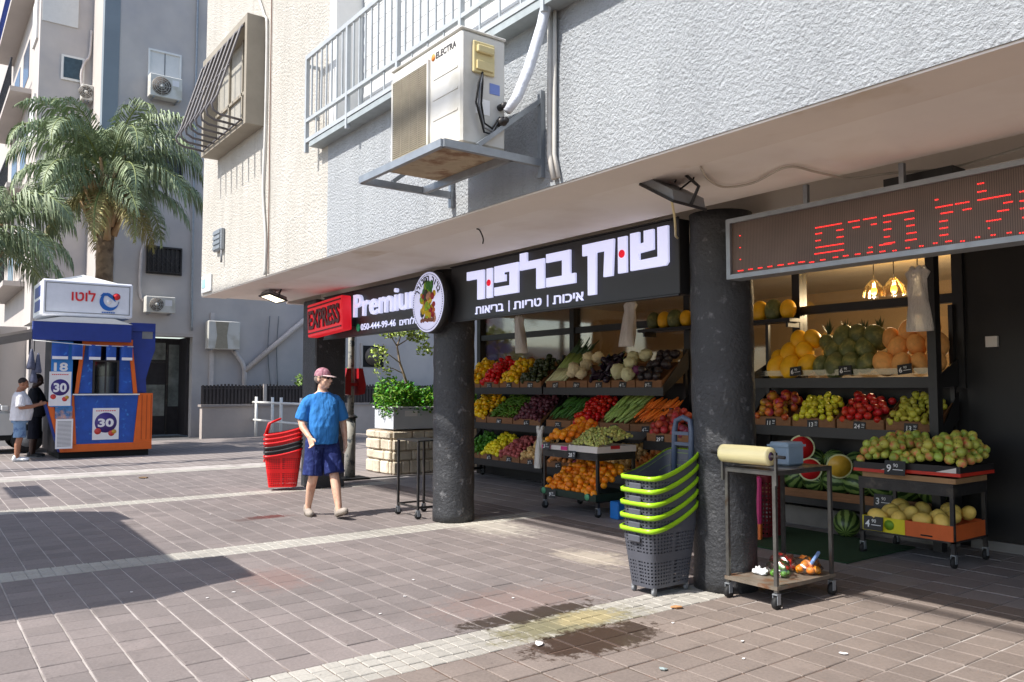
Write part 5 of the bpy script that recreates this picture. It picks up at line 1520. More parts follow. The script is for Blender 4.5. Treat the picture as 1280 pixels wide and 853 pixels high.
kp('logo_top', M_klogo, lambda b: b.prism([(3.24, 3.50), (3.30, 3.57), (3.42, 3.57), (3.52, 3.50), (3.55, 3.38), (3.48, 3.44), (3.38, 3.51)], 'x', kx - .015, kx - .007))
kp('logo_ball', M_kred, lambda b: b.lathe([(.075, 0), (.075, .008)], 20, (kx - .015, 3.565, 3.50), ax='x'))
kp('logo_eye', M_poster, lambda b: b.lathe([(.05, 0), (.05, .009)], 16, (kx - .016, 3.42, 3.38), ax='x'))
kp('small_print', M_klogo, lambda b: [b.box(kx - .014, kx - .009, 3.28 + i * .045, 3.315 + i * .045, 3.13, 3.155) for i in range(6)])
# posters
def poster(parent, y0, y1, z0, z1, x, num=True, tilt=0):
    b = W(parent); b.box(x, x + .006, y0, y1, z0, z1); p = b.build('poster', M_poster, parent)
    w_, h_ = y1 - y0, z1 - z0; cy, cz = (y0 + y1) / 2, z0 + h_ * .54
    b = W(parent); b.lathe([(w_ * .42, 0), (w_ * .42, .002)], 28, (x + .006, cy, cz), ax='x'); b.build('disc', M_purple, parent)
    text('numeral', '30', .3, M_poster, parent, on(parent, x + .0095, cy, cz - h_ * .14), RX, .001, .012, fit=(w_ * .60, h_ * .27))
    b = W(parent)
    for i in range(9): b.box(x + .0062, x + .0072, y0 + w_ * (.12 + i * .085), y0 + w_ * (.18 + i * .085), z1 - h_ * .1, z1 - h_ * .07)
    b.build('heading', M_kred, parent)
    for (fy, fz, r_, m_) in ((.2, .27, .13, M_pred), (.72, .2, .12, M_pred), (.82, .25, .09, mat('poster_gold', C(196, 150, 50), .5))):
        b = W(parent); b.lathe([(w_ * r_, 0), (w_ * r_, .0015)], 18, (x + .0085 + fy * .002, y0 + fy * w_, z0 + fz * h_), ax='x'); b.build('badge', m_, parent)
poster(ki, 3.16, 3.68, .38, 1.06, kx + .002)
# slanted poster stand at the left
ps = thing('poster_stand', 'tall poster panel with 18 and 30 beside the kiosk counter', 'poster stand', (kx + .1, 2.6, 0))
b = W(ps); b.box(kx + .05, kx + .07, 2.34, 2.74, 1.1, 2.48); b.build('blue_panel', M_posterblue, ps)
text('numeral', '18', .3, M_poster, ps, on(ps, kx + .073, 2.52, 1.85), RX, .002, .01, fit=(.26, .18))
poster(ps, 2.31, 2.72, 1.12, 1.84, kx + .075)
b = W(ps); b.box(kx + .05, kx + .066, 2.44, 2.76, .85, 1.11); b.build('photo_panel', mat('photo_panel', C(60, 110, 160), .5, .5, 9, col2=C(196, 150, 130), c2scale=4), ps)
b = W(ps); b.box(kx + .05, kx + .066, 2.46, 2.78, .22, .845); b.build('list_sheet', M_poster, ps)
b = W(ps)
for i in range(20): b.box(kx + .0665, kx + .0675, 2.49, 2.75, .27 + i * .027, .282 + i * .027)
tag(b.build('printed_lines', M_grey, ps), kind='stuff')
b = W(ps); b.prism([(2.28, 1.2), (2.40, 1.2), (2.62, .15), (2.56, .15)], 'x', kx - .1, kx + .04); b.build('slanted_leg', M_korange, ps)
b = W(ps); b.prism([(2.22, 1.2), (2.275, 1.2), (2.555, .15), (2.52, .15)], 'x', kx - .1, kx + .03); b.build('slanted_strip', M_kblue, ps)
# pennants on a string
pn = thing('pennant_string', 'string of blue pennants hung under the kiosk valance', 'bunting', (kx + .17, 2.9, 2.45))
b = W(pn); b.tube([(kx + .17, 1.98, 2.48), (kx + .17, 2.4, 2.45), (kx + .17, 3.0, 2.41), (kx + .17, 3.9, 2.40)], .008, 5); b.build('string', M_white, pn)
for i, (y0, y1) in enumerate(((2.33, 2.64), (2.70, 2.91), (3.02, 3.26), (3.36, 3.56), (3.66, 3.89))):
    b = W(pn)
    pts = [(kx + .165 + .015 * math.sin(k_ * 1.1), y0 + (y1 - y0) * k_ / 4) for k_ in range(5)]
    for k_ in range(4):
        (xa, ya), (xb_, yb_) = pts[k_], pts[k_ + 1]
        b.quad((xa, ya, 2.1), (xb_, yb_, 2.1), (xb_, yb_, 2.42), (xa, ya, 2.42), 0)
    p_ = b.build('pennant', M_kpanel, pn)
    b = W(pn); b.box(kx + .176, kx + .184, y0 + .01, y1 - .01, 2.10, 2.16); b.build('white_strip', M_poster, pn)
# side awning to the left
aw = thing('side_awning', 'faded grey awning sloping off the left of the kiosk', 'awning', (kx - .5, 1.4, 2.4))
b = W(aw); b.prism([(1.97, 2.72), (.2, 2.28), (.2, 2.24), (1.97, 2.66)], 'x', -21.2, kx + .1); b.build('cloth', mat('awning_grey', C(150, 140, 128), .8, .15, 3), aw)
b = W(aw); b.prism([(1.97, 2.655), (.2, 2.235), (.2, 2.08), (1.97, 2.50)], 'x', kx + .09, kx + .1); b.build('valance', mat('awning_edge', C(110, 104, 98), .8, .2, 4), aw)
b = W(aw); b.tube([(kx + .06, 1.94, 2.62), (kx + .06, 1.94, 2.2), (kx + .06, 2.05, 1.95)], .02, 6); b.build('strut', M_darksteel, aw)
for x in (-21.1, kx):
    b = W(aw); b.box(x - .025, x + .025, .24, .29, 0, 2.25); b.build('post', M_darksteel, aw)
hb = thing('hanging_bags', 'dark bags hanging from the kiosk awning corner', 'bag', (kx + .1, 2.02, 2.3))
b = W(hb)
for (y, z, r_) in ((1.97, 2.3, .07), (2.09, 2.22, .06), (2.02, 2.02, .06)): b.lathe([(r_ * .25, 0), (r_ * .5, -.06), (r_ * .8, -.2), (r_ * 1.3, -.38), (r_ * 1.1, -.42)], 7, (kx + .1 + y * .02, y, z))
b.build('bags', mat('dark_bag', C(70, 74, 96), .6, .4, 14), hb)
b = W(hb); b.tube([(kx + .1, 2.02, 2.5), (kx + .1, 2.02, 2.25)], .008, 5); b.build('strap', M_dark, hb)

# ------------------------------------------------------------------ white car behind the kiosk
def make_car(label, loc, rz):
    t = thing('parked_car', label, 'car', loc, rz)
    # profile in local (y along the car, z); front at +y
    low = [(-2.1, .30), (-2.12, .55), (-2.05, .86), (-1.3, .95), (.75, .96), (1.6, .86), (2.0, .72), (2.08, .5), (2.0, .30)]
    b = MB(); b.prism(low, 'x', -.86, .86); o = b.build('body', mat('white_car_paint', C(216, 216, 214), .25, .03, coat=.6), t)
    md = o.modifiers.new('bevel', 'BEVEL'); md.width = .07; md.segments = 3
    cab = [(-1.75, .93), (-1.35, 1.42), (-.9, 1.50), (.1, 1.48), (1.0, .95)]
    b = MB()
    n = len(cab)
    vs = [(-.80 + (.14 if z > 1 else 0), y, z) for y, z in cab] + [(.80 - (.14 if z > 1 else 0), y, z) for y, z in cab]
    b.add(vs, [tuple(range(n)), tuple(range(2 * n - 1, n - 1, -1))] + [(i, n + i, n + (i + 1) % n, (i + 1) % n) for i in range(n)])
    o = b.build('cabin', mat('white_car_paint2', C(216, 216, 214), .25, .03, coat=.6), t)
    M_cg = mat('car_glass', C(40, 52, 54), .08, .1)
    for s_ in (-1, 1):
        b = MB(); 
        for (ya, yb_, yc, yd) in ((-1.5, -.75, -.75, -1.22), (-.68, .78, .08, -.68)):
            q = [(s_ * .802, ya, .98), (s_ * .802, yb_, .98), (s_ * .676, yc, 1.42), (s_ * .676, yd, 1.42)]
            b.add(q if s_ > 0 else q[::-1], [(0, 1, 2, 3)])
        b.build('side_window', M_cg, t)
        b = MB(); b.box(s_ * .845, s_ * .868, -1.3, 1.2, .3, .42); b.build('sill', M_dark, t)
        for y in (-1.35, 1.3):
            b = MB(); b.lathe([(.2, -.1), (.31, -.1), (.33, -.08), (.33, .08), (.31, .1), (.2, .1)], 24, (s_ * .80, y, .33), ax='x'); w_ = b.build('wheel', M_rubber, t)
            b = MB(); b.lathe([(.2, -.102), (.19, .102)], 18, (s_ * .80, y, .33), ax='x'); b.build('rim', M_galv, w_)
        b = MB(); b.box(s_ * .86, s_ * 1.0, .75, .9, .98, 1.1, bev=.02); b.build('mirror', M_whiteplastic, t)
    b = MB(); b.box(-.7, -.45, 2.0, 2.06, .62, .74, bev=.02); b.build('headlight', M_galv, t)
    b = MB(); b.box(.45, .7, 2.0, 2.06, .62, .74, bev=.02); b.build('headlight', M_galv, t)
    return t
make_car('white car parked behind the two people at the left', (-22.6, .9, 0), 0)

# ------------------------------------------------------------------ people
from mathutils import noise as mnoise
def skinmesh(b, voxel, it=4, fold=0.0):
    o = b.build('tmp', M_dark)
    md = o.modifiers.new('r', 'REMESH'); md.mode = 'VOXEL'; md.voxel_size = voxel; md.use_smooth_shade = True
    md = o.modifiers.new('s', 'SMOOTH'); md.factor = .5; md.iterations = it
    bpy.context.view_layer.update()
    me = evaluated(o)
    bpy.data.objects.remove(o)
    for p in me.polygons: p.use_smooth = True
    if fold:
        nr = [v.normal.copy() for v in me.vertices]
        for v, n_ in zip(me.vertices, nr):
            c_ = v.co
            h = mnoise.noise(Vector((c_.x * 8 + c_.z * 5, c_.y * 8, c_.z * 4))) + .3 * mnoise.noise(Vector((c_.x * 27 - c_.z * 10, c_.y * 27, c_.z * 12)))
            h = 1 - abs(h) * 2
            v.co = c_ + n_ * h * fold
        me.update()
    return me
def cap(b, p0, r0, p1, r1, n=14):
    """tapered capsule"""
    p0, p1 = Vector(p0), Vector(p1); d = (p1 - p0); L = d.length
    if L < 1e-6: b.ball(p0, r0, n=n, m=8); return
    d.normalize(); P = []; rr = []
    for i in range(5): a = PI / 2 * (1 - i / 4); P.append(p0 - d * r0 * math.sin(a)); rr.append(max(r0 * math.cos(a), .0005))
    for i in range(5): a = PI / 2 * i / 4; P.append(p1 + d * r1 * math.sin(a)); rr.append(max(r1 * math.cos(a), .0005))
    b.tube(P, rr, n)
def chain(b, pts):
    for (p, r), (q, s) in zip(pts, pts[1:]): cap(b, p, r, q, s)
def tubechain(b, pts, n=20):
    """sleeve or trouser leg: round at the top, cut flat at the hem"""
    for (p, r), (q, s) in zip(pts[:-2], pts[1:-1]): cap(b, p, r, q, s)
    (p, r), (q, s) = pts[-2:]
    b.tube([p, Vector(p).lerp(Vector(q), .5), q], [r, (r + s) / 2, s], n)
def loft(b, rings, n=28, twist=0.0):
    vs = []; fs = []
    for (x, y, z, rx, ry) in rings:
        for k_ in range(n):
            a = 2 * PI * k_ / n
            c_, s_ = math.cos(a), math.sin(a)
            vs.append((x + rx * math.copysign(abs(c_) ** .85, c_), y + ry * math.copysign(abs(s_) ** .85, s_), z))
    for i in range(len(rings) - 1):
        for k_ in range(n): fs.append((i * n + k_, i * n + (k_ + 1) % n, (i + 1) * n + (k_ + 1) % n, (i + 1) * n + k_))
    fs.append(tuple(range(n - 1, -1, -1))); fs.append(tuple((len(rings) - 1) * n + k_ for k_ in range(n)))
    b.add(vs, fs, 0, True)
def hand(b, wrist, tip, side, curl=.5, palm_n=None):
    """wrist -> knuckles direction; five fingers. side: unit vector toward the thumb"""
    w_, t_ = Vector(wrist), Vector(tip)
    d = (t_ - w_).normalized(); s_ = Vector(side); s_ = (s_ - d * s_.dot(d)).normalized(); nrm = d.cross(s_)
    k0 = w_ + d * .085
    cap(b, w_ + d * .01 + s_ * .012, .022, k0 + s_ * .022, .017); cap(b, w_ + d * .01 - s_ * .012, .022, k0 - s_ * .024, .016); cap(b, w_ + d * .02, .022, k0, .017)
    for i, (off, ln) in enumerate(((.028, .068), (.009, .078), (-.010, .072), (-.028, .056))):
        a = k0 + s_ * off; m_ = a + (d * math.cos(curl * .5) + nrm * math.sin(curl * .5)) * ln * .5; e = m_ + (d * math.cos(curl * 1.4) + nrm * math.sin(curl * 1.4)) * ln * .5
        chain(b, [(a, .0095), (m_, .0088), (e, .0075)])
    a = w_ + d * .03 + s_ * .025; m_ = a + (d * .6 + s_ * .7).normalized() * .04; e = m_ + (d * .9 + s_ * .25 + nrm * .2).normalized() * .032
    chain(b, [(a, .013), (m_, .011), (e, .009)])
def head_shapes(b, M):
    def bl(c, rx, ry, rz): b.ball(M @ Vector(c), rx, ry, rz, n=20, m=14, M=M.to_3x3())
    bl((0, .012, .03), .074, .092, .092); bl((0, -.022, -.035), .060, .066, .075); bl((0, -.05, -.085), .035, .034, .028)
    bl((0, -.072, -.01), .045, .03, .05)
    cap(b, M @ Vector((0, -.088, .015)), .010, M @ Vector((0, -.112, -.022)), .015)       # nose
    bl((.017, -.098, -.026), .010, .012, .008); bl((-.017, -.098, -.026), .010, .012, .008)
    bl((0, -.090, -.055), .024, .012, .007); bl((0, -.088, -.066), .021, .012, .007)       # lips
    bl((0, -.082, .038), .05, .014, .011)                                                # brow
    for s_ in (-1, 1):
        bl((s_ * .076, .012, -.005), .010, .020, .032); bl((s_ * .045, -.068, -.018), .022, .02, .022)
def person(label, loc, rz, P):
    t = thing('person', label, 'person', loc, rz)
    vx = P.get('voxel', .007)
    H = Matrix.Translation(P['head']) @ Euler((R(P.get('nod', 0)), 0, R(P.get('turn', 0)))).to_matrix().to_4x4()
    b = MB()
    head_shapes(b, H)
    nx = Vector(P['head'])
    chain(b, [((0, .02, 1.43), .062), ((nx.x * .5, .015, 1.50), .055), (nx + Vector((0, .01, -.07)), .056)])
    loft(b, P['torso'])
    for s_, L in P['legs']:
        chain(b, L)
    for A in P['arms']: chain(b, A)
    for h in P['hands']: hand(b, *h)
    me = skinmesh(b, vx, 3); me.materials.clear(); me.materials.append(P['skin'])
    obj('body', me, t)
    # shirt
    b = MB(); loft(b, P['shirt'])
    for A in P['sleeves']: tubechain(b, A)
    me = skinmesh(b, vx, 3, .007); me.materials.clear(); me.materials.append(P['shirt_mat']); obj('shirt', me, t)
    b = MB(); loft(b, P['hips'])
    for A in P['shorts']: tubechain(b, A)
    me = skinmesh(b, vx, 3, .006); me.materials.clear(); me.materials.append(P['shorts_mat']); obj('shorts', me, t)
    for (heel, toe, up, m_) in P['shoes']:
        heel, toe = Vector(heel), Vector(toe); b = MB()
        d = (toe - heel); q = d.normalized(); side = q.cross(Vector((0, 0, 1))).normalized(); n_ = side.cross(q)
        cap(b, heel + n_ * .045, .042, heel + q * d.length * .5 + n_ * .04, .040); cap(b, heel + q * d.length * .5 + n_ * .038, .044, toe - q * .03 + n_ * .034, .036)
        cap(b, heel + q * d.length * .62 + side * .018 + n_ * .034, .036, toe - q * .05 + side * .01 + n_ * .032, .034)
        if up: cap(b, heel + n_ * .05, .044, heel + n_ * .085 + q * .01, .044)
        me = skinmesh(b, .006, 2); me.materials.clear(); me.materials.append(m_); sh = obj('shoe', me, t)
        b = MB(); pts = []
        for k_ in range(20):
            a = 2 * PI * k_ / 20; u = .5 + .5 * math.cos(a); w_ = .043 * abs(math.sin(a)) ** .7 * math.copysign(1, math.sin(a)) * (1 + .12 * u)
            pts.append(heel - q * .03 + q * (d.length + .035) * u + side * w_)
        vs = [p + n_ * .002 for p in pts] + [p + n_ * .022 for p in pts]
        b.add(vs, [tuple(range(19, -1, -1)), tuple(range(20, 40))] + [(k_, (k_ + 1) % 20, 20 + (k_ + 1) % 20, 20 + k_) for k_ in range(20)])
        b.build('sole', P.get('sole', M_grey), sh)
    return t, H
def on_head(t, H, name, m_, fn):
    b = MB(H); fn(b); return b.build(name, m_, t)
M_skin = mat('skin', C(216, 172, 146), .5, .12, 9, .001, 60, col2=C(196, 142, 116), c2scale=6, sss=.05)
M_skin_tan = mat('tan_skin', C(158, 108, 82), .55, .1, 9, sss=.05)
M_skin_dark = mat('dark_skin', C(62, 42, 34), .5, .1, 9)
def cloth(name, c, c2=None, s=6):
    m, nt, bs, out = newmat(name)
    N = NB(nt); tc = N.node('ShaderNodeTexCoord').outputs['Object']
    st = N.vmul(tc, (1, 1, .35))
    col = N.mix(N.rng(N.noise(tc, s, 3), .5, .68, 0, 1), c, c2 or tuple(q * .85 for q in c))
    N.put(bs.inputs['Base Color'], col); bs.inputs['Roughness'].default_value = .9; bs.inputs['Specular IOR Level'].default_value = .15
    h = N.noise(st, 9, 2, .5, 1.2)
    N.put(bs.inputs['Normal'], N.bump(N.math('ADD', h, N.math('MULTIPLY', N.noise(tc, 240, 2), .05)), .8, .03))
    return m
torso = [(0, .0, .86, .15, .10), (0, -.005, .98, .165, .125), (0, -.02, 1.10, .17, .14), (0, -.015, 1.22, .165, .13), (0, 0, 1.34, .165, .11), (0, .01, 1.41, .14, .085), (0, .015, 1.46, .07, .06)]
shirt = [(0, -.01, .845, .205, .165), (0, -.02, .93, .205, .172), (0, -.035, 1.05, .205, .18), (0, -.03, 1.15, .203, .172), (0, -.015, 1.27, .200, .145), (0, 0, 1.34, .205, .125), (0, .006, 1.385, .195, .105), (0, .010, 1.415, .150, .092), (0, .010, 1.435, .098, .082), (0, .004, 1.448, .078, .076)]
man = dict(
    head=(.0, -.02, 1.605), turn=36, nod=2, skin=M_skin, voxel=.0065,
    torso=[(x, y, z, rx * .92, ry * .92) for x, y, z, rx, ry in torso], shirt=[(x, y, z, rx * (.86 if z < 1.3 else .93), ry * .90) for x, y, z, rx, ry in shirt], shirt_mat=cloth('blue_tee', C(58, 124, 190), C(48, 110, 178)),
    legs=[(1, [((.09, 0, .90), .085), ((.105, -.13, .50), .056), ((.108, -.15, .45), .055), ((.112, -.20, .33), .054), ((.12, -.285, .10), .036), ((.12, -.30, .06), .036)]),
          (-1, [((-.09, 0, .90), .085), ((-.10, -.02, .50), .056), ((-.102, .0, .45), .055), ((-.106, .065, .33), .055), ((-.11, .15, .11), .037), ((-.11, .16, .06), .037)])],
    arms=[[((-.168, .005, 1.345), .044), ((-.25, .02, 1.14), .043), ((-.245, -.05, 1.04), .041), ((-.21, -.18, .94), .029)],
          [((.168, .005, 1.345), .044), ((.255, .03, 1.14), .043), ((.265, .01, 1.03), .041), ((.265, -.045, .885), .029)]],
    hands=[((-.205, -.19, .932), (-.185, -.235, .84), (.3, -.5, .2), .9), ((.265, -.05, .875), (.26, -.075, .77), (0, -1, 0), .35)],
    sleeves=[[((-.150, .005, 1.345), .074), ((-.198, .01, 1.29), .070), ((-.248, .018, 1.125), .077)], [((.150, .005, 1.345), .074), ((.200, .012, 1.29), .070), ((.252, .028, 1.125), .077)]],
    hips=[(0, 0, .80, .165, .125), (0, 0, .9, .175, .135), (0, -.005, .99, .172, .138)], shorts_mat=cloth('navy_shorts', C(38, 46, 94), C(54, 66, 116), 20),
    shorts=[[((.085, 0, .86), .112), ((.095, -.05, .74), .108), ((.112, -.13, .50), .116)], [((-.085, 0, .86), .112), ((-.095, -.01, .74), .108), ((-.112, -.018, .48), .116)]],
    shoes=[((.12, -.262, .012), (.135, -.505, .085), True, None), ((-.11, .20, .0), (-.13, -.05, .0), True, None)], sole=mat('shoe_sole', C(90, 80, 70), .8))
M_shoe = mat('taupe_shoe', C(150, 140, 130), .8, .15, 12)
man['shoes'] = [(a, c_, d, M_shoe) for a, c_, d, _ in man['shoes']]
t, H = person('walking man in blue t-shirt, navy shorts and pink cap', (-9.04, 3.92, 0), R(84), man)
M_cap = cloth('faded_pink_cap', C(150, 104, 116), C(176, 140, 148), 30)
def capcrown(b):
    vs = []; fs = []; n = 24; m = 8
    for i in range(m + 1):
        a = PI / 2 * i / m
        for k_ in range(n):
            w_ = 2 * PI * k_ / n
            vs.append((.083 * math.cos(a) * math.cos(w_), .016 + .103 * math.cos(a) * math.sin(w_), .035 + .10 * math.sin(a) ** .9))
    for i in range(m):
        for k_ in range(n): fs.append((i * n + k_, i * n + (k_ + 1) % n, (i + 1) * n + (k_ + 1) % n, (i + 1) * n + k_))
    b.add(vs, fs, 0, True)
cp = on_head(t, H, 'cap', M_cap, capcrown)
def brim(b):
    vs = []; n = 14
    for k_ in range(n + 1):
        w_ = PI + PI * k_ / n
        vs.append((.080 * math.cos(w_), .016 + .10 * math.sin(w_), .045))
    for k_ in range(n + 1):
        w_ = PI + PI * k_ / n; s_ = -math.sin(w_)
        vs.append((.078 * math.cos(w_), .0 + .10 * math.sin(w_) - .075 * s_ ** .7 if s_ > 0 else .0, .045 - .018 * s_))
    N1 = n + 1
    top = vs; bot = [(x, y, z - .006) for x, y, z in vs]
    fs = [(k_, k_ + 1, N1 + k_ + 1, N1 + k_) for k_ in range(n)]
    fs += [tuple(i + 2 * N1 for i in reversed(f)) for f in fs] + [(N1 + k_, N1 + k_ + 1, 3 * N1 + k_ + 1, 3 * N1 + k_) for k_ in range(n)]
    b.add(top + bot, fs, 0, True)
b = MB(H @ Matrix.Identity(4)); brim(b); b.build('brim', cloth('cap_brim', C(206, 184, 184), C(196, 170, 172), 20), cp)
def glasses(b):
    for s_ in (-1, 1):
        b.ball((s_ * .034, -.094, .014), .028, .009, .019, n=14, m=8); b.tube([(s_ * .058, -.085, .02), (s_ * .078, -.03, .02), (s_ * .082, .02, .012)], .005, 6)
    b.tube([(-.012, -.103, .018), (.012, -.103, .018)], .004, 6)
on_head(t, H, 'sunglasses', mat('dark_lens', C(22, 20, 24), .15), glasses)
on_head(t, H, 'hair', mat('grey_hair', C(120, 108, 100), .9, .3, 60), lambda b: b.ball((0, .035, -.0), .078, .082, .062, n=18, m=12))
# two people at the kiosk, seen from the side, facing the kiosk (+Y)
def kiosk_person(label, loc, rz, skin, sm, hm, shoe, belly, scale, long_=.0):
    tr = [(x, y, z, rx * belly, ry * belly) for x, y, z, rx, ry in torso]
    sh = [(x, y, z, rx * belly, ry * belly) for x, y, z, rx, ry in shirt]
    Q = dict(head=(0, -.04, 1.60), turn=0, nod=24, skin=skin, voxel=.011, torso=tr, shirt=sh, shirt_mat=sm,
        legs=[(s_, [((s_ * .09, 0, .9), .09), ((s_ * .10, -.01, .48), .06), ((s_ * .10, .02, .33), .06), ((s_ * .10, .03, .06), .04)]) for s_ in (1, -1)],
        arms=[[((s_ * .19, 0, 1.36), .05), ((s_ * .25, -.02, 1.12), .046), ((s_ * .2, -.2, 1.13), .042), ((s_ * .09, -.33, 1.17), .032)] for s_ in (1, -1)],
        hands=[((s_ * .085, -.335, 1.17), (s_ * .03, -.43, 1.20), (0, 0, 1), .6) for s_ in (1, -1)],
        sleeves=[[((s_ * .16, .0, 1.35), .085), ((s_ * .21, -.0, 1.3), .082), ((s_ * .25, -.018, 1.13), .088)] for s_ in (1, -1)],
        hips=[(0, 0, .8, .17 * belly, .13 * belly), (0, 0, .98, .172 * belly, .138 * belly)], shorts_mat=hm,
        shorts=[[((s_ * .085, 0, .86), .112), ((s_ * .095, -.005, .74), .108), ((s_ * .11, -.005, .49 - long_), .112)] for s_ in (1, -1)],
        shoes=[((s_ * .10, .07, 0), (s_ * .115, -.19, 0), True, shoe) for s_ in (1, -1)])
    t, H = person(label, loc, rz, Q)
    t.scale = (scale,) * 3
    return t, H
t, H = kiosk_person('man in white t-shirt and denim shorts looking at a slip', (-19.45, 1.82, 0), R(172), M_skin_tan, cloth('white_tee', C(214, 212, 216)), cloth('denim', C(120, 146, 176), C(90, 112, 148), 10), M_whiteplastic, 1.16, .985)
on_head(t, H, 'hair', mat('dark_hair', C(46, 36, 32), .8), lambda b: b.ball((0, .03, .045), .08, .088, .085, n=16, m=10))
b = MB(); b.box(-.035, .035, -.46, -.36, 1.185, 1.19); b.build('slip', M_poster, t)
t, H = kiosk_person('man in black clothes beside the man in white', (-20.3, 2.18, 0), R(165), M_skin_dark, cloth('black_tee', C(44, 44, 50)), cloth('black_shorts', C(30, 32, 42)), mat('black_shoe', C(24, 24, 26), .6), 1.02, 1.04, .1)
on_head(t, H, 'hair', mat('black_hair', C(18, 16, 16), .9), lambda b: b.ball((0, .03, .045), .08, .088, .085, n=16, m=10))
# ------------------------------------------------------------------ grey apartment block behind (its side wall faces +X)
XB = -26.5
M_gwall = mat('grey_render', C(190, 184, 180), .85, .10, .8, .003, 40, col2=C(170, 167, 170), c2scale=.35, c2lo=.45, c2hi=.7)
M_gblue = mat('blue_grey_render', C(120, 128, 148), .85, .06, .8)
M_gteal = mat('teal_grey_strip', C(126, 136, 144), .85, .08, 1)
M_gpink = mat('pale_render', C(184, 176, 170), .85, .06, 1)
gb = thing('grey_apartment_block', 'tall grey apartment block behind the palm and kiosk', 'building', (XB, 6, 0))
def gp(name, m_, *boxes):
    b = W(gb)
    for q in boxes: b.box(*q)
    return b.build(name, m_, gb)
gp('side_wall', M_gwall, (XB - .3, XB, 4.75, 20, 3.2, 17), (XB - .3, XB, 7.1, 20, -.05, 3.199))
gp('corner_strip', M_gteal, (XB - .3, XB + .02, 4.32, 4.749, 3.2, 17))
gp('step_wall', M_gpink, (XB - 2.4, XB - .301, 4.34, 4.6, 0, 17))
gp('rear_wall', M_gwall, (XB - 2.35, XB - 2.1, 2.86, 4.339, 0, 17))
gp('street_wall', M_gpink, (-46, XB - 2.351, 2.86, 3.1, 0, 24))
gp('roof', M_gwall, (-46, XB - 2.4, 3.1, 20, 16.5, 17), (XB - 2.4, XB - .3, 4.6, 20, 16.5, 17))
gp('entrance_lintel', M_gpink, (XB - .5, XB - .001, 4.75, 7.1, 3.1, 3.199))
gp('entrance_back', M_kdark, (XB - 1.3, XB - 1.2, 4.7, 7.2, 0, 3.1), (XB - 1.2, XB - .3, 7.0, 7.099, 0, 3.1))
gp('entrance_frame', M_darksteel, (XB - 1.19, XB - 1.15, 5.2, 5.26, 0, 3.0), (XB - 1.19, XB - 1.15, 5.9, 5.96, 0, 3.0), (XB - 1.19, XB - 1.15, 6.6, 6.66, 0, 3.0), (XB - 1.19, XB - 1.15, 5.261, 6.599, 2.3, 2.36))
gp('entrance_pane', mat('entrance_glass', C(120, 126, 122), .15, .5, 3), (XB - 1.2, XB - 1.18, 6.0, 6.58, 2.4, 2.95), (XB - 1.2, XB - 1.18, 6.68, 7.0, .9, 2.9), (XB - 1.2, XB - 1.18, 5.98, 6.58, .6, 1.6))
def win(y0, y1, z0, z1, shutter=False, bars=False):
    b = W(gb)
    for q in ((y0 - .05, y1 + .05, z1, z1 + .06), (y0 - .05, y1 + .05, z0 - .07, z0), (y0 - .05, y0, z0, z1), (y1, y1 + .05, z0, z1)): b.box(XB + .002, XB + .06, *q)
    w_ = b.build('window_frame', M_white if not bars else M_darksteel, gb)
    b = W(gb); b.box(XB + .002, XB + .02, y0, y1, z0, z1); b.build('window', M_shutter if shutter else mat('dark_window', C(44, 44, 48), .2, .4, 4), gb)
    if shutter:
        b = W(gb); b.box(XB + .02, XB + .03, (y0 + y1) / 2 - .015, (y0 + y1) / 2 + .015, z0, z1); b.build('shutter_joint', M_grey, gb)
    if bars:
        b = W(gb); n = 7
        for i in range(n + 1):
            y = y0 + (y1 - y0) * i / n; b.box(XB + .10, XB + .115, y - .01, y + .01, z0 - .03, z1 + .03)
        for z in (z0 - .02, z1): b.box(XB + .06, XB + .12, y0 - .03, y1 + .03, z, z + .025)
        if bars == 2:
            for i in range(6):
                y = y0 + (y1 - y0) * i / 6
                b.bar((XB + .11, y, z0), (XB + .11, min(y + .5, y1), z0 + min(.5, y1 - y)), .012); b.bar((XB + .11, y + .15, z0), (XB + .11, max(y - .4, y0), z0 + .55), .012)
        b.build('window_bars', M_darksteel, gb)
win(5.62, 6.5, 11.2, 12.0, True)
win(5.66, 6.60, 8.05, 8.75, False, 1)
win(5.72, 6.66, 5.08, 5.82, False, 2)
# window on the set-back wall
b = W(gb); b.box(XB - 2.098, XB - 2.05, 3.46, 4.12, 11.25, 12.05); b.build('window_frame', M_white, gb)
b = W(gb); b.box(XB - 2.05, XB - 2.04, 3.53, 4.05, 11.32, 11.98); b.build('window', mat('teal_window', C(60, 76, 84), .2, .3), gb)
gp('shutter_bay', M_shutter, (XB - 2.098, XB - 2.06, 2.9, 3.55, 6.9, 8.6))
gp('shutter_bay', M_shutter, (XB - 2.098, XB - 2.06, 2.9, 3.9, 13.0, 14.0))
gp('wall_recess', M_dark, (XB + .001, XB + .02, 12.98, 13.82, 2.25, 3.02))
gp('recess_frame', M_gpink, (XB + .001, XB + .05, 12.9, 12.979, 2.2, 3.1), (XB + .001, XB + .05, 13.821, 13.9, 2.2, 3.1))
b = W(gb); b.lathe([(.33, 0), (.33, .03)], 24, (XB + .021, 13.4, 2.64), ax='x'); b.build('recess_fan', mat('fan_grille', C(108, 100, 92), .6, .3, 20), gb)
b = W(gb); b.lathe([(.05, 0), (.05, .02)], 12, (XB + .052, 13.4, 2.64), ax='x'); b.build('fan_hub', M_white, gb)
gp('wall_seam', mat('seam_grey', C(140, 132, 130), .85), (XB + .001, XB + .006, 12.70, 12.74, 1.0, 8))
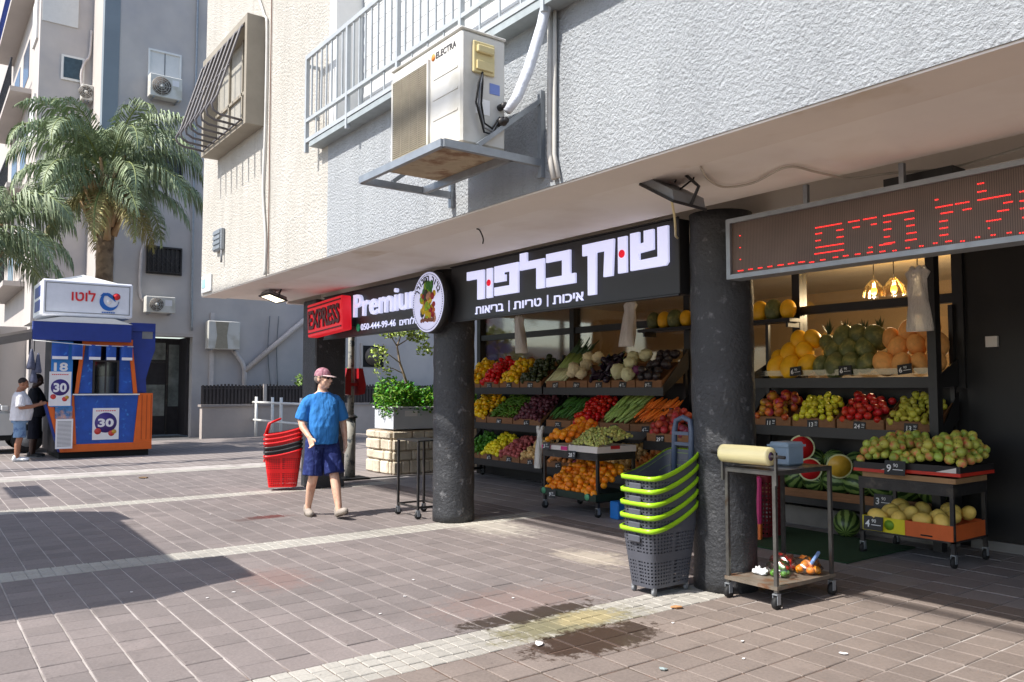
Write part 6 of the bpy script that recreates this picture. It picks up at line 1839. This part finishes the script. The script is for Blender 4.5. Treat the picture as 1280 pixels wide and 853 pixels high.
# balconies on the street side
for i, (x, z) in enumerate(((-33.5, 8.0), (-33.5, 11.2), (-33.5, 14.4), (-33.5, 4.8))):
    gp('balcony', M_gpink, (x - 4, x + 3, 2.25, 2.859, z, z + .16))
    b = W(gb)
    for k_ in range(24): b.box(x - 4 + k_ * .3, x - 3.97 + k_ * .3, 2.26, 2.29, z + .16, z + 1.05)
    b.box(x - 4, x + 3, 2.25, 2.30, z + 1.05, z + 1.1)
    b.build('balcony_rail', M_kblue if i == 2 else M_darksteel, gb)
    mw = mat('street_window%d' % i, C(70, 78, 92), .2, .4, 2)
    gp('street_window', mw, (x + .2, x + 2.0, 2.845, 2.858, z + .9, z + 2.2))
    gp('street_window', mw, (x - 3, x - 1, 2.845, 2.858, z + .2, z + 2.2))
for i, z in enumerate((6.2, 9.4, 12.6)):
    gp('white_shutter', M_shutter, (-30.2, -29.1, 2.80, 2.858, z, z + 1.4))
def aircon(label, y0, y1, z0, z1, x=XB, name='air_conditioner', depth=.32, big=False):
    t = thing(name, label, 'air conditioner', (x + .25, (y0 + y1) / 2, z0), group='air conditioners on the grey block')
    b = W(t); b.box(x + .12, x + .12 + depth, y0, y1, z0, z1, bev=.02); b.build('case', M_acwhite, t)
    xf = x + .12 + depth
    cy, cz, r_ = y0 + (y1 - y0) * .36, (z0 + z1) / 2, (z1 - z0) * .40
    if big:
        b = W(t); b.prism([(y0 + .22, z0 + .03), (y1 - .38, z0 + .03), (y1 - .42, cz), (y1 - .36, z1 - .03), (y0 + .22, z1 - .03), (y0 + .28, cz)], 'x', xf - .002, xf + .012); b.build('grille', M_acgrille, t)
    else:
        b = W(t); b.lathe([(r_ * 1.05, 0), (r_ * 1.05, .004)], 28, (xf, cy, cz), ax='x'); b.build('fan_opening', mat('fan_dark', C(96, 88, 82), .7), t)
        b = W(t)
        for q in (.3, .55, .8, 1.0):
            b.tube([(xf + .012, cy + r_ * q * math.cos(2 * PI * k_ / 24), cz + r_ * q * math.sin(2 * PI * k_ / 24)) for k_ in range(25)], .006, 4)
        for k_ in range(8): b.bar((xf + .012, cy, cz), (xf + .012, cy + r_ * math.cos(k_ * PI / 4), cz + r_ * math.sin(k_ * PI / 4)), .008)
        b.build('fan_guard', M_acwhite, t)
        b = W(t); b.lathe([(.05, 0), (.05, .02)], 12, (xf + .004, cy, cz), ax='x'); b.build('fan_hub', M_acwhite, t)
        b = W(t); b.box(xf, xf + .004, y1 - .3, y1 - .1, z1 - .28, z1 - .1); b.build('badge', M_poster, t)
    b = W(t)
    for y in (y0 + .12, y1 - .12): b.bar((x, y, z0 - .02), (xf, y, z0 - .02), .035)
    b.build('bracket', M_galv, t)
    return t
aircon('white air conditioner high on the grey wall beside the shuttered window', 5.55, 6.50, 10.45, 11.15)
aircon('white air conditioner low on the grey wall above the kiosk roof', 5.60, 6.45, 3.78, 4.28)
aircon('larger air conditioner on the grey wall left of the diagonal pipe', 7.45, 8.45, 2.72, 3.62, big=True)
aircon('small air conditioner on the set-back wall beside the palm', 4.0, 4.33, 10.6, 11.1, XB - 2.1)
# pipes on the grey wall
M_pipe = mat('pale_pipe', C(200, 192, 188), .6)
def pipe(label, pts, r_=.05, m_=None): cable('wall_pipe', label, pts, r_, m_ or M_pipe, 'pipe', 8)
xw = XB + .07
b = W(gb); b.box(XB + .002, XB + .06, 7.62, 7.75, 1.2, 3.9); b.build('vertical_duct', M_pipe, gb)
b = MB(); b.tube([(0, 0, 0), (0, 2.0, 1.75), (0, 2.2, 1.9), (0, 2.3, 1.6)], .09, 8); tag(b.build('wall_pipe', M_pipe, None, (xw + .05, 8.72, 2.05)), 'pale pipe running diagonally up the grey wall', 'pipe')
b = MB(); b.tube([(0, 0, 0), (0, 0, 1.1), (0, -.1, 1.35), (0, -.5, 1.9)], .08, 8); tag(b.build('wall_pipe', M_pipe, None, (xw + .05, 8.72, 1.0)), 'pale upright pipe beside the larger air conditioner', 'pipe')
pipe('white hose looping from the barred window to the low air conditioner', [(xw, 5.95, 5.9), (xw, 5.75, 5.95), (xw, 5.55, 5.8), (xw, 5.5, 5.2), (xw, 5.5, 4.4), (xw, 5.6, 4.15)], .04)
pipe('thin drain pipe down the grey wall beside the windows', [(xw, 7.0, 16), (xw, 7.0, 10), (xw, 7.02, 5), (xw, 7.05, 3.3)], .035, M_galv)
pipe('curling white hose above the small air conditioner by the palm', [(XB - 2.02, 4.28, 13), (XB - 2.02, 4.25, 12.2), (XB - 1.98, 4.1, 11.9), (XB - 1.98, 4.02, 11.5), (XB - 1.98, 4.05, 11.1)], .04)
for i in range(2): pipe(['thin grey cable hanging on the wall behind the diagonal pipe', 'second thin cable hanging on the wall right of the first'][i], [(xw, 9.55 + .3 * i, 3.9), (xw, 9.5 + .3 * i, 2.8), (xw, 9.6 + .25 * i, 1.6)], .018, M_grey)

# low wall, its fence and the climbing plants
XW = -25.3
lw = thing('low_wall', 'low rendered garden wall in front of the grey block', 'wall', (XW, 11, 0))
b = W(lw); b.box(XW - .25, XW, 7.1, 21, -.05, .92); b.build('wall_body', mat('wall_render', C(172, 162, 156), .85, .12, 1.2), lw)
b = W(lw); b.box(XW - .3, XW + .05, 7.05, 21, .921, .99); b.build('coping', mat('coping', C(150, 142, 138), .85), lw)
fe = thing('garden_fence', 'dark slatted fence on top of the low garden wall', 'fence', (XW - .12, 11, 1.0))
M_fence = mat('fence_dark', C(60, 54, 54), .7, .3, 6)
b = W(fe); b.box(XW - .16, XW - .14, 7.1, 21, .99, 1.56); b.build('backing', mat('fence_back', C(48, 42, 42), .8), fe)
y = 7.12
while y < 18:
    b = W(fe); b.box(XW - .138, XW - .118, y, y + .06, .99, 1.60 + .02 * math.sin(y * 5)); b.build('slat', M_fence, fe); y += .11
b = W(fe); b.box(XW - .117, XW - .10, 7.1, 18, 1.46, 1.50); b.build('rail', M_fence, fe)
b = W(fe); b.box(XW - .117, XW - .06, 9.0, 9.1, .99, 1.62); b.build('post', M_gpink, fe)
M_leafy = mat('climber_leaf', C(110, 140, 60), .5, .2, 5, island=.35)
def leaves(b, c, n, rx, ry, rz, size, gauss=True, up=.3):
    for i in range(n):
        while True:
            p = Vector((rnd(-1, 1), rnd(-1, 1), rnd(-1, 1)))
            if p.length < 1: break
        p = Vector((p.x * rx, p.y * ry, p.z * rz)) + Vector(c)
        d = Vector((rnd(-1, 1), rnd(-1, 1), rnd(-.6, 1))).normalized(); s_ = d.cross(Vector((rnd(-1, 1), rnd(-1, 1), rnd(-1, 1)))).normalized() * size * .32
        L = size * rnd(.7, 1.3); n_ = d.cross(s_).normalized() * L * .12
        b.add([p, p + d * L * .45 + s_ + n_, p + d * L, p + d * L * .45 - s_ + n_], [(0, 1, 2, 3)])
for i, (y, h) in enumerate(((10.35, .45), (11.0, .55), (11.9, .65))):
    t = thing('climbing_plant', ['low climbing plant over the fence, left one', 'low climbing plant over the fence, middle one', 'tallest climbing plant over the fence'][i], 'plant', (XW - .3, y, 1.5), group='plants over the fence')
    b = MB(); leaves(b, (0, 0, h * .45), 110, .25, .28, h * .6, .13); b.build('foliage', M_leafy, t)
    b = MB(); b.tube([(0, 0, -.5), (.02, .03, 0), (-.02, .02, h * .8)], .012, 5); b.build('stem', mat('stem_green', C(90, 96, 50), .7), t)

# white pipe railing
wr = thing('pipe_railing', 'white pipe railing on the pavement behind the walking man', 'railing', (-22, 8.65, 0))
for i, x in enumerate((-25.0, -23.6, -22.9, -21.4, -20.2, -19.0)):
    b = W(wr); b.tube([(x, 8.65, 0), (x, 8.65, 1.22)], .045, 8); b.build('post', M_white, wr)
for z in (1.05, .5):
    b = W(wr); b.tube([(-25.3, 8.65, z), (-18.8, 8.65, z)], .035, 8); b.build('rail', M_white, wr)
b = W(wr); b.tube([(-19.0, 8.65, 1.22), (-18.2, 8.55, .05)], .04, 8); b.build('slanted_post', M_white, wr)

# street pole with a red call box
po = thing('street_pole', 'grey flaking street pole with a red call box behind the man', 'pole', (-12.35, 5.85, 0))
b = W(po); b.tube([(-12.35, 5.85, 0), (-12.35, 5.85, 1.02)], .085, 16); b.tube([(-12.35, 5.85, 1.0), (-12.35, 5.85, 3.04)], .055, 14)
b.build('shaft', mat('flaking_paint', C(150, 148, 140), .7, .2, 6, .004, 20, col2=C(70, 78, 84), c2scale=9, c2lo=.52, c2hi=.6), po)
b = W(po); b.lathe([(.12, 0), (.11, .03), (.06, .06)], 16, (-12.35, 5.85, 1.0)); b.build('collar', M_darksteel, po)
b = W(po); b.box(-12.57, -12.14, 5.63, 6.11, 0, .03); b.build('base_plate', M_dark, po)
M_callred = mat('call_box_red', C(168, 26, 34), .45, .12, 5)
for s_ in (-1, 1):
    b = W(po)
    y = 5.85 + s_ * .07
    b.prism([(y, 1.38), (y + s_ * .11, 1.40), (y + s_ * .13, 1.55), (y + s_ * .07, 1.82), (y, 1.82)], 'x', -12.44, -12.20); b.build('call_box_panel', M_callred, po)
b = W(po); b.box(-12.27, -12.22, 5.79, 5.91, 1.53, 1.58); b.build('bracket', M_callred, po)

# raised stone planter with a trough, hedge and a small tree
pt = thing('stone_planter', 'raised stone planter wall holding a grey trough, left of the column', 'planter', (-12.95, 7.6, 0))
M_stone = mat('planter_stone', C(200, 188, 168), .85, .2, 6, .03, 12, rand=.18)
b = W(pt); b.box(-13.45, -12.5, 6.73, 9.2, -.05, .75); b.build('core', mat('stone_mortar', C(170, 152, 130), .9), pt)
zr = 0.0
for hr in (.24, .17, .20, .14):
    y = 6.70 - rnd(0, .15)
    while y < 9.2:
        w_ = rnd(.16, .46)
        b = W(pt); b.box(-12.51, -12.46 + rnd(-.02, .025), max(y, 6.70) + .008, y + w_ - .008, zr + .008, zr + hr - rnd(.004, .02), bev=.02)
        if y + w_ > 6.78: b.build('stone', M_stone, pt)
        y += w_
    x = -13.45
    while x < -12.52:
        w_ = rnd(.18, .40); xe = min(x + w_, -12.512)
        b = W(pt); b.box(x + .008, xe - .008, 6.67 + rnd(-.02, .015), 6.735, zr + .008, zr + hr - rnd(.004, .02), bev=.02)
        if xe - x > .08: b.build('stone', M_stone, pt)
        x += w_
    zr += hr
tr = thing('plant_trough', 'pale grey rectangular trough of leafy hedge on the stone planter', 'planter', (-12.8, 7.6, .765))
b = W(tr); b.box(-13.2, -12.5, 6.72, 9.1, .775, 1.14, bev=.01); b.build('box', mat('trough_grey', C(190, 194, 200), .6, .06, 3), tr)
b = W(tr); b.box(-13.23, -12.47, 6.69, 9.13, 1.141, 1.17, bev=.006); b.build('rim', mat('trough_rim', C(190, 194, 198), .6), tr)
b = W(tr); b.box(-12.4985, -12.496, 6.95, 7.2, 1.0, 1.1); b.build('label', M_poster, tr)
M_hedge = mat('hedge_leaf', C(86, 138, 34), .45, .25, 5, island=.45, spec=.3, hue=.035)
hd = thing('hedge', 'bright green leafy hedge growing in the grey trough', 'hedge', (-12.8, 7.7, 1.17))
b = W(hd)
for y in (6.85, 7.1, 7.35, 7.6, 7.9, 8.3, 8.7): leaves(b, (-12.82, y, 1.27 + .06 * math.sin(y * 4)), 900, .40, .30, .33 + .05 * math.sin(y * 3), .075)
leaves(b, (-12.62, 6.74, 1.16), 160, .2, .10, .2, .055)
b.build('foliage', M_hedge, hd)
b = W(hd)
for y in (6.8, 7.2, 7.6, 8.0, 8.5): b.tube([(-12.82, y, 1.1), (-12.8, y + .05, 1.3), (-12.84, y + .02, 1.5)], .015, 5)
b.build('stems', mat('hedge_stem', C(90, 74, 52), .8), hd)
sm_ = thing('small_tree', 'thin bare-stemmed small tree with sparse leaves rising from the planter', 'tree', (-12.9, 7.25, 1.15))
b = W(sm_)
M_bark = mat('thin_bark', C(150, 132, 112), .8)
b.tube([(-12.9, 7.25, 1.15), (-12.9, 7.2, 1.6), (-12.88, 7.05, 1.95), (-12.9, 7.0, 2.25), (-12.9, 7.1, 2.5)], [.03, .026, .02, .016, .01], 6)
b.build('trunk', M_bark, sm_)
for q in ([(-12.88, 7.05, 1.95), (-12.85, 6.8, 2.1), (-12.85, 6.6, 2.12)], [(-12.9, 7.0, 2.25), (-12.9, 7.25, 2.4), (-12.9, 7.45, 2.42)], [(-12.9, 7.15, 1.75), (-12.88, 6.9, 1.85), (-12.86, 6.7, 1.8)], [(-12.9, 7.0, 2.25), (-12.88, 6.85, 2.45), (-12.9, 6.6, 2.55)]):
    b = W(sm_); b.tube(q, [.012, .009, .005], 5); b.build('branch', M_bark, sm_)
b = W(sm_)
for c_, n_ in (((-12.85, 6.62, 2.1), 70), ((-12.9, 7.45, 2.45), 140), ((-12.9, 7.15, 2.55), 160), ((-12.9, 6.85, 2.5), 90), ((-12.86, 6.72, 1.82), 40), ((-12.9, 7.6, 2.2), 70)): leaves(b, c_, n_, .14, .2, .14, .075)
b.build('crown', mat('tree_leaf', C(150, 170, 76), .5, .2, 5, island=.35), sm_)

# ------------------------------------------------------------------ palms
M_frond = mat('palm_frond', C(134, 148, 114), .55, .2, 3, island=.35, spec=.3)
M_frond2 = mat('palm_frond_dry', C(150, 140, 84), .6, .2, 3, island=.3)
M_rachis = mat('palm_rachis', C(130, 140, 80), .6)
def frond_mesh(L, arch, droop, dry=False, seed=0):
    rs = random.Random(seed)
    b = MB(); n = 44; pts = []; a = arch; p = Vector((0, 0, 0))
    for i in range(n + 1):
        pts.append(p.copy())
        t_ = i / n
        p = p + Vector((math.cos(a), 0, math.sin(a))) * (L / n)
        a -= droop * (.35 + 1.5 * t_) / n
    b.tube(pts, [.03 * (1 - .85 * i / n) + .004 for i in range(n + 1)], 5, mi=1)
    for i in range(5, n + 1):
        t_ = i / n
        ll = L * .26 * math.sin(PI * min(1, .12 + .95 * t_)) ** .6 + .1
        d = (pts[i] - pts[i - 1]).normalized()
        for s_ in (-1, 1):
            for k_ in range(2):
                f = Vector((d.x * .55, s_ * rs.uniform(.5, .9), d.z * .55 + rs.uniform(-.25, .25))).normalized()
                p0 = pts[i] - d * (L / n) * .5 * k_
                w_ = Vector((d.x, 0, d.z)) * .020
                l_ = ll * rs.uniform(.8, 1.1)
                p1 = p0 + f * l_ * .4; p2 = p1 + (f * .55 + Vector((0, 0, -.75))) * l_ * .34; p3 = p2 + (f * .25 + Vector((0, 0, -1))) * l_ * .30
                b.add([p0 - w_ * .6, p0 + w_ * .6, p1 + w_, p2 + w_ * .7, p3, p2 - w_ * .7, p1 - w_], [(0, 1, 2, 6), (6, 2, 3, 5), (5, 3, 4)], 0)
    return b.mesh('frond', [M_frond2 if dry else M_frond, M_rachis])
FR = [frond_mesh(3.3, R(78), R(120), seed=1), frond_mesh(3.2, R(55), R(135), seed=2), frond_mesh(3.0, R(30), R(120), seed=3), frond_mesh(2.8, R(5), R(85), seed=4), frond_mesh(2.5, R(-25), R(55), True, 5)]
M_trunk = mat('palm_trunk', C(140, 118, 94), .9, .25, 5, .03, 9, col2=C(104, 84, 66), c2scale=4)
M_boot = mat('palm_boot', C(186, 150, 110), .85, .2, 6)
def palm(label, loc, h, seed, s=1.0, plan=None):
    rs = random.Random(seed)
    t = thing('palm_tree', label, 'palm', loc, 0)
    b = MB(); prof = [(.30, -.05), (.26, .5)] + [(.20 + .012 * (i % 2), .5 + (h - .5) * i / 24) for i in range(1, 25)] + [(.24, h + .2), (.16, h + .5)]
    b.lathe(prof, 18); b.build('trunk', M_trunk, t)
    b = MB()
    for i in range(30):
        a = i * 2.4; z = h - 1.2 + i * .045; r0 = .2
        d = Vector((math.cos(a), math.sin(a), 0))
        b.tube([d * r0 + Vector((0, 0, z)), d * (r0 + .14) + Vector((0, 0, z + .3)), d * (r0 + .42) + Vector((0, 0, z + .85))], [.10, .065, .03], 5)
    b.build('leaf_bases', M_boot, t)
    for i, (fi, az) in enumerate(plan):
        obj('frond', FR[fi], t, (.08 * math.cos(az), .08 * math.sin(az), h + .35 + (.15 if fi < 2 else -.1)), (R(rs.uniform(-14, 14)), 0, az), s * rs.uniform(.9, 1.08))
    return t
rs = random.Random(9)
plan = []
for fi, n_ in ((0, 8), (1, 9), (2, 8), (3, 6), (4, 5)):
    for k_ in range(n_): plan.append((fi, 2 * PI * (k_ + rs.random() * .5) / n_ + fi * .7))
palm('tall feathery palm tree rising behind the lottery kiosk', (-22.9, 3.9, 0), 6.5, 3, .95, plan)
plan2 = [(fi, az) for fi, az in plan if fi in (1, 2, 3)]
palm('lower palm at the left edge with drooping fronds', (-21.9, 1.0, 0), 4.5, 6, .9, plan2)

# pale wall and gate far behind the car
ww = thing('street_wall', 'pale street wall with slim posts behind the white car', 'wall', (-29.4, 0, 0))
b = W(ww); b.box(-29.6, -29.4, -12, 2.85, -.05, 3.4); b.build('wall_body', M_gpink, ww)
for i in range(9):
    b = W(ww); b.box(-29.39, -29.3, -3 + i * .62, -2.86 + i * .62, 0, 3.3); b.build('post', M_white, ww)

# ------------------------------------------------------------------ unseen shapes added to throw shadows on the paving, and an overhead cable
k1 = SUN_TRAVEL.y / -SUN_TRAVEL.z; k0 = SUN_TRAVEL.x / -SUN_TRAVEL.z
cz = 3.1
def sh(x, y): return (x - k0 * cz, y - k1 * cz)
cn = thing('shadow_sheet', 'unseen flat sheet added at the left to shade the paving', 'canopy', (-8.5, -3.0, 0))  # added out of view only to cast the big shadow at the left
poly = [sh(*p) for p in ((-11.6, .9), (-11.15, 1.55), (-10.85, 1.93), (-10.1, 2.0), (-10.1, 1.86), (-7.5, 1.80), (-7.44, 2.21), (-6.5, 2.17), (-6.4, 1.75), (-6.22, 1.35), (-6.22, -1.2), (-11.6, -1.2))]
b = W(cn); b.prism(poly, 'z', cz, cz + .12); b.build('roof', M_galv, cn)  # sheet outline is the wanted shadow, projected back along the sun
for x in (-11.4, -6.7):
    b = W(cn); b.box(x - .06, x + .06, -3.7, -3.58, 0, cz); b.build('post', M_galv, cn)
def wire(name, label, pts, r_, cat='cable'): return cable(name, label, pts, r_, M_dark, cat)
zc = 8.5
b = MB(); 
for ph in (0, PI):
    b.tube([(.22 * math.sin(i * .55 + ph) , i * .16, .05 * math.cos(i * .55 + ph)) for i in range(80)], .075, 6)
tag(b.build('twisted_shadow_caster', M_dark, None, (-17.3 - k0 * zc, 6.6 - k1 * zc - 12.8, zc)), 'unseen twisted tubes added to throw a chain-like shadow by the kiosk', 'cable')  # added out of view; the twist is shaped for its chain-like shadow
wire('overhead_cable', 'overhead street cable outside the frame, parallel to the shop', [(-16, -6.05, 14.3), (-9, -6.0, 14.0), (-2, -5.95, 13.85), (6, -5.9, 13.75)], .055)
b = MB(); b.box(-1.5, 0, -.2, .2, 0, .1); tag(b.build('shadow_bar', M_galv, None, (-13.3, 1.35 - k1 * 4, 4)), 'unseen flat bar added at the left to throw a thin shadow', 'shadow caster')  # unseen bar, added for the narrow shadow strip it throws
